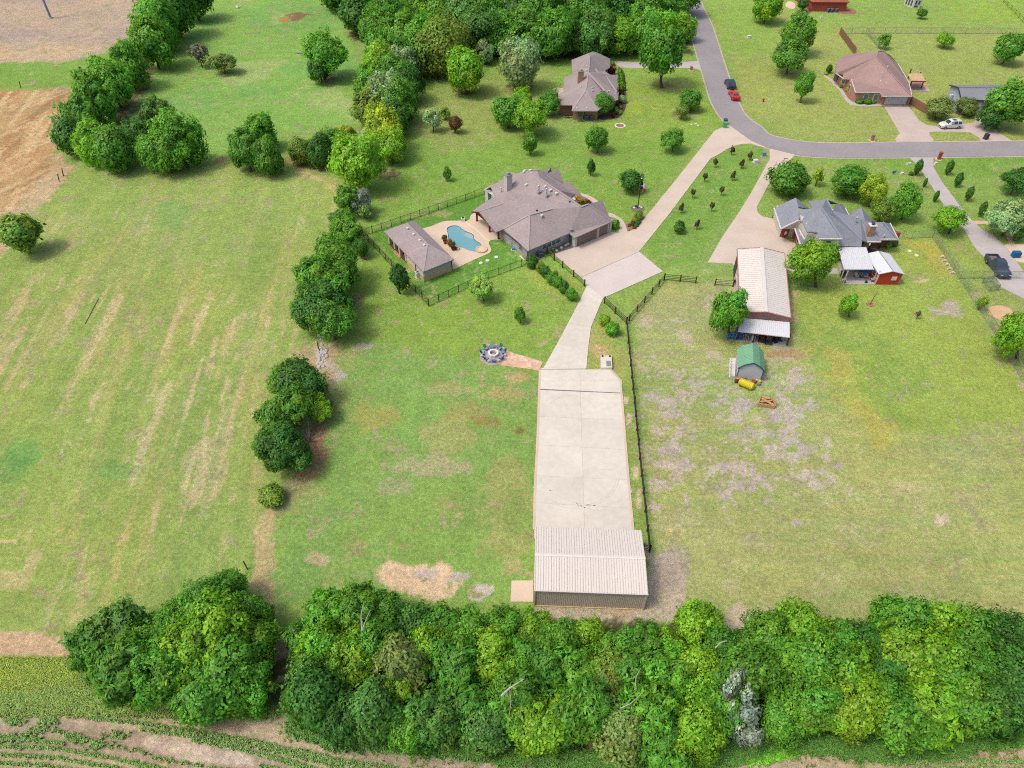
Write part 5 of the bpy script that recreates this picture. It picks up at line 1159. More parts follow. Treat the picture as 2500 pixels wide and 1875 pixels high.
# single trees
lone = [
 (40,500,92,'olive','cone','round',None,'dark yellowish cedar alone at the left edge'),
 (428,115,50,'grey','sparse','',None,'thin greyish mesquite in the top pasture, left of a denser one'),(480,134,58,'dust','clump','',None,'dusty green mesquite in the top pasture, right of a thin one'),
 (705,118,88,'mid','clump','',(700,172),'spreading oak alone in the top pasture'),(690,150,50,'dark','clump','',None,'low dark growth under the spreading oak in the pasture'),
 (1005,148,84,'bright','round','',(1005,205),'round bright tree on the lawn left of the brick house'),(1045,112,44,'pale','clump','',None,'pale small tree behind the round bright one'),(1120,130,92,'pale','round','',(1122,195),'pale bluish tree on the lawn by the top wood'),
 (1430,112,90,'green','clump','',(1428,190),'tall dense tree between the brick house and the road'),
 (1097,238,66,'green','round','',None,'dark left tree of the lawn group left of the brick house'),(1150,248,80,'bright','clump','',None,'bright middle tree of the lawn group left of the brick house'),(1186,222,48,'green','clump','',None,'right tree of the lawn group, touching the brick house'),(1128,215,45,'bright','clump','',None,'back tree of the lawn group left of the brick house'),
 (1145,310,33,'green','round','',(1146,335),'small tree below the lawn group'),(935,255,44,'pale','sparse','',(937,285),'thin pale tree on the lawn, left of a reddish one'),(960,243,30,'olive','sparse','',(963,258),'small tree with reddish tips on the lawn'),(983,268,28,'rust','round','',(984,288),'small reddish tree on the lawn'),
 (1290,298,52,'green','round','',(1291,330),'round tree on the lawn above the large house'),(1452,303,48,'green','clump','',(1453,328),'round tree on the lawn by the tan drive'),(1493,214,46,'green','round','',(1493,240),'dark round tree on the lawn by the road'),(1474,238,34,'olive','ball','',None,'dull olive shrub touching the dark round tree by the road'),
 (1365,390,48,'dark','round','',(1365,415),'dark round tree beside the flagpole'),(1277,360,18,'dark','clump','',(1276,380),'small sapling on the lawn right of the large house roof'),(966,374,18,'green','clump','',(966,391),'small sapling on the lawn left of the large house'),
 (1302,225,44,'green','round','',(1300,252),'round tree against the front of the brick house'),
 (778,533,32,'dark','round','',(780,556),'small round tree outside the pool fence corner'),(862,598,44,'deep','cone','',(863,635),'dark conical tree left of the pool house'),(1043,620,52,'willow','plume','',(1044,650),'pale yellow-green willow on the lawn below the pool'),(1123,681,25,'green','clump','',(1124,697),'small tree on the lawn above the fire pit'),
 (1757,567,88,'bright','clump','',(1762,620),'broad bright tree between the white barn and the patio cover'),(1575,672,84,'mid','clump','',(1573,730),'dense tree hiding the left corner of the barn'),(1833,658,40,'bright','clump','',(1834,685),'small bright tree on the lawn below the red shed'),(2198,718,80,'bright','clump','',(2196,775),'bright tree at the right edge by the chain fence'),
 (2125,652,24,'lime','sparse','',(2112,670),'thin sapling growing in the chain fence'),
 (1707,382,90,'green','round','',(1698,418),'dense round tree above the left end of the blue roof'),(1769,378,27,'yellow','sparse','',(1761,402),'small yellow tree above the blue roof'),(1838,390,78,'green','round','',(1825,425),'round tree in the middle of the yard above the blue roof'),(1889,409,56,'yellow','clump','',(1877,447),'yellow-green tree above the blue roof'),(1957,433,58,'mid','clump','',(1947,474),'dark tree right of the olive one above the blue roof'),(1909,453,54,'olive','clump','',None,'dull olive tree just above the right end of the blue roof'),
 (1728,68,76,'green','clump','',(1720,120),'upper of two big trees on the lawn inside the road bend'),(1708,118,76,'green','clump','',(1699,160),'lower of two big trees on the lawn inside the road bend'),(1737,186,36,'mid','clump','',(1728,222),'small tree below the two big ones inside the road bend'),
 (1912,86,30,'mid','sparse','',(1907,106),'thin tree beside the wooden fence'),(2043,86,34,'bright','clump','',(2038,104),'small tree in the middle of the fenced lawn'),(1992,28,20,'green','clump','',(1988,41),'tiny tree below the white garden house'),(2183,100,62,'green','round','',None,'broad tree at the right edge of the fenced lawn'),
 (1660,7,66,'bright','round','',None,'bright spreading tree cut by the top edge'),(1735,8,26,'deep','cone','',None,'dark cypress beside the red-brown roofed house'),
 (2030,232,62,'dust','round','',None,'left dusty olive tree in front of the grey outbuilding'),(2089,228,48,'dust','clump','',None,'right greyer tree in front of the grey outbuilding'),(2180,222,94,'green','round','',None,'big dark tree at the right edge hiding the outbuilding'),(2140,250,50,'deep','bush','',None,'dark undergrowth left of the big tree by the outbuilding'),
 (2200,388,60,'dark','clump','',None,'dark tree at the right edge above the grey drive'),(2055,472,66,'bright','clump','',(2050,505),'yellow-green tree beside the grey drive'),(2180,470,80,'pale','clump','',(2165,510),'pale spreading tree at the right edge by the grey drive'),(2200,500,40,'dark','clump','',None,'dark tree under the pale spreading one'),
 (1468,490,26,'dark','bush','',None,'dark green shrub on the strip between the drives'),
]
for q in lone: tree(q[0], q[1], q[2], q[3], q[4], base=q[6], label=q[7], hw=.72 if q[3] == 'dust' else 1.0)
# crepe myrtles on the strip between the drives
cm = [(1581,322),(1632,334),(1544,352),(1608,354),(1520,383),(1589,380),(1494,415),(1558,408),(1468,446),(1536,444),(1507,483)]
cl = zm(1200,0,3.16); cm = [((1200+a/3.16)/DS, b/3.16/DS) for a, b in ((1860,1155),(1998,1195),(1730,1250),(1935,1258),(1650,1362),(1868,1350),(1557,1485),(1778,1465),(1468,1600),(1703,1588))] + [(1507,483)]
for i, (x, y) in enumerate(sorted(cm, key=lambda q: q[1])):
    tree(x, y, 11, 'purple' , 'small', h=1.9, label='small purplish crepe myrtle, %s from the road on the strip between the drives' % ORD[i], group='crepe myrtles between the drives', name='crepe_myrtle', cat='small tree', zc=.62)
# columnar trees along the grey drive
cols_ = [(2234,428,2251,388,22,0),(2309.9,426.8,2326,391,22,1),(2332.2,457.3,2347,420.7,22,1),(2358.7,491.2,2375,455,22,1),(2389.9,529.2,2405,492,21,1),(2254.3,457.3,2260,434,11,0),(2279.3,493.3,2292,464,14,0)]
cr_, cl_ = 0, 0
for (bx,by,tx,ty,w_,sd_) in cols_:
    g = G(bx, by); z = 2.0
    while PJ(g.x, g.y, z)[1] > ty and z < 8: z += .05
    if sd_: cr_ += 1; lb = 'narrow upright tree on the right of the grey drive, %s from the road' % ORD[cr_-1]
    else: cl_ += 1; lb = 'narrow upright tree on the left of the grey drive, %s from the road' % ORD[cl_-1]
    t = thing('columnar_tree', lb, 'tree', g, 0, 'narrow trees along the grey drive')
    c = bpy.data.objects.new('crown', CR['cone'][sd_]); COL.objects.link(c); c.parent = t; Wm_ = w_/ppm(by)
    c.location = (0,0,z*.54); c.scale = (Wm_*.42, Wm_*.42, z*.50); l = alb(PAL['deep']); c.color = (l[0]*3.2, l[1]*2.8, l[2]*2.2, 1); c.rotation_euler = (0,0,trng.uniform(0,6))
    s = bpy.data.objects.new('trunk', TR[0]); COL.objects.link(s); s.parent = t; s.scale = (1.2,1.2,z*.6)
# shrubs
def shrub(px, py, w_, col, lb, kind='bush', hf=.8, group=None, name='shrub'):
    return tree(px, py, w_, col, kind, label=lb, name=name, cat='shrub', trunk=False, h=w_*DS/ppm(py*DS)*hf, zc=.45, group=group)
for i, (x,y,w_,c) in enumerate(((1150,566,26,'dark'),(1167,577,22,'olive'),(1178,588,24,'dark'),(1194,600,26,'green'),(1206,608,26,'mid'),(1219,621,24,'dark'),(1235,636,28,'mid'))):
    shrub(x, y, w_, c, '%s shrub, %s from the house in the row along the drive fence' % (WORD[c], ORD[i]), 'clump', 1.1, 'shrubs along the drive fence')
shrub(1305,692,23,'bright','upper of two bright shrubs beside the narrow drive','bush',1.1); shrub(1324,712,28,'mid','lower of two bright shrubs beside the narrow drive','bush',1.05)
# shrubs are seen at pixel positions of a magnified view of the photograph
def zs(x0, y0, s, a, b, w_): return ((x0+a/s)/DS, (y0+b/s)/DS, w_/s/DS)
wkx = (1360,420,7.373)
for (a,b,w_,c,lb,kd,hf) in ((1060,950,120,'mid','dense oval shrub at the garage corner','bush',1.5),(1467,765,190,'olive','large clipped round shrub beside the flagpole','ball',1.0),(1385,855,80,'gold','yellow flowering shrub in the bed below the round shrub','bush',.8),(1445,880,130,'bluegreen','blue-green shrub beside the yellow one by the drive','bush',.8),(1365,925,90,'deep','small dark shrub in the bed by the drive corner','bush',.9),(1430,950,90,'dark','dark shrub next to the drive corner bed','bush',.8),(1300,960,60,'rust','small rust shrub at the tip of the bed by the drive','bush',.8),(1390,1000,70,'rust','rusty flowers on the bed by the drive corner','bush',.6),(1285,1045,50,'yellow','low yellow plants at the tip of the bed by the drive','bush',.6)):
    shrub(*zs(*wkx,a,b,w_), c, lb, kd, hf)
flat('flower_bed', smooth([wk(1235,940), wk(1240,1050), wk(1275,1085), wk(1440,1008), wk(1560,860), wk(1540,780), wk(1380,790), wk(1330,880)], 3), .03, M('mulch_red'), 'mulch bed at the corner of the tan drive')
flat('flower_bed', smooth([wk(300,430), wk(450,445), wk(560,490), wk(640,550), wk(600,600), wk(480,600), wk(330,520)], 3), .03, M('mulch_red'), 'mulch bed in the front garden of the large house')
for i, (a,b,w_,c) in enumerate(((345,462,70,'gold'),(390,485,70,'gold'),(440,510,80,'gold'),(415,535,60,'lime'),(515,515,70,'peach'),(570,525,60,'rust'),(600,560,50,'rust'),(480,560,50,'dark'),(530,555,50,'rust'))):
    shrub(*zs(*wkx,a,b,w_), c, '%s plant, %s in the curved flower bed of the large house' % ({'gold':'golden yellow','lime':'lime green','peach':'peach','rust':'rusty','dark':'dark'}[c], ORD[i]), 'bush', .7, 'plants in the curved flower bed')
bx4 = (1340,110,8.295)
flat('flower_bed', smooth([b4(990,1490), b4(1150,1515), b4(1350,1490), b4(1470,1420), b4(1560,1250), b4(1570,1000), b4(1540,600), b4(1480,500), b4(1400,480), b4(1390,1000), b4(1300,1300), b4(1000,1420)], 3), .03, M('mulch'), 'dark mulch bed round the front of the brick house')
for (a,b,w_,c,lb,kd,hf) in ((1290,380,85,'mid','small round shrub at the far corner of the brick house','bush',1),(1240,515,220,'wine','wine-red shrub at the far front of the brick house','bush',.7),(1325,470,90,'peach','pale peach shrub touching the wine-red one','bush',.8),(1445,570,130,'mid','topmost of three green shrubs along the brick house front','bush',1.1),(1470,700,150,'mid','middle of three green shrubs along the brick house front','bush',1.1),(1480,840,150,'bright','lowest of three green shrubs along the brick house front','bush',1.1),(1470,975,120,'wine','low purplish shrub between green ones at the brick house','bush',.7),(1490,1095,150,'pale','pale green shrub at the brick house front','bush',1.0),(1385,1230,80,'wine','small red shrub below the pale green one','bush',.8),(1455,1260,75,'yellow','upper clipped yellow ball shrub at the brick house','ball',1),(1360,1290,110,'pale','pale round shrub left of the yellow ball','ball',.9),(1390,1350,110,'olive','olive ball shrub at the brick house corner','ball',1),(1440,1360,90,'yellow','lower clipped yellow ball shrub at the brick house','ball',1),(1300,1430,90,'wine','round purple shrub at the corner bed of the brick house','ball',1)):
    shrub(*zs(*bx4,a,b,w_), c, lb, kd, hf)
f4x = (1800,0,3.16)
for (a,b,w_,c,lb,kd,hf) in ((708,535,45,'deep','dark upright shrub at the left end of the mauve-roofed house','bush',1.4),(685,565,30,'yellow','tiny yellow shrub at the left end of the mauve-roofed house','bush',.8),(850,690,34,'yellow','yellow-green ball shrub in the bed of the mauve-roofed house','ball',1.1),(800,665,26,'olive','small olive shrub in the bed of the mauve-roofed house','bush',.9),(945,780,62,'green','left end of the clipped hedge under the teal windows','bush',.62),(1000,780,62,'green','middle of the clipped hedge under the teal windows','bush',.62),(1045,778,56,'green','right end of the clipped hedge under the teal windows','bush',.62),(1080,775,36,'lime','small lime shrub beside the garage of the mauve-roofed house','bush',.9)):
    shrub(*zs(*f4x,a,b,w_), c, lb, kd, hf)
for (a,b,w_,c,lb) in ((1765,760,90,'lime','light green shrub under the right window of the red brick house'),(1850,740,90,'deep','dark shrub at the right corner of the red brick house'),(1640,790,40,'deep','small dark shrub beside the cooling unit of the red brick house'),(210,385,40,'dark','dark shrub at the left end of the blue-roofed house')):
    shrub(*zs(1850,460,5.53,a,b,w_), c, lb, 'bush', 1.0)
shrub(1968,375,10,'dark','tiny bush on the lawn left of the grey drive'); shrub(2040/1,470,1,'dark','x') if False else None
# dead vine-covered trunk, bare limbs, twigs
def twigs(px, py, w_, h, n, m, lb, name='dead_tree', seed=1, cat='dead tree', z0=0.0, fan=1.0, r0=.06):
    g = GD(px, py); t = thing(name, lb, cat, g); rg = random.Random(seed)
    for i in range(n):
        a = rg.uniform(0, 2*pi); L = h*rg.uniform(.6,1); o = w_*rg.uniform(.3,1)*fan
        p0 = Vector((0,0,z0)); p1 = Vector((cos(a)*o*.4, sin(a)*o*.4, z0+L*.5)); p2 = Vector((cos(a)*o, sin(a)*o, z0+L))
        mb = MB().tube([p0,p1,p2], [r0,r0*.6,r0*.15], 5)
        for q in range(3):
            b = a + rg.uniform(-1.2,1.2); s_ = p1.lerp(p2, rg.uniform(.1,.7)); mb.tube([s_, s_+Vector((cos(b)*o*.3, sin(b)*o*.3, L*.22))], [r0*.3, r0*.08], 4)
        mb.build('limb', m, t, True)
    return t
twigs(668,955,2.6,3.2,16,M('twig_grey'),'bare grey branches sticking out of the low clump','dead_tree',3)
twigs(712,880,1.3,1.3,40,mat('twig_dark',(138,124,128),.95,.15,5),'grey twiggy leafless bush beside the low clump','dead_bush',5,'bush',0,1,.05)
twigs(788,560,1.2,1.1,24,M('twig_grey'),'tangle of grey twigs at the pool fence corner','dead_bush',6,'bush',0,1,.04)
def limb(pts, r, lb, zs_, name='dead_branch'):
    P = [GD(x, y, z) for (x, y), z in zip(pts, zs_)]; t = thing(name, lb, 'dead branch', (P[0].x, P[0].y, 0)); MB().tube(P, r, 6).build('limb', M('bark_pale'), t); return t
limb([(1083,1503),(1100,1487),(1133,1466)], [.11,.08,.03], 'bare pale broken branch lying across the wood canopy', [7.6,8.0,8.4])
limb([(1101,1490),(1104,1515),(1100,1545)], [.04,.03,.02], 'thin bare stem hanging below the broken branch', [7.8,6.8,5.6])
limb([(782,1362),(780,1330),(786,1300)], [.07,.05,.02], 'bare forked trunk among the leaves left of the sand pile', [6.5,7.5,8.6]); limb([(782,1362),(792,1335),(800,1318)], [.06,.04,.02], 'second fork of the bare trunk left of the sand pile', [6.5,7.4,8.2])
limb([(1372,1490),(1374,1462),(1384,1444)], [.05,.04,.02], 'pale bare branch in a gap of the wood below the metal building', [6.5,7.6,8.4])
limb([(1440,1325+20),(1446,1335),(1452,1332)], [.05,.04,.02], 'short pale twig at the edge of the wood', [5,5.4,5.7]); limb([(1545,1400),(1556,1388),(1570,1384)], [.06,.05,.02], 'grey crooked branch in the right part of the wood', [7,7.5,7.8])
limb([(1340,1530),(1362,1520),(1384,1500)], [.05,.04,.02], 'pale crossing branch deep in the wood', [6.0,6.3,6.8])
for (x,y,w_,c,lb,kd,hh) in ((1588,1492,64,'silver','plume_','sparse',9.2),(1602,1535,86,'silver','b','sparse',7.6),(1616,1580,74,'silver','c','sparse',5.6)):
    tree(x, y, w_, c, kd, h=hh, label={'plume_':'top of the silvery white vine-draped snag in the bottom wood','b':'middle mass of silvery vine below the snag top','c':'low silvery foliage at the foot of the pale snag'}[lb], name='dead_tree', cat='dead tree', group='silvery snag in the wood')
tree(1570,1520,40,'grey','sparse', h=7, label='brown withered foliage left of the silvery snag', name='dead_tree', cat='dead tree')

# ------------------------------------------------------------ pool and terrace
pl = zm(900,380,5.53)
deck_out = smooth([pl(700,1010), pl(760,980), pl(850,955), pl(960,910), pl(1060,885), pl(1200,882), pl(1290,885), pl(1355,870), pl(1380,810), pl(1440,775), pl(1560,790), pl(1700,830), pl(1860,960), pl(1850,1120), pl(1700,1138), pl(1640,1150), pl(1622,1185), pl(1640,1230), pl(1655,1270), pl(1640,1310), pl(1560,1350), pl(1400,1420), pl(1130,1548), pl(1080,1560), pl(900,1340), pl(700,1050)], 3)
pool_out = smooth([pl(1060,985), pl(1100,958), pl(1170,946), pl(1240,968), pl(1290,1012), pl(1340,1035), pl(1400,1060), pl(1425,1090), pl(1422,1120), pl(1450,1150), pl(1505,1185), pl(1530,1225), pl(1520,1272), pl(1480,1300), pl(1420,1300), pl(1350,1285), pl(1280,1255), pl(1200,1235), pl(1150,1195), pl(1100,1150), pl(1068,1115), pl(1075,1070), pl(1060,1030)], 3)
def ring_sheet(outer, inner, z, name, m, label, z0=-.05):
    """flat slab with a hole"""
    mb = MB(); base = [Vector((p.x,p.y,0)) for p in outer]; hole = [Vector((p.x,p.y,0)) for p in inner]
    allp = base + hole; mb.v = [(p.x,p.y,z) for p in allp]
    for a,b,c in geometry.tessellate_polygon([base, hole]):
        if (allp[b]-allp[a]).cross(allp[c]-allp[a]).z < 0: a,b,c = c,b,a
        mb.f.append((a,b,c))
    n = len(allp); mb.v += [(p.x,p.y,z0) for p in allp]
    for off, cnt in ((0,len(base)),(len(base),len(hole))):
        for i in range(cnt): j = (i+1) % cnt; mb.f.append((off+i, off+j, n+off+j, n+off+i))
    o = mb.build(name, m); struct(o); o['label'] = label; return o
cen = sum(pool_out, Vector())/len(pool_out)
def grow(P, d): return [p + (p-cen).normalized()*d for p in P]
cop = grow(pool_out, .32)
ring_sheet(deck_out, cop, .07, 'pool_terrace', M('concrete_sand'), 'sand-coloured terrace round the pool')
PO = thing('swimming_pool', 'kidney-shaped swimming pool of blue water on the sand-coloured terrace', 'swimming pool', cen)
def ring_part(outer, inner, z, z0, name, m):
    o = ring_sheet(outer, inner, z, name, m, '', z0); del o['label']; del o['kind']
    me = o.data
    for v in me.vertices: v.co.x -= PO.location.x; v.co.y -= PO.location.y
    o.parent = PO; return o
ring_part(cop, pool_out, .10, -.05, 'coping', M('coping')); ring_part(grow(pool_out,-.005), grow(pool_out,-.12), .03, -.04, 'tile_band', M('pool_tile'))
MB().prism([(p.x,p.y) for p in grow(pool_out,-.02)], -.04, .012).build('water', M('water'), PO)
MB().prism([(p.x,p.y) for p in smooth([pl(1305,1040), pl(1395,1062), pl(1418,1090), pl(1418,1125), pl(1350,1110), pl(1300,1075)], 3)], -.02, .016).build('tanning_ledge', mat('pool_ledge', (178,196,206), .3, .05, 2), PO)
for i in range(3):
    MB().prism([(p.x,p.y) for p in smooth([pl(1262-4*i,1010+22*i), pl(1300-2*i,1035+18*i), pl(1298,1048+18*i), pl(1255-4*i,1024+22*i)], 3)], -.02, .017).build('step', mat('pool_step', (140,188,204), .3, .05, 2), PO)
t = thing('spillway', 'round stone spill basin at the right end of the pool', 'basin', pl(1522,1278))
MB().lathe((0,0,0), [(1.0,0),(1.0,.3),(.62,.3),(.62,.2)], 18).build('rim', M('stone_tan'), t, True); MB().lathe((0,0,.2), [(.61,0),(.61,.06)], 16).build('top_stone', M('coping'), t, True)
flat('terrace_band', smooth([pl(1310,885), pl(1360,935), pl(1450,990), pl(1520,1055), pl(1580,1120), pl(1640,1150), pl(1632,1160), pl(1572,1130), pl(1512,1065), pl(1440,1000), pl(1350,945), pl(1300,890)], 3), .078, M('stone_white') if 0 else mat('band_pale', (246,234,220), .9, .03, 1), 'pale curved band on the terrace between pool and porch')
def planter(p, r, h, lb, col, m='terracotta'):
    t = thing('potted_plant', lb, 'potted plant', p, 0, 'potted plants by the pool')
    MB().lathe((0,0,.07), [(r*.7,0),(r,h*.8),(r*1.08,h*.82),(r*1.08,h),(r*.9,h),(r*.88,h*.9)], 12).build('pot', M(m), t, True)
    c = bpy.data.objects.new('foliage', CR['sparse'][0]); COL.objects.link(c); c.parent = t; c.location = (0,0,h+.55); c.scale = (.6,.6,.75); l = alb(PAL[col]); c.color = (*l, 1)
    return t
planter(pl(1035,1190), .33, .6, 'terracotta pot with a spiky plant, nearest the deep end of the pool', 'olive'); planter(pl(1145,1275), .42, .5, 'wide dark pot with a big spiky plant at the pool edge', 'olive', 'wood_red'); planter(pl(1098,1225), .28, .35, 'small pot with a peach plant between the two larger pots', 'peach', 'terracotta')
rg = random.Random(4)
for i, (a,b) in enumerate(((1070,1165),(1085,1180),(1168,1245),(1190,1262),(1210,1270))):
    o = MB().lathe(pl(a,b)+Vector((0,0,.06)), [(.24,0),(.3,.12),(.2,.28),(.05,.34)], 7).build('boulder', M('terracotta') if i%2 else M('stone_tan')); tag(o, 'brown boulder, %s from the deep end in the row of pots by the pool' % ORD[i], 'boulder', 'boulders by the pool')
t = thing('fire_bowl', 'square pale fire bowl where the terrace meets the lawn', 'fire bowl', pl(1275,880)); MB().box((0,0,.3),(.7,.7,.6)).build('base', M('stone_white'), t, True); MB().box((0,0,.63),(.45,.45,.08)).build('burner', M('trim_dark'), t, True)
def lid(p, lb, r=.33, m='white_plastic', group='septic lids'):
    o = MB().lathe(p, [(r,-.03),(r,.07),(r*.8,.11),(r*.2,.12)], 16).build('septic_lid', M(m)); tag(o, lb, 'septic lid', group)
lid(pl(1515,1450),'white round septic lid nearest the pool house'); lid(pl(1605,1418),'middle white round septic lid on the pool lawn'); lid(pl(1725,1370),'white round septic lid nearest the large house')
lid(A_(1958,797),'green round septic lid right of the red brick house', .33,'teal_box'); lid(A_(2052,846),'upper white septic lid right of the red brick house'); lid(A_(2143,905),'lower white septic lid right of the red brick house')
for (a,b,lb) in ((1592,968,'left small pale lid on the lawn by the road bend'),(1575,955,'upper small pale lid on the lawn by the road bend'),(1542,962,'small pale lid furthest from the road bend')): lid(cl(a,b), lb, .22)
lid(f4(1128,1268-0),'x') if False else None
ac_unit(None, h1(1045,1370), 'round-topped cooling unit behind the shrubs at the near corner of the large house', .8, .85)
t = thing('pool_pump', 'small blue and white pump on the grass by the long wall of the large house', 'pump', h1(685,1275)); MB().tube([(-.3,0,.25),(.3,0,.25)], .2, 8).build('tank', M('blue_plastic'), t, True); MB().box((0,0,.06),(.8,.5,.1)).build('base', M('white_plastic'), t, True); MB().lathe((.35,.3,0),[(.15,0),(.15,.5),(.08,.55)],8).build('filter', M('white_plastic'), t, True)
t = thing('cable_spool', 'white round drum fixed low on the long wall of the large house', 'drum', h1(672,1225)); MB().tube([(-.15,-.1,.5),(.1,.1,.5)], .32, 12).build('drum', M('galv'), t, True); MB().box((0,0,.15),(.3,.3,.3)).build('stand', M('trim_dark'), t, True)
for i, (a,b,lb) in enumerate(((1215,1275,'first rock from the fence post in the gravel bed'),(1265,1290,'second rock from the fence post in the gravel bed'),(1330,1250,'third rock from the fence post in the gravel bed'),(1390,1215,'fourth rock from the fence post in the gravel bed'),(1420,1195,'last rock near the blue door in the gravel bed'))):
    o = MB().lathe(h1(a,b)+Vector((0,0,.02)), [(.26,0),(.3,.14),(.16,.3),(.02,.34)], 7).build('rock', M('stone_white')); tag(o, lb, 'rock', 'rocks in the gravel bed')
o = shrub((1130+1225/5.53)/DS, (380+1285/5.53)/DS, 7, 'olive', 'tiny green plant in the gravel bed by the fence post')

# ------------------------------------------------------------ fences
def fence(name, label, nodes, h, post, rail_z, mpost, mrail, spacing=2.4, rail=(.05,.05), infill=None, fixed=None, cat='fence', pr=.09):
    t = thing(name, label, cat, nodes[0])
    pts = [Vector((p.x,p.y,0)) for p in nodes]; posts = []
    if fixed: posts = [Vector((p.x,p.y,0)) for p in fixed]
    else:
        for i in range(len(pts)-1):
            L = (pts[i+1]-pts[i]).length; k = max(1, round(L/spacing))
            for j in range(k): posts.append(pts[i].lerp(pts[i+1], j/k))
        posts.append(pts[-1])
    for p in posts:
        if post == 'round': MB().tube([p, p+Vector((0,0,h+.06))], pr, 7).build('post', mpost, t)
        else: MB().box(p+Vector((0,0,(h+.05)/2)), (pr*2,pr*2,h+.05)).build('post', mpost, t)
    for i in range(len(pts)-1):
        for z in rail_z: MB().beam(pts[i]+Vector((0,0,z)), pts[i+1]+Vector((0,0,z)), *rail).build('rail', mrail, t)
    if infill:
        step, thick, mi, z0, z1, diag = infill; mb = MB()
        for i in range(len(pts)-1):
            a, b = pts[i], pts[i+1]; L = (b-a).length; d = (b-a).normalized(); s = 0
            hh = z1-z0
            while s < L:
                if diag:
                    for sg in (1,-1):
                        e = s + sg*hh; zc = z1
                        if 0 <= e <= L: mb.beam(a+d*s+Vector((0,0,z0)), a+d*e+Vector((0,0,z1)), thick, thick)
                else: mb.beam(a+d*s+Vector((0,0,z0)), a+d*s+Vector((0,0,z1)), thick, thick)
                s += step
        o = mb.build('wire_mesh' if diag else 'picket_infill', mi, t); o['kind'] = 'stuff'
    return t
bm, rp = M('black_metal'), M('rust_post')
c1, c2 = G(886.8,576.6), G(1182,474)
pf_ = zm(550,450,4.424)
fence('metal_fence', 'black metal fence along the upper side of the pool lawn', [c1, pl(180,1005), pl(695,825), pl(1185,655), pl(1560,520)], 1.4, 'sq', (1.3,.12), bm, bm, 2.05, (.04,.04), (.14,.016,bm,.1,1.3,False), pr=.045)
fence('metal_fence', 'black metal fence along the lower left side of the pool lawn', [c1, pf_(1800,890), pf_(1990,1095), pf_(2200,1318)], 1.4, 'sq', (1.3,.12), bm, bm, 2.05, (.04,.04), (.14,.014,bm,.1,1.3,False), pr=.045)
fence('metal_fence', 'black metal fence along the bottom side of the pool lawn up to the house corner', [G(1046.6,748.2), G(1189.7,681), h1(790,1500), h1(855,1462)], 1.4, 'sq', (1.3,.12), bm, bm, 2.05, (.04,.04), (.14,.016,bm,.1,1.3,False), pr=.045)
dzz = dz
fp = [dzz(195,110), dzz(292,198), dzz(405,297), dzz(552,420), dzz(700,547)]
fence('rail_fence', 'low rail fence on rusty posts between the shrub row and the tan drive', [fp[0], fp[-1]], 1.25, 'round', (1.0,.35), rp, mat('rail_green',(112,128,60),.7,.08,2), 2, (.07,.07), None, fp, pr=.11)
f1 = [dzz(1775,468), dzz(1705,548), dzz(1610,655), dzz(1510,772), dzz(1410,888), dzz(1305,1012), dzz(1266,1058)]
fence('rail_fence', 'black rail fence running diagonally below the turning pad', [f1[0], f1[-1]], 1.25, 'round', (1.15,.85,.55,.25), rp, bm, 2, (.045,.05), None, f1, pr=.10)
f2 = [dzz(1775,468), dzz(1990,487), dzz(2200,507)]
fence('rail_fence', 'short black rail fence from the diagonal one towards the barn', [f2[0], f2[-1]], 1.25, 'round', (1.15,.85,.55,.25), rp, bm, 2, (.05,.05), None, f2, pr=.10)
f3 = [dzz(970,777), dzz(1113,917), dzz(1264,1056)]
fence('rail_fence', 'short black rail fence from the narrow drive to the long fence', [f3[0], f3[-1]], 1.25, 'round', (1.15,.85,.55,.25), rp, bm, 2, (.045,.05), None, f3, pr=.10)
yb = [815,838,864,894,924,952,985,1017,1051,1086,1122,1163,1205,1250,1297,1348]
xb = [1530.2,1533,1536,1539,1541.8,1544.8,1548.2,1551.2,1554.5,1558.4,1561,1565.8,1570,1574.6,1579.6,1585.2]
f5_ = [dzz(1266,1058)] + [G(x, y) for x, y in zip(xb[1:], yb[1:])]
fence('rail_fence', 'long black rail fence down the right side of the concrete yard', f5_[::5] + [f5_[-1]] if (len(f5_)-1) % 5 else f5_[::5], 1.25, 'round', (1.15,.85,.55,.25), rp, bm, 2, (.045,.05), None, f5_, pr=.11)
fence('rail_fence', 'last short piece of black rail fence beside the metal building', [zm(1230,1260,5.53)(1875,465), f5_[-1]], 1.25, 'round', (1.15,.85,.55,.25), rp, bm, 2.4, (.05,.05), pr=.10)
fb = [qb(330,862), qb(655,882)]
fence('rail_fence', 'short rail fence on two rusty posts left of the barn', fb, 1.25, 'round', (1.15,.85,.55,.25), rp, mat('rail_dull',(72,92,60),.7,.08,2), 9, (.05,.05), pr=.10)
gv, lk = M('galv'), M('link_wire')
r5 = zm(2180,560,4.61)
fence('chain_fence', 'chain-link fence with a gate right of the red brick house', [r5(0,104), r5(98,100), r5(205,102), r5(440,92)], 1.5, 'round', (1.47,.05), gv, gv, 2.6, (.05,.05), (.30,.014,lk,.05,1.45,True), pr=.04)
cf = [r5(440,92), r5(600,330), r5(745,560), r5(880,770), r5(1030,1010), r5(1200,1270), r5(1350,1530), r5(1430,1665), G(2540,1000)]
fence('chain_fence', 'long chain-link fence running down to the right edge', cf, 1.6, 'round', (1.57,.05), gv, gv, 3.0, (.05,.05), (.26,.014,lk,.05,1.55,True), pr=.04)
fence('chain_fence', 'chain-link fence from the long one past the pickup to the right edge', [r5(745,552), r5(1475,556), G(2540,681)], 1.5, 'round', (1.47,.05), gv, gv, 3.0, (.05,.05), (.26,.014,lk,.05,1.45,True), pr=.04)
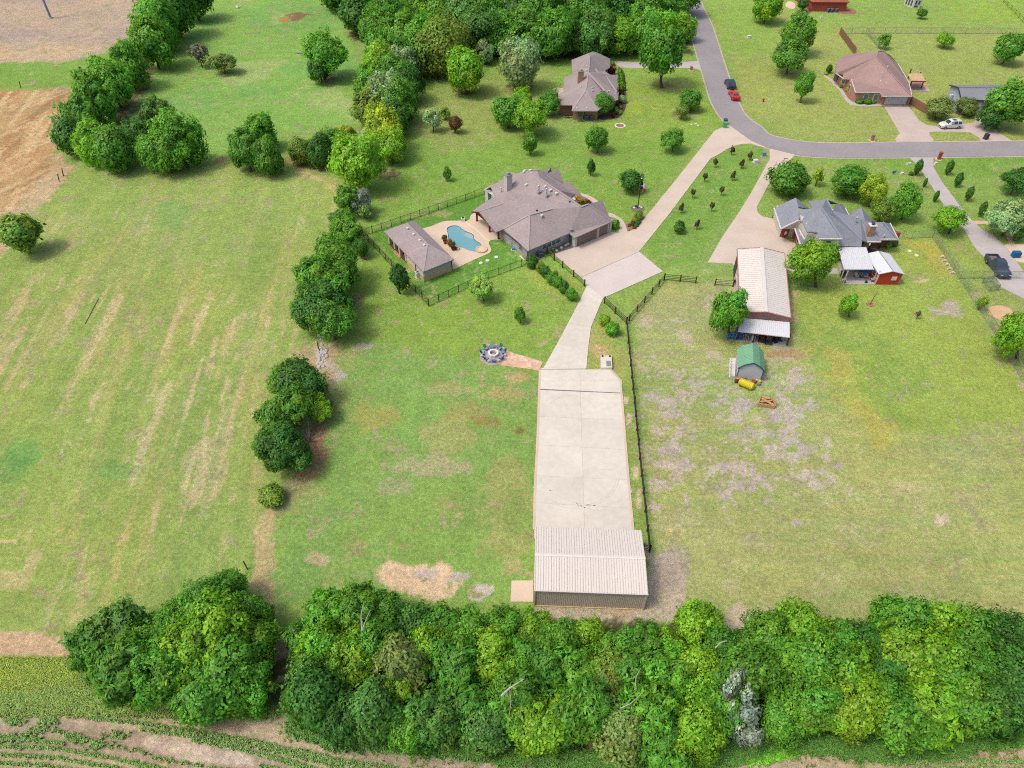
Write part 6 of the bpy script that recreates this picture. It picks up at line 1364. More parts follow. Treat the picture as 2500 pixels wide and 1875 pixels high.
fence('chain_fence', 'chain-link fence across the lawn at the top right', [f4(795,262), f4(1300,258), f4(2212,263), G(2560,85)], 1.6, 'round', (1.55,.05), gv, gv, 3.2, (.06,.05), (.40,.014,lk,.05,1.5,True), pr=.05)
fence('chain_fence', 'chain-link fence from the top fence down to the mauve-roofed house', [f4(990,260), f4(1118,402)], 1.6, 'round', (1.55,.05), gv, gv, 3.2, (.06,.06), (.30,.016,lk,.05,1.5,True), pr=.05)
fence('wire_fence', 'thin wire fence in the far top right corner', [f4(2050,20), f4(2140,110), f4(2225,200)], 1.2, 'round', (1.1,.7,.4), bm, bm, 4.0, (.03,.03), pr=.05)
def plank_fence(label, a, b, h=1.8, n=None):
    t = thing('plank_fence', label, 'fence', a); a = Vector((a.x,a.y,0)); b = Vector((b.x,b.y,0)); L = (b-a).length; d = (b-a).normalized(); n = n or int(L/.15); nn_ = Vector((-d.y,d.x,0)); rg = random.Random(3)
    me = MB().box((0,0,h/2), (.135,.03,h)).build('plank', M('wood_brown'), t, True).data
    first = True
    for i in range(n):
        o = t.children[0] if first else bpy.data.objects.new('plank', me)
        if not first: COL.objects.link(o); o.parent = t
        first = False
        p = a + d*(L*(i+.5)/n); o.location = (p.x-t.location.x, p.y-t.location.y, rg.uniform(-.03,.03)); o.rotation_euler = (0, 0, math.atan2(d.y, d.x))
    for z in (.4, 1.4): MB().beam(a+nn_*.05+Vector((0,0,z)), b+nn_*.05+Vector((0,0,z)), .05, .09).build('rail', M('wood_brown'), t)
    for i in range(int(L/2.4)+1):
        p = a + d*min(L, i*2.4) + nn_*.09; MB().box(p+Vector((0,0,h/2)), (.1,.1,h)).build('post', M('wood_brown'), t)
plank_fence('brown plank fence above the mauve-roofed house', f4(785,262), f4(905,428)); plank_fence('brown plank fence right of the white garage door', f4(1322,802), f4(1475,892))
# old fence posts
for (x,y,lb) in ((45,190,'leaning dark post at the edge of the stubble field'),(137,380,'dark post at the corner of the hay field'),(128,392,'second dark post just left of the hay field corner')):
    g = GD(x,y); o = MB().tube([g, g+Vector((.3,.1,1.5))], .09, 6).build('fence_post', M('trim_dark')); tag(o, lb, 'post', 'old field posts')
for (x,y,lb) in ((535,1230,'leaning grey post in the bare strip above the left wood'),(690,757,'thin dark post beside the stone heap')):
    g = GD(x,y); o = MB().tube([g, g+Vector((-.1,.1,1.5))], .07, 6).build('fence_post', M('bark')); tag(o, lb, 'post', 'old field posts')

# ------------------------------------------------------------ vehicles
def car(label, p, rz, kind, paint, name='parked_car'):
    """local x points forward; sections along the length: x, belt height, roof height, half width, roof half width"""
    L, Wd, Ht = {'suv': (4.7,1.86,1.68), 'coupe': (4.75,1.86,1.36), 'pickup': (5.7,1.95,1.85)}[kind]
    t = thing(name, label, 'pickup truck' if kind == 'pickup' else 'car', p + Vector((0,0,.06)), rz, None)
    hwid = Wd/2
    if kind == 'suv': sec = [(0,.62,.95,.90,.84),(.02,.95,1.0,.96,.8),(.10,1.0,1.60,.98,.74),(.30,1.0,1.68,1,.76),(.50,1.0,1.68,1,.76),(.60,1.0,1.60,1,.74),(.74,1.02,1.05,1,.86),(.88,.94,.97,.98,.82),(.97,.74,.80,.9,.78),(1,.5,.66,.84,.74)]
    elif kind == 'coupe': sec = [(0,.6,.9,.9,.84),(.03,.92,.96,.95,.84),(.13,.95,1.0,.98,.80),(.30,.95,1.32,1,.68),(.42,.95,1.36,1,.68),(.50,.94,1.32,1,.68),(.66,.93,.96,1,.84),(.85,.84,.88,.98,.82),(.97,.66,.72,.9,.78),(1,.45,.58,.84,.74)]
    else: sec = [(.36,1.1,1.15,1,.9),(.385,1.1,1.78,1,.74),(.5,1.1,1.85,1,.75),(.60,1.1,1.78,1,.74),(.70,1.12,1.15,1,.86),(.85,1.06,1.09,1,.84),(.97,.92,.98,.96,.84),(1,.55,.8,.9,.8)]
    rings = []
    for (fx, zb, zr, wb, wr) in sec:
        x = (fx-.5)*L; a, b = hwid*wb, hwid*wr
        rings.append([(x,-a*.92,.26),(x,-a,.5),(x,-a,min(zb,zr)*.99),(x,-b,zr),(x,b,zr),(x,a,min(zb,zr)*.99),(x,a,.5),(x,a*.92,.26)])
    mb = MB(); mb.v = [v for r in rings for v in r]; n = 8
    for i in range(len(rings)-1):
        for k in range(n): mb.f.append((i*n+k, i*n+(k+1)%n, (i+1)*n+(k+1)%n, (i+1)*n+k))
    mb.f.append(tuple(range(n))[::-1]); mb.f.append(tuple((len(rings)-1)*n+k for k in range(n)))
    if kind == 'pickup':
        x0, x1 = -L/2, (.36-.5)*L
        mb.box(((x0+x1)/2,0,.5),(x1-x0,Wd*.96,.5)); 
        for s in (-1,1): mb.box(((x0+x1)/2, s*hwid*.93, .9),(x1-x0,.14,.5))
        mb.box((x0+.05,0,.9),(.1,Wd*.9,.5))
    body = mb.build('body', M(paint), t, True, False)
    if kind == 'pickup': MB().box(((-L/2+(.36-.5)*L)/2,0,.77),(L*.35,Wd*.78,.05)).build('bed_liner', M('gravel_grey'), t, True)
    V = lambda i, k: Vector(rings[i][k])
    def pane(P, name='window'):
        c = sum(P, Vector())/4; nrm = (P[1]-P[0]).cross(P[2]-P[0]).normalized()
        if nrm.dot(c - Vector((c.x*.6,0,.6))) < 0: nrm = -nrm
        Q = [c + (p-c)*.86 + nrm*.012 for p in P]; R_ = [q_ - nrm*.03 for q_ in Q]
        MB().add(Q + R_, [(0,1,2,3),(7,6,5,4)] + [(i, i+4, (i+1)%4+4, (i+1)%4) for i in range(4)]).build(name, M('glass_dark'), t, True)
    cab = {'suv': (2,5,1,6), 'coupe': (3,5,2,6), 'pickup': (1,3,0,4)}[kind]
    r0, r1, rb_, rf = cab
    for i in range(r0, r1):
        pane([V(i,2), V(i+1,2), V(i+1,3), V(i,3)]); pane([V(i,5), V(i+1,5), V(i+1,4), V(i,4)])
    pane([V(rf,3), V(rf,4), V(r1,4), V(r1,3)], 'windscreen'); pane([V(rb_,3), V(rb_,4), V(r0,4), V(r0,3)], 'rear_window')
    if kind == 'suv': MB().box((-.1*L,0,1.7),(.8,.8,.02)).build('sunroof', M('glass_dark'), t, True)
    for fx in (.19,.82):
        for s in (-1,1):
            x = (fx-.5)*L; r = .36 if kind != 'pickup' else .4
            w_ = MB().tube([(x,s*(hwid-.2),r-.05),(x,s*(hwid+.01),r-.05)], r, 16).build('wheel', M('tyre'), t, True)
            MB().tube([(x,s*(hwid-.02),r-.05),(x,s*(hwid+.025),r-.05)], r*.62, 12).build('rim', M('rim'), w_, True)
    for s in (-1,1):
        MB().box((L/2-.08, s*hwid*.66, .68 if kind != 'pickup' else .8),(.16,.36,.14)).build('headlight', M('lamp_clear'), t, True)
        MB().box((-L/2+.04, s*hwid*.74, .86),(.12,.3,.16)).build('tail_light', M('lamp_red'), t, True)
        fm = sec[r1][0]+.06; MB().box(((fm-.5)*L, s*(hwid+.09), 1.02 if kind != 'pickup' else 1.2),(.12,.18,.13)).build('mirror', M(paint), t, True)
    MB().box((L/2-.02,0,.45),(.1,Wd*.6,.16)).build('bumper', M('trim_dark'), t, True); MB().box((-L/2+.0,0,.45),(.1,Wd*.7,.14)).build('bumper', M('trim_dark'), t, True)
    if kind == 'coupe': MB().box((-L/2+.25,0,1.0),(.25,Wd*.8,.05)).build('spoiler', M(paint), t, True)
    return t
def seg(a, b): return ((a+b)/2, math.atan2((b-a).y, (b-a).x))
p, r = seg(cl(1858,692), cl(1822,632)); car('dark blue car parked on the road edge in front of the red one', cl(1836,668), math.atan2((cl(1822,625)-cl(1858,690)).y, (cl(1822,625)-cl(1858,690)).x), 'suv', 'car_navy')
car('bright red low car parked on the road behind the dark blue one', cl(1868,752), math.atan2((cl(1848,705)-cl(1884,778)).y, (cl(1848,705)-cl(1884,778)).x), 'coupe', 'car_red')
car('white car parked across the wide tan drive below the dusty olive trees', f4(1636,985), rad(184), 'suv', 'car_white')
car('dark slate pickup parked on the grey drive behind the chain fence', r5(1160,455), math.atan2((r5(1225,525)-r5(1085,335)).y, (r5(1225,525)-r5(1085,335)).x), 'pickup', 'car_slate', 'pickup_truck')

# ------------------------------------------------------------ fire pit with its ring of chairs
fz = zm(1160,840,12.29); cF = fz(545,325)
oc = [fz(140,245), fz(300,135), fz(480,50), fz(690,60), fz(870,150), fz(945,280), fz(945,440), fz(770,600), fz(630,632), fz(410,640), fz(155,490)]
flat('paved_ring', oc, .06, M('paver_mauve'), 'mauve paved ring round the white fire pit')
flat('footpath', [fz(900,170), fz(1180,290), fz(1560,390), fz(2040,545), fz(1905,805), fz(1500,735), fz(970,665), fz(840,665), fz(740,620), fz(930,450)], .045, M('flag_paint'), 'peach flagstone path from the fire pit to the concrete yard')
fl = random.Random(9)
for i in range(34):
    u_, v_ = fl.random(), fl.random(); top = fz(900+1120*u_, 180+360*u_); bot = fz(800+1100*u_, 650+145*u_); p_ = top.lerp(bot, .12+.76*v_)
    r_ = fl.uniform(.25,.5); pts_ = [(p_.x+cos(k*pi/3+.3)*r_*fl.uniform(.7,1.1), p_.y+sin(k*pi/3+.3)*r_*fl.uniform(.7,1.1)) for k in range(6)]
    o = MB().prism(pts_, .0, .055+.012*fl.random()).build('flagstone', M('stepping') if i % 3 else M('concrete_sand')); o.parent = bpy.data.objects.get('footpath.005') if False else None; struct(o)
FP = thing('fire_pit', 'white eight-sided fire pit in the middle of the blue chairs', 'fire pit', cF)
R1, R2_ = .80, .50
def octo(r, z): return [(r*cos(pi/8+i*pi/4), r*sin(pi/8+i*pi/4), z) for i in range(8)]
mb = MB(); mb.v = octo(R1,0)+octo(R1,.5)+octo(R2_,.5)+octo(R2_,.12)
for k in range(3):
    for i in range(8): mb.f.append((k*8+i, k*8+(i+1)%8, (k+1)*8+(i+1)%8, (k+1)*8+i))
mb.build('ring', M('stone_white'), FP, True); MB().lathe((0,0,.08), [(.5,0),(.5,.06)], 8).build('ash_bed', M('gravel_grey'), FP, True)
for i in range(4): MB().tube([(-.3+.1*i,-.25+.12*i,.2),(.3-.05*i,.2-.1*i,.26)], .07, 6).build('log', M('bark_pale'), FP, True)
def chair(label, p, rz):
    t = thing('garden_chair', label, 'chair', p+Vector((0,0,.06)), rz, 'blue chairs round the fire pit'); m = M('blue_paint'); t.scale = (.74,.74,.74)
    for i in range(5):                                           # slats, seat front is +x
        MB().box((.04, -.24+.12*i, .36), (.56,.105,.03), 0, Matrix.Rotation(rad(8),3,'Y')).build('seat_slat', mat('blue_light',(120,168,216),.6,.06,5), t, True)
    for i in range(5):
        hgt = .82 - .05*abs(i-2)
        MB().beam((-.22, -.24+.12*i, .34), (-.22-.34, (-.24+.12*i)*1.1, .34+hgt), .03, .105).build('back_slat', m, t, True)
    for s in (-1,1):
        MB().box((.02, s*.36, .58), (.70,.14,.03)).build('armrest', MATS['blue_light'], t, True)
        MB().box((.30, s*.33, .29), (.09,.05,.58)).build('leg', m, t, True); MB().beam((.25,s*.30,.32),(-.45,s*.30,.03),.04,.12).build('leg', m, t, True)
        MB().box((-.25, s*.33, .40), (.06,.04,.40)).build('arm_support', m, t, True)
    return t
cpos = [(508,105,'at the top of the ring'),(345,190,'at the upper left'),(240,320,'at the far left'),(355,465,'at the lower left'),(552,548,'at the bottom of the ring'),(770,450,'at the lower right'),(868,285,'at the far right'),(752,155,'at the upper right')]
ch0 = None
for (a,b,w_) in cpos:
    p = fz(a,b); d_ = cF - p; p = cF - d_.normalized()*1.48; rz = math.atan2(d_.y, d_.x); lb = 'blue slatted garden chair %s, facing the fire pit' % w_
    if ch0 is None: ch0 = chair(lb, p, rz)
    else: dup(ch0, p+Vector((0,0,.06)), rz, lb)
for i, (a,b,w_) in enumerate(((410,100,'upper left'),(630,90,'top right'),(845,190,'upper right'),(855,370,'right'),(685,515,'lower right'),(430,520,'lower left'),(235,400,'left'))):
    p = fz(a,b); d_ = (p-cF).normalized(); p = cF + d_*1.75
    t = thing('side_table', 'small peach round table between blue chairs at the %s of the ring' % w_, 'table', p+Vector((0,0,.06)), 0, 'peach tables round the fire pit')
    MB().lathe((0,0,.38), [(.18,0),(.19,.04),(.15,.05)], 12).build('table_top', M('cushion_peach'), t, True)
    for k in range(3): MB().tube([(.08*cos(k*2.1),.08*sin(k*2.1),.4),(.2*cos(k*2.1),.2*sin(k*2.1),0)], .02, 5).build('leg', M('cushion_peach'), t, True)

# generator pad by the yard
t = thing('utility_pad', 'square beige concrete platform with a grey grate beside the yard', 'concrete platform', dz(915,1512))
P_ = [dz(915,1512), dz(1065,1512), dz(1072,1659), G(1493,903), G(1466,903), dz(918,1659)]
MB().prism([(p.x,p.y) for p in [G(1465.5,873.4), G(1492.6,873.4), G(1494,903), G(1466,903)]], 0, .45).build('platform', M('concrete_pale'), t)
MB().prism([(p.x,p.y) for p in [G(1479,887.5), G(1490.5,887.5), G(1491,900), G(1480,900)]], .45, .52).build('grate', mat('grate_grey',(150,156,150),.6,.2,12), t)
for x in (1470,1488): MB().lathe(G(x,876)+Vector((0,0,.45)), [(.12,0),(.12,.18),(.05,.22)], 8).build('vent_cap', M('trim_dark'), t)

# flagpole
fpb = wk(1450,655); t = thing('flagpole', 'tall black flagpole with a blue, white and red flag on the front lawn', 'flagpole', fpb)
z = 3.0
while PJ(fpb.x, fpb.y, z)[1] > 420+130/7.373 and z < 14: z += .05
MB().tube([(0,0,0),(0,0,z)], [.10,.06], 8).build('pole', M('black_metal'), t, True); MB().lathe((0,0,z), [(.02,-.02),(.14,.06),(.14,.16),(.02,.24)], 10).build('finial', M('steel_pipe'), t, True)
def cloth(x0, x1, z0, z1, nm, m):
    mb = MB(); n = 6
    for i in range(n+1):
        x = x0+(x1-x0)*i/n; y = .12*sin(x*7); mb.v += [(x,y,z0-(x*.9)),(x,y,z1-(x*.9))]
    for i in range(n): mb.f.append((2*i,2*i+2,2*i+3,2*i+1))
    o = mb.build(nm, m, t, True); s_ = o.modifiers.new('solid','SOLIDIFY'); s_.thickness = .015
cloth(.08,.42,z-1.9,z-.4,'blue_stripe',M('flag_blue')); cloth(.42,.95,z-1.15,z-.4,'white_stripe',M('flag_white')); cloth(.42,.95,z-1.9,z-1.15,'red_stripe',M('flag_red'))
MB().box((.25,.10,z-1.35),(.2,.02,.2)).build('star', M('flag_white'), t, True)
flat('flower_bed', [fpb + Vector((1.25*cos(k*pi/9), 1.25*sin(k*pi/9), 0)) for k in range(18)], .05, M('gravel_grey'), 'round dark gravel bed at the foot of the flagpole')
for i, (a,b) in enumerate(((1385,655),(1415,625),(1490,630),(1520,650))):
    o = MB().lathe(wk(a,b)+Vector((0,0,.04)), [(.2,0),(.24,.12),(.12,.26),(.02,.3)], 7).build('rock', M('stone_white') if i != 1 else M('trim_dark')); tag(o, 'rock in the flagpole bed, %s from the left' % ORD[i], 'rock', 'rocks round the flagpole')

# ------------------------------------------------------------ clutter round the barn
def chairset(): pass
t = thing('yellow_tank', 'bright yellow ribbed tank lying in front of the green-roofed shed', 'tank', lt(555,1130), rad(-20))
a_, b_ = lt(470,1095), lt(640,1165); Lt = (b_-a_).length+.3; t.rotation_euler = (0,0,math.atan2((b_-a_).y,(b_-a_).x))
MB().tube([(-Lt/2,0,.55),(-Lt/2+.15,0,.55),(Lt/2-.15,0,.55),(Lt/2,0,.55)], [.3,.52,.52,.3], 16).build('barrel', M('yellow_tank'), t, True)
for i in range(9): MB().tube([(-Lt/2+.2+(Lt-.4)*i/8-.03,0,.55),(-Lt/2+.2+(Lt-.4)*i/8+.03,0,.55)], .56, 16).build('rib', M('yellow_tank'), t, True)
for s in (-.6,.6): MB().box((s*Lt/2,0,.08),(.2,.9,.16)).build('cradle', M('wood_brown'), t, True)
t = thing('pallet_frame', 'reddish wooden crate frame lying on the bare ground below the shed', 'wooden frame', lt(830,1365)); pa, pb, pc, pd = lt(745,1300), lt(935,1345), lt(940,1425), lt(715,1390)
for a_, b_ in ((pa,pb),(pb,pc),(pc,pd),(pd,pa)): MB().beam(a_+Vector((0,0,.3)), b_+Vector((0,0,.3)), .12, .5).build('board', M('wood_raw'), t)
MB().beam(lt(760,1320)+Vector((0,0,.5)), lt(920,1410)+Vector((0,0,.5)), .35, .06).build('plank', M('wood_raw'), t); MB().beam(lt(740,1360)+Vector((0,0,.45)), lt(900,1350)+Vector((0,0,.5)), .25, .06).build('plank', M('wood_raw'), t); MB().beam(lt(810,1315)+Vector((0,0,.5)), lt(870,1345)+Vector((0,0,.8)), .3, .06).build('plank', M('wood_raw'), t)
MB().beam(lt(915,1370)+Vector((0,0,0)), lt(930,1330)+Vector((0,0,.9)), .08, .08).build('stake', M('wood_raw'), t)
def bin_(p, lb, m, h=.9, r=.3, cat='barrel', name='barrel', group='barrels by the barn'):
    t = thing(name, lb, cat, p, 0, group); MB().lathe((0,0,0),[(r*.9,0),(r,.1),(r,h*.95),(r*.9,h)],12).build('shell', M(m), t, True); MB().lathe((0,0,h),[(r*.85,-.01),(r*.85,.04)],12).build('lid', M(m), t, True); return t
bin_(lt(320,470),'left blue barrel in the wire pen left of the lean-to','blue_plastic'); bin_(lt(375,470),'right blue barrel in the wire pen left of the lean-to','blue_plastic'); bin_(lt(438,440),'blue barrel at the left post of the lean-to','blue_plastic'); bin_(lt(470,490),'blue drum lying just inside the lean-to','blue_paint')
bin_(lt(648,505),'white drum at the front middle of the lean-to','white_plastic',.9,.28); bin_(lt(725,1105),'grey round pot at the right corner of the shed','grey_metal',.4,.25); bin_(lt(425,1070),'dark pot at the left corner of the shed','trim_dark',.4,.25)
t = thing('wire_pen', 'small wire pen holding the two blue barrels', 'pen', lt(295,495))
wp = [lt(295,495), lt(410,500), lt(405,430), lt(300,425)]
for i in range(4):
    MB().tube([wp[i], wp[i]+Vector((0,0,1.3))], .04, 6).build('post', M('galv'), t)
    for z in (.05,.65,1.25): MB().beam(wp[i]+Vector((0,0,z)), wp[(i+1)%4]+Vector((0,0,z)), .03,.03).build('rail', M('galv'), t)
def mower(p, rz, lb, m):
    t = thing('riding_mower', lb, 'mower', p, rz, 'machines under the lean-to'); MB().box((.35,0,.6),(.8,.6,.4)).build('hood', M(m), t, True); MB().box((-.2,0,.35),(1.3,.8,.15)).build('deck', M('trim_dark'), t, True); MB().box((-.35,0,.65),(.4,.45,.12)).build('seat', M('trim_dark'), t, True); MB().box((-.55,0,.85),(.1,.45,.4)).build('seat_back', M('trim_dark'), t, True)
    MB().tube([(.1,0,.6),(-.05,0,1.0)], .03, 6).build('steering_column', M('trim_dark'), t, True)
    for x in (-.5,.55):
        for s in (-.4,.4): MB().tube([(x,s-.08,.26),(x,s+.08,.26)], .26, 12).build('wheel', M('tyre'), t, True)
    return t
mower(lt(770,500), 1.2, 'red riding mower in the middle of the lean-to', 'red_paint'); mower(lt(855,525), 1.4, 'grey riding mower right of the red one under the lean-to', 'grey_metal'); mower(lt(980,510), .3, 'dark mower in the right half of the lean-to', 'trim_dark')
bin_(lt(1040,505),'pale round drum at the right end of the lean-to','galv',.8,.42,'drum','drum')
for i, (x, y) in enumerate(((515,475),(545,470),(575,485),(605,460))):
    t = thing('bicycle', 'dark bicycle standing in the left half of the lean-to, %s from the left' % ORD[i], 'bicycle', lt(x,y), 1.3+.1*i, 'bicycles under the lean-to')
    for s in (-.5,.5):
        mb = MB(); mb.tube([(s+.33*cos(k*pi/6),0,.34+.33*sin(k*pi/6)) for k in range(13)], .03, 5); mb.build('wheel', M('tyre'), t, True)
    for a_, b_ in (((-.5,0,.34),(-.1,0,.85)),((-.1,0,.85),(.4,0,.85)),((.4,0,.85),(.5,0,.34)),((-.1,0,.85),(0,0,.32)),((0,0,.32),(.4,0,.8)),((-.5,0,.34),(0,0,.32))): MB().tube([a_,b_], .03, 5).build('frame_tube', M('steel_pipe'), t, True)
    MB().box((-.12,0,.92),(.25,.12,.05)).build('saddle', M('trim_dark'), t, True); MB().tube([(.4,-.25,1.0),(.4,.25,1.0)], .02, 5).build('handlebar', M('steel_pipe'), t, True)
t = thing('work_bench', 'dark cluttered bench in the right half of the lean-to', 'bench', lt(925,495)); MB().box((0,0,.8),(1.6,.7,.08)).build('top', M('wood_brown'), t, True)
for sx in (-.7,.7):
    for sy in (-.3,.3): MB().box((sx,sy,.4),(.08,.08,.8)).build('leg', M('wood_brown'), t, True)
for i, (x,y,m,lb) in enumerate(((440,1035,'wood_raw','orange wooden box at the left foot of the shed'),(530,1025,'terracotta','terracotta tub against the shed wall'),(650,1045,'wood_raw','orange crate against the right half of the shed wall'),(690,1050,'white_plastic','white bucket against the shed wall'),(660,1075,'terracotta','orange tub in front of the shed crate'),(730,1070,'yellow_tank','yellow bucket at the right corner of the shed'))):
    t = thing('tub', lb, 'tub', lt(x,y), 0, 'tubs in front of the shed'); MB().lathe((0,0,0),[(.2,0),(.28,.34),(.3,.36),(.3,.4),(.24,.4),(.22,.3)],10).build('shell', M(m), t, True)
# patio furniture under the white roof
t = thing('sun_umbrella', 'blue sun umbrella under the white patio roof', 'umbrella', A_(1390,1200)); MB().tube([(0,0,0),(0,0,2.0)], .03, 6).build('pole', M('trim_white'), t, True); MB().lathe((0,0,1.55),[(1.15,0),(1.1,.05),(.6,.3),(.05,.5)],8).build('canopy', M('blue_cloth'), t, True); MB().lathe((0,0,0),[(.25,0),(.25,.1),(.05,.14)],10).build('base', M('trim_dark'), t, True)
for i, (a,b,rz) in enumerate(((1325,1210,.3),(1440,1215,2.6),(1540,1260,1.6))):
    t = thing('patio_chair', ('left pale chair under the blue umbrella','right pale chair under the blue umbrella','pale chair at the right corner of the covered patio')[i], 'chair', A_(a,b)+Vector((0,0,.08)), rz, 'chairs on the covered patio')
    MB().box((0,0,.45),(.55,.55,.07)).build('seat', M('siding_pale'), t, True); MB().box((-.28,0,.75),(.06,.55,.6)).build('backrest', M('siding_pale'), t, True)
    for sx in (-.24,.24):
        for sy in (-.24,.24): MB().box((sx,sy,.21),(.04,.04,.42)).build('leg', M('trim_dark'), t, True)
for (a,b,lb) in ((1135,1190,'dark grill at the left post of the covered patio'),):
    t = thing('barbecue_grill', lb, 'grill', A_(a,b)); MB().box((0,0,.85),(.7,.5,.35)).build('hood', M('trim_dark'), t, True); MB().box((0,0,.35),(.6,.45,.6)).build('cabinet', M('trim_dark'), t, True); MB().box((.5,0,.75),(.3,.4,.04)).build('side_shelf', M('grey_metal'), t, True)
for (a,b,lb) in ((1160,1275,'dark pot at the front left corner of the covered patio'),(1455,1278,'dark pot at the front right of the covered patio'),(1135,1215,'small dark pot by the left post of the covered patio')):
    bin_(A_(a,b)+Vector((0,0,.08)), lb, 'trim_dark', .35, .2, 'pot', 'flower_pot', 'pots on the covered patio')
t = thing('dog_kennel', 'low galvanised wire cage on the grass in front of the pickup', 'cage', r5(1090,650)); kk = [r5(1000,600), r5(1075,700), r5(1180,690), r5(1085,560)]
kx = (kk[2]-kk[1]); kk[3] = kk[0]+kx
for i in range(4):
    MB().tube([kk[i], kk[i]+Vector((0,0,1.1))], .05, 6).build('post', M('galv'), t)
    for z in (.05,1.1): MB().beam(kk[i]+Vector((0,0,z)), kk[(i+1)%4]+Vector((0,0,z)), .06,.06).build('rail', M('galv'), t)
    mb = MB(); a_, b_ = kk[i], kk[(i+1)%4]
    for j in range(12): mb.beam(a_.lerp(b_,j/12)+Vector((0,0,.05)), a_.lerp(b_,j/12)+Vector((0,0,1.1)), .02,.02)
    mb.build('mesh_panel', M('link_wire'), t)
mb = MB()
for j in range(9): mb.beam(kk[0].lerp(kk[1],j/8)+Vector((0,0,1.12)), kk[3].lerp(kk[2],j/8)+Vector((0,0,1.12)), .04,.03)
mb.build('roof_bars', M('galv'), t)
for i, (a,b) in enumerate(((555,320),(582,365),(610,408),(640,455),(672,500))):
    p = r5(a,b); d_ = (r5(672,500)-r5(555,320)).normalized(); o = MB().tube([p + Vector((.34*cos(k*pi/8), -.1*cos(k*pi/8), .36*sin(k*pi/8))) for k in range(9)], .085, 7).build('half_tyre', M('white_plastic')); tag(o, 'white half-buried tyre along the chain fence, %s from the house' % ORD[i], 'tyre', 'white tyres along the chain fence')
flat('sand_pile', smooth([r5(1085,880), r5(1150,860), r5(1250,865), r5(1330,910), r5(1350,970), r5(1300,1020), r5(1230,1030), r5(1120,980), r5(1070,930)], 3), .06, M('earth_sand'), 'round patch of orange sand right of the chain fence')
g = r5(285,955); t = thing('tree_ring', 'small round brick ring with a sapling on the lawn below the red shed', 'planter', g); MB().lathe((0,0,0),[(.55,0),(.55,.12),(.4,.12),(.38,.05)],14).build('rim', M('barn_trim'), t, True); MB().lathe((0,0,0),[(.4,0),(.4,.06)],12).build('soil', M('mulch'), t, True)
tree(1984,679+0, 7, 'dark', 'small', h=1.6, label='tiny sapling in the small brick ring', trunk=True); g = A_(1515,1570); t = thing('tree_ring', 'small reddish tree stump ring with a thin brown sapling left of the bigger brick ring', 'planter', g); MB().lathe((0,0,0),[(.5,0),(.5,.1),(.36,.1),(.34,.05)],14).build('rim', M('barn_trim'), t, True); MB().tube([(0,0,0),(.15,.1,1.2),(.4,.2,2.2)], [.06,.05,.02], 6).build('stem', M('wood_red'), t, True)

# ------------------------------------------------------------ roadside things
def mailbox(p, lb, m, h=1.3):
    t = thing('mailbox_pillar', lb, 'mailbox', p); h *= .8; MB().box((0,0,h/2),(.5,.5,h)).build('pillar', M(m), t, True); MB().box((0,0,h+.1),(.58,.58,.2)).build('cap', M(m), t, True); MB().tube([(-.32,0,h*.75),(.1,0,h*.75)], .14, 8).build('letter_box', M('trim_dark'), t, True); MB().lathe((0,0,0),[(.7,0),(.7,.05)],12).build('base', M('stone_tan'), t, True)
mailbox(f4(1553,1230),'red brick mailbox pillar at the mouth of the grey drive','brick_red',1.7); mailbox(f4(1038,1085),'tan brick mailbox pillar at the road edge inside the bend','brick_tan',1.4); mailbox(cl(1540,543),'dark mailbox pillar at the short drive of the brick house','brick_brown',1.0)
t = thing('fire_hydrant', 'small red hydrant on the lawn inside the road bend', 'hydrant', cl(2095,785)); MB().lathe((0,0,0),[(.22,0),(.16,.05),(.16,.6),(.2,.62),(.14,.75),(.04,.82)],10).build('body', M('red_paint'), t, True); MB().tube([(-.28,0,.45),(.28,0,.45)], .09, 8).build('outlet', M('red_paint'), t, True)
def wheelie(p, lb, m, rz=0.0):
    t = thing('trash_bin', lb, 'bin', p, rz, 'bins at the kerb'); MB().box((0,0,.6),(.7,.75,1.0)).build('shell', M(m), t, True); MB().box((0,0,1.13),(.76,.82,.1)).build('lid', M(m), t, True)
    for s in (-.32,.32): MB().tube([(s-.04,.38,.12),(s+.04,.38,.12)], .13, 8).build('wheel', M('tyre'), t, True)
wheelie(cl(1797,985),'bright green bin at the mouth of the tan drive','green_plastic'); wheelie(cl(1800,958),'dark teal bin behind the green one at the drive mouth', 'teal_box' if 0 else 'ac_dark'); wheelie(f4(1912,1075),'dark bin on the wide tan drive beside the road','trim_dark',.4)
def ubox(p, lb, m, sz=(.75,.6,.75)):
    t = thing('utility_box', lb, 'utility box', p, .2, 'utility boxes'); MB().box((0,0,sz[2]/2+.1),sz).build('cabinet', M(m), t, True); MB().box((0,0,.05),(sz[0]*1.3,sz[1]*1.3,.1)).build('pad', M('concrete_grey'), t, True); MB().box((0,0,sz[2]+.13),(sz[0]*1.04,sz[1]*1.04,.06)).build('lid', M(m), t, True)
ubox(cl(2097,1205),'green-grey utility box on the strip between the drives','teal_box'); ubox(cl(2035,1255),'white utility box below the green-grey one','white_plastic',(.8,.7,.5)); ubox(cl(1985,293),'white box on the lawn right of the road near the top','white_plastic',(.9,.8,.5)); ubox(f4(648,140),'small white box on the lawn below the red-brown roofed house','white_plastic',(.6,.5,.4)); ubox(f4(1322,1268),'flat white box on the grass left of the grey drive mouth','white_plastic',(.9,.3,.15)); ubox(f4(1268,1345),'tiny white box on the lawn above the blue roof','white_plastic',(.5,.4,.3)); ubox(f4(1525,1272),'tiny pale box beside the brick mailbox','white_plastic',(.4,.4,.4))
t = thing('yard_ornament', 'small blue yard sign on the lawn left of the grey drive', 'sign', f4(1203,1345)); MB().box((0,0,.5),(.7,.06,.5)).build('panel', M('blue_plastic'), t, True); MB().box((0,0,.15),(.05,.05,.3)).build('stake', M('trim_dark'), t, True)
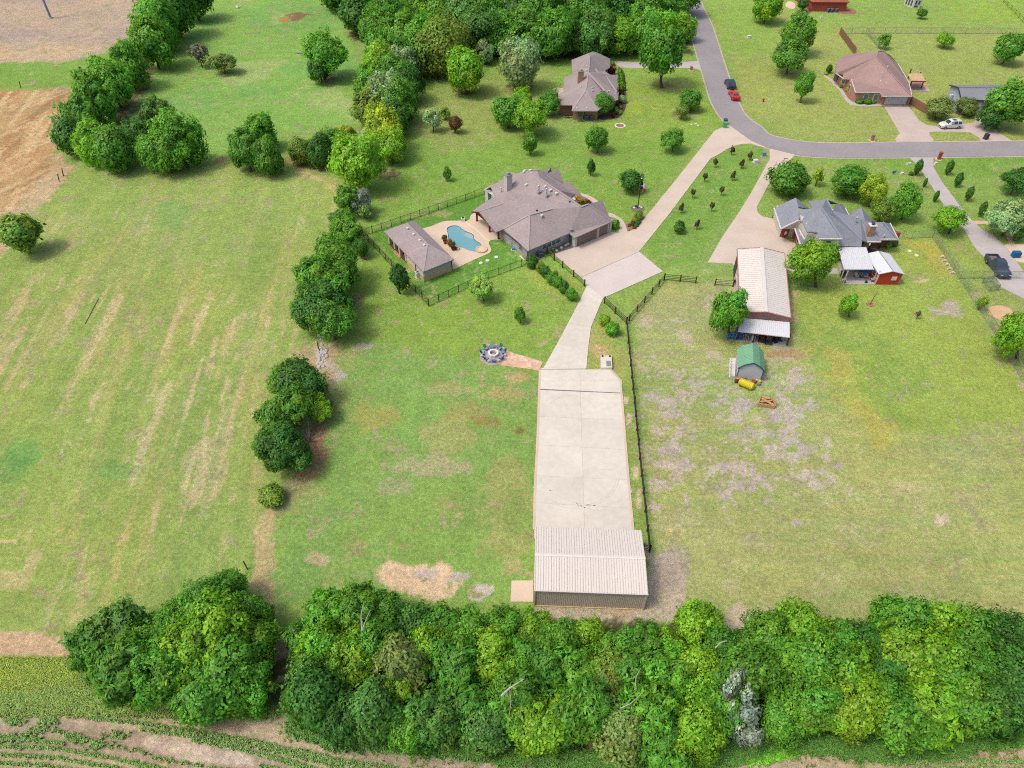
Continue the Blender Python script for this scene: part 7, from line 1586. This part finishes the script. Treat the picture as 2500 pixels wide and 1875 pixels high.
ring = cl(992,970); t = thing('stone_ring', 'round pinkish stone bed on the lawn below the brick house', 'stone ring', ring); MB().lathe((0,0,0),[(1.2,0),(1.2,.1),(.9,.1),(.88,.04)],18).build('rim', M('stone_white'), t, True); MB().lathe((0,0,0),[(.9,0),(.9,.05)],16).build('gravel', M('mulch_red'), t, True)
ring = cl(1273,825); t = thing('stone_ring', 'thin pale ring of stones on the lawn right of the brick house', 'stone ring', ring); mb = MB(); mb.tube([(1.1*cos(k*pi/10), 1.1*sin(k*pi/10), .03) for k in range(21)], .07, 5); mb.build('rim', M('stone_tan'), t, True)
# stone heap by the fence row
sh_ = random.Random(5)
hp_ = [GD(693+sh_.gauss(0,6), 760+sh_.gauss(0,14)) for _ in range(60)]
pd_ = thing('stone_heap', 'narrow heap of pale stones at the end of the fence row', 'stone heap', GD(693,765))
bm_ = MB().lathe((0,0,0),[(.2,0),(.26,.1),(.14,.24),(.02,.28)],6).build('stone', M('concrete_grey'), pd_, True)
for i, p in enumerate(hp_):
    o = bm_ if i == 0 else bm_.copy()
    if i: COL.objects.link(o); o.parent = pd_
    o.location = (p.x-pd_.location.x, p.y-pd_.location.y, 0); k = sh_.uniform(.5,1.1); o.scale = (k,k,k*.8)
# transmission pole at the top left, cut by the frame
g = zm(0,0,3.16)(392,140); t = thing('utility_pole', 'blue-grey steel pole in the mauve field, cut by the top edge', 'utility pole', g)
MB().tube([(0,0,0),(0,0,24)], [.32,.2], 10).build('pole', mat('pole_blue',(140,160,184),.5,.05,2), t, True); MB().box((0,0,22),(5,.2,.2)).build('cross_arm', MATS['pole_blue'], t, True); MB().lathe((0,0,0),[(.6,0),(.6,.25)],10).build('footing', M('concrete_grey'), t, True)
o = MB().lathe(zm(0,0,3.16)(1835,62), [(.5,0),(.55,.3),(.3,.6),(.05,.66)], 10).build('water_trough', M('white_plastic')); tag(o, 'small white tub in the top pasture by the frame edge', 'tub')
g = zm(600,0,3.16)(425,415); t = thing('fallen_log', 'pale fallen log left of the spreading oak', 'log', g); MB().tube([(-1.6,.3,.3),(0,0,.35),(1.4,-.3,.2)], [.12,.2,.22], 7).build('stem', M('bark_pale'), t, True); MB().tube([(-.6,.1,.3),(-1.0,.8,.8)], [.08,.03], 6).build('limb', M('bark_pale'), t, True)
g = zm(600,0,3.16)(905,915); t = thing('dead_snag', 'short pale bare snag left of the yellow-green tree', 'dead tree', g); MB().tube([(0,0,0),(-.1,0,1.6),(-.5,.2,3.0)], [.14,.1,.03], 6).build('stem', M('bark_pale'), t, True); MB().tube([(-.1,0,1.6),(.4,.1,2.6)], [.07,.02], 5).build('limb', M('bark_pale'), t, True)
# boards, sticks: small ground things
o = MB().beam(GD(184,700)+Vector((0,0,.03)), GD(213,645)+Vector((0,0,.03)), .10, .06).build('pipe', M('bark')); tag(o, 'long thin dark pipe lying in the hay field', 'pipe')
t = thing('stepping_board', 'pale board lying on the grass by the near corner of the large house', 'board', h1(800,1385)); MB().beam(h1(770,1355)+Vector((0,0,.05)), h1(835,1418)+Vector((0,0,.05)), .2, .08).build('board', M('stone_white'), t)
o = MB().box(GD(2192,555)+Vector((0,0,.5)), (1.2,.8,1.0)).build('blue_bin', M('blue_paint')); tag(o, 'dark blue box cut by the right edge beside the drive', 'bin')
flat('patio', [r5(1250,172), r5(1475,170), G(2540,600), G(2540,650), r5(1440,372), r5(1390,360)], .055, M('concrete_sand'), 'pale sand-coloured slab at the right edge beside the grey drive')
flat('footpath', [zm(2200,380,7.373)(1270,1175), zm(2200,380,7.373)(1500,1175), zm(2200,380,7.373)(1760,1240), zm(2200,380,7.373)(1950,1400), zm(2200,380,7.373)(2040,1590), zm(2200,380,7.373)(1940,1600), zm(2200,380,7.373)(1880,1420), zm(2200,380,7.373)(1740,1290), zm(2200,380,7.373)(1500,1235), zm(2200,380,7.373)(1300,1240)], .045, M('stepping'), 'brownish curved path at the right edge by the pale spreading tree')

# ------------------------------------------------------------ uncountable growth: crop rows, weeds, rough grass
def blades(name, label, spots, hgt, wid, col, seed, per=7, lean_=.6, KB=1.9):
    rg = np.random.default_rng(seed); sp = np.array(spots); n = len(sp)*per; base = np.repeat(sp, per, 0)
    a = rg.uniform(0, 2*pi, n); h = hgt*rg.uniform(.55,1.15, n); o = h*lean_*rg.uniform(.4,1.2,n); w_ = wid*rg.uniform(.6,1.3,n)
    bx = base[:,0]+rg.normal(0,.05,n); by = base[:,1]+rg.normal(0,.05,n)
    dx, dy = np.cos(a), np.sin(a)
    v = np.stack([np.stack([bx-dy*w_/2, by+dx*w_/2, np.zeros(n)],1), np.stack([bx+dy*w_/2, by-dx*w_/2, np.zeros(n)],1),
                  np.stack([bx+dx*o*.55+dy*w_*.45, by+dy*o*.55-dx*w_*.45, h],1), np.stack([bx+dx*o*.55-dy*w_*.45, by+dy*o*.55+dx*w_*.45, h],1),
                  np.stack([bx+dx*o*1.3, by+dy*o*1.3, h*.78],1)], 1).reshape(-1,3)
    f = np.arange(n)[:,None]*5; tri = np.concatenate([f+np.array([0,1,2]), f+np.array([0,2,3]), f+np.array([3,2,4])])
    gn = np.cross(v[tri[:,1]]-v[tri[:,0]], v[tri[:,2]]-v[tri[:,0]]); fl_ = gn[:,2] < 0; tri[fl_] = tri[fl_][:,[0,2,1]]
    me = bpy.data.meshes.new(name); me.vertices.add(len(v)); me.vertices.foreach_set('co', v.astype(np.float32).ravel()); me.loops.add(tri.size); me.loops.foreach_set('vertex_index', tri.astype(np.int32).ravel()); me.polygons.add(len(tri)); me.polygons.foreach_set('loop_start', np.arange(0,tri.size,3,dtype=np.int32)); me.polygons.foreach_set('loop_total', np.full(len(tri),3,np.int32)); me.update(calc_edges=True)
    t = rg.uniform(.6,1.45,n); hu = rg.normal(0,.14,n); tt = np.stack([t*(1+hu), t, t*(1-hu*.5), np.ones(n)],1)
    ca = me.color_attributes.new('tint','FLOAT_COLOR','POINT'); ca.data.foreach_set('color', np.repeat(np.clip(tt,.2,2),5,0).astype(np.float32).ravel()); me.polygons.foreach_set('use_smooth', np.ones(len(tri), bool)); nm_ = np.stack([dx*.35, dy*.35, np.ones(n)],1); nm_ /= np.linalg.norm(nm_,axis=1)[:,None]; me.normals_split_custom_set_from_vertices(np.repeat(nm_,5,0).tolist()); me.materials.append(M('leaf'))
    ob = bpy.data.objects.new(name, me); COL.objects.link(ob); stuff(ob); ob['label'] = label; l = [min(.6, v_*KB) for v_ in alb(PAL[col] if isinstance(col,str) else col)]; ob.color = (*l,1); return ob
def in_poly(poly, n, seed):
    rg = np.random.default_rng(seed); P = np.array(poly); out = []
    while len(out) < n:
        x = rg.uniform(P[:,0].min(), P[:,0].max(), 4000); y = rg.uniform(P[:,1].min(), P[:,1].max(), 4000); s = sdf(x, y, poly) > rg.uniform(-22, 12, 4000)
        for a,b in zip(x[s], y[s]): g = GD(a,b); out.append((g.x,g.y))
    return out[:n]
rgc = np.random.default_rng(3); rowsp = []
def crop_row(pts, dens=.16, keep=.92, wig=.045):
    P = [GD(x,y) for x,y in pts]
    for a,b in zip(P[:-1],P[1:]):
        L = (b-a).length; k = int(L/dens)
        for i in range(k):
            if rgc.uniform() < keep: p = a.lerp(b,(i+rgc.uniform())/k); rowsp.append((p.x+rgc.normal(0,wig), p.y+rgc.normal(0,wig)))
for (pts, kp) in (([(190,1552),(330,1567),(480,1592),(560,1605),(680,1635),(760,1655),(820,1670)],.95),([(305,1577),(430,1594),(560,1615),(700,1650),(740,1662)],.95),([(415,1600),(520,1620),(620,1643),(700,1668)],.95),
    ([(560,1630),(640,1655),(700,1680)],.9),([(120,1580),(220,1605),(330,1632)],.45),([(-20,1590),(60,1600),(140,1608)],.9),([(-20,1612),(120,1618),(250,1640),(330,1662)],.97),([(-20,1630),(120,1638),(250,1660),(300,1675)],.97),([(-20,1648),(100,1655),(200,1672)],.97),([(-20,1664),(100,1672)],.97),
    ([(640,1620),(720,1640),(820,1655),(900,1672)],.85),([(560,1655),(640,1672)],.8),([(880,1665),(960,1680)],.7),([(1900,1652),(2060,1645),(2240,1648)],.97),([(1880,1668),(2060,1660),(2240,1664)],.97),([(330,1638),(460,1660),(540,1672)],.5),([(275,1645),(400,1672)],.85)):
    crop_row(pts, .09, kp)
for c in ((30,1560),(90,1575),(60,1590),(250,1590),(210,1612),(100,1560),(170,1595),(20,1600)):
    for _ in range(26): g = GD(c[0]+rgc.normal(0,14), c[1]+rgc.normal(0,5)); rowsp.append((g.x,g.y))
blades('crop_rows', 'rows of young green crop along the bottom edge', rowsp, .40, .075, (118,150,86), 1, 8, .5, 2.7)
blades('weeds', 'tall yellow-green weeds above the crop rows at the bottom left', in_poly([(-20,1425),(160,1430),(230,1490),(420,1520),(600,1545),(470,1552),(230,1535),(-20,1535)], 6000, 2), .40, .075, (136,164,84), 2, 6, .9)
blades('weeds', 'yellow weeds at the left edge of the bottom strip', in_poly([(-20,1425),(160,1440),(170,1470),(60,1480),(-20,1500)], 1300, 3), .45, .075, (152,172,66), 3, 6, .9)
blades('undergrowth', 'low green growth along the foot of the bottom wood', in_poly([(620,1545),(760,1590),(900,1598),(1080,1615),(1250,1640),(1470,1655),(1600,1600),(1700,1590),(1900,1612),(2040,1600),(2220,1560),(2220,1590),(2040,1625),(1880,1632),(1680,1606),(1500,1668),(1280,1660),(1060,1632),(880,1612),(720,1606),(620,1565)], 5200, 4), .6, .085, (96,144,62), 4, 9, .7)
blades('ground_cover', 'bright creeping green plants at the foot of the wood on the right', in_poly([(1510,1640),(1600,1612),(1690,1602),(1740,1608),(1640,1636),(1560,1652)], 1400, 5) + in_poly([(2010,1600),(2110,1572),(2220,1560),(2220,1605),(2040,1612)], 1800, 6), .35, .16, (122,190,52), 5, 6, .7)
blades('rough_grass', 'scattered tufts on the bare strip below the wood', in_poly([(600,1560),(900,1600),(1300,1645),(1500,1660),(1700,1612),(2200,1612),(2200,1640),(1700,1640),(1400,1670),(900,1640),(620,1590)], 900, 7), .3, .06, (140,156,84), 6, 6, .7)
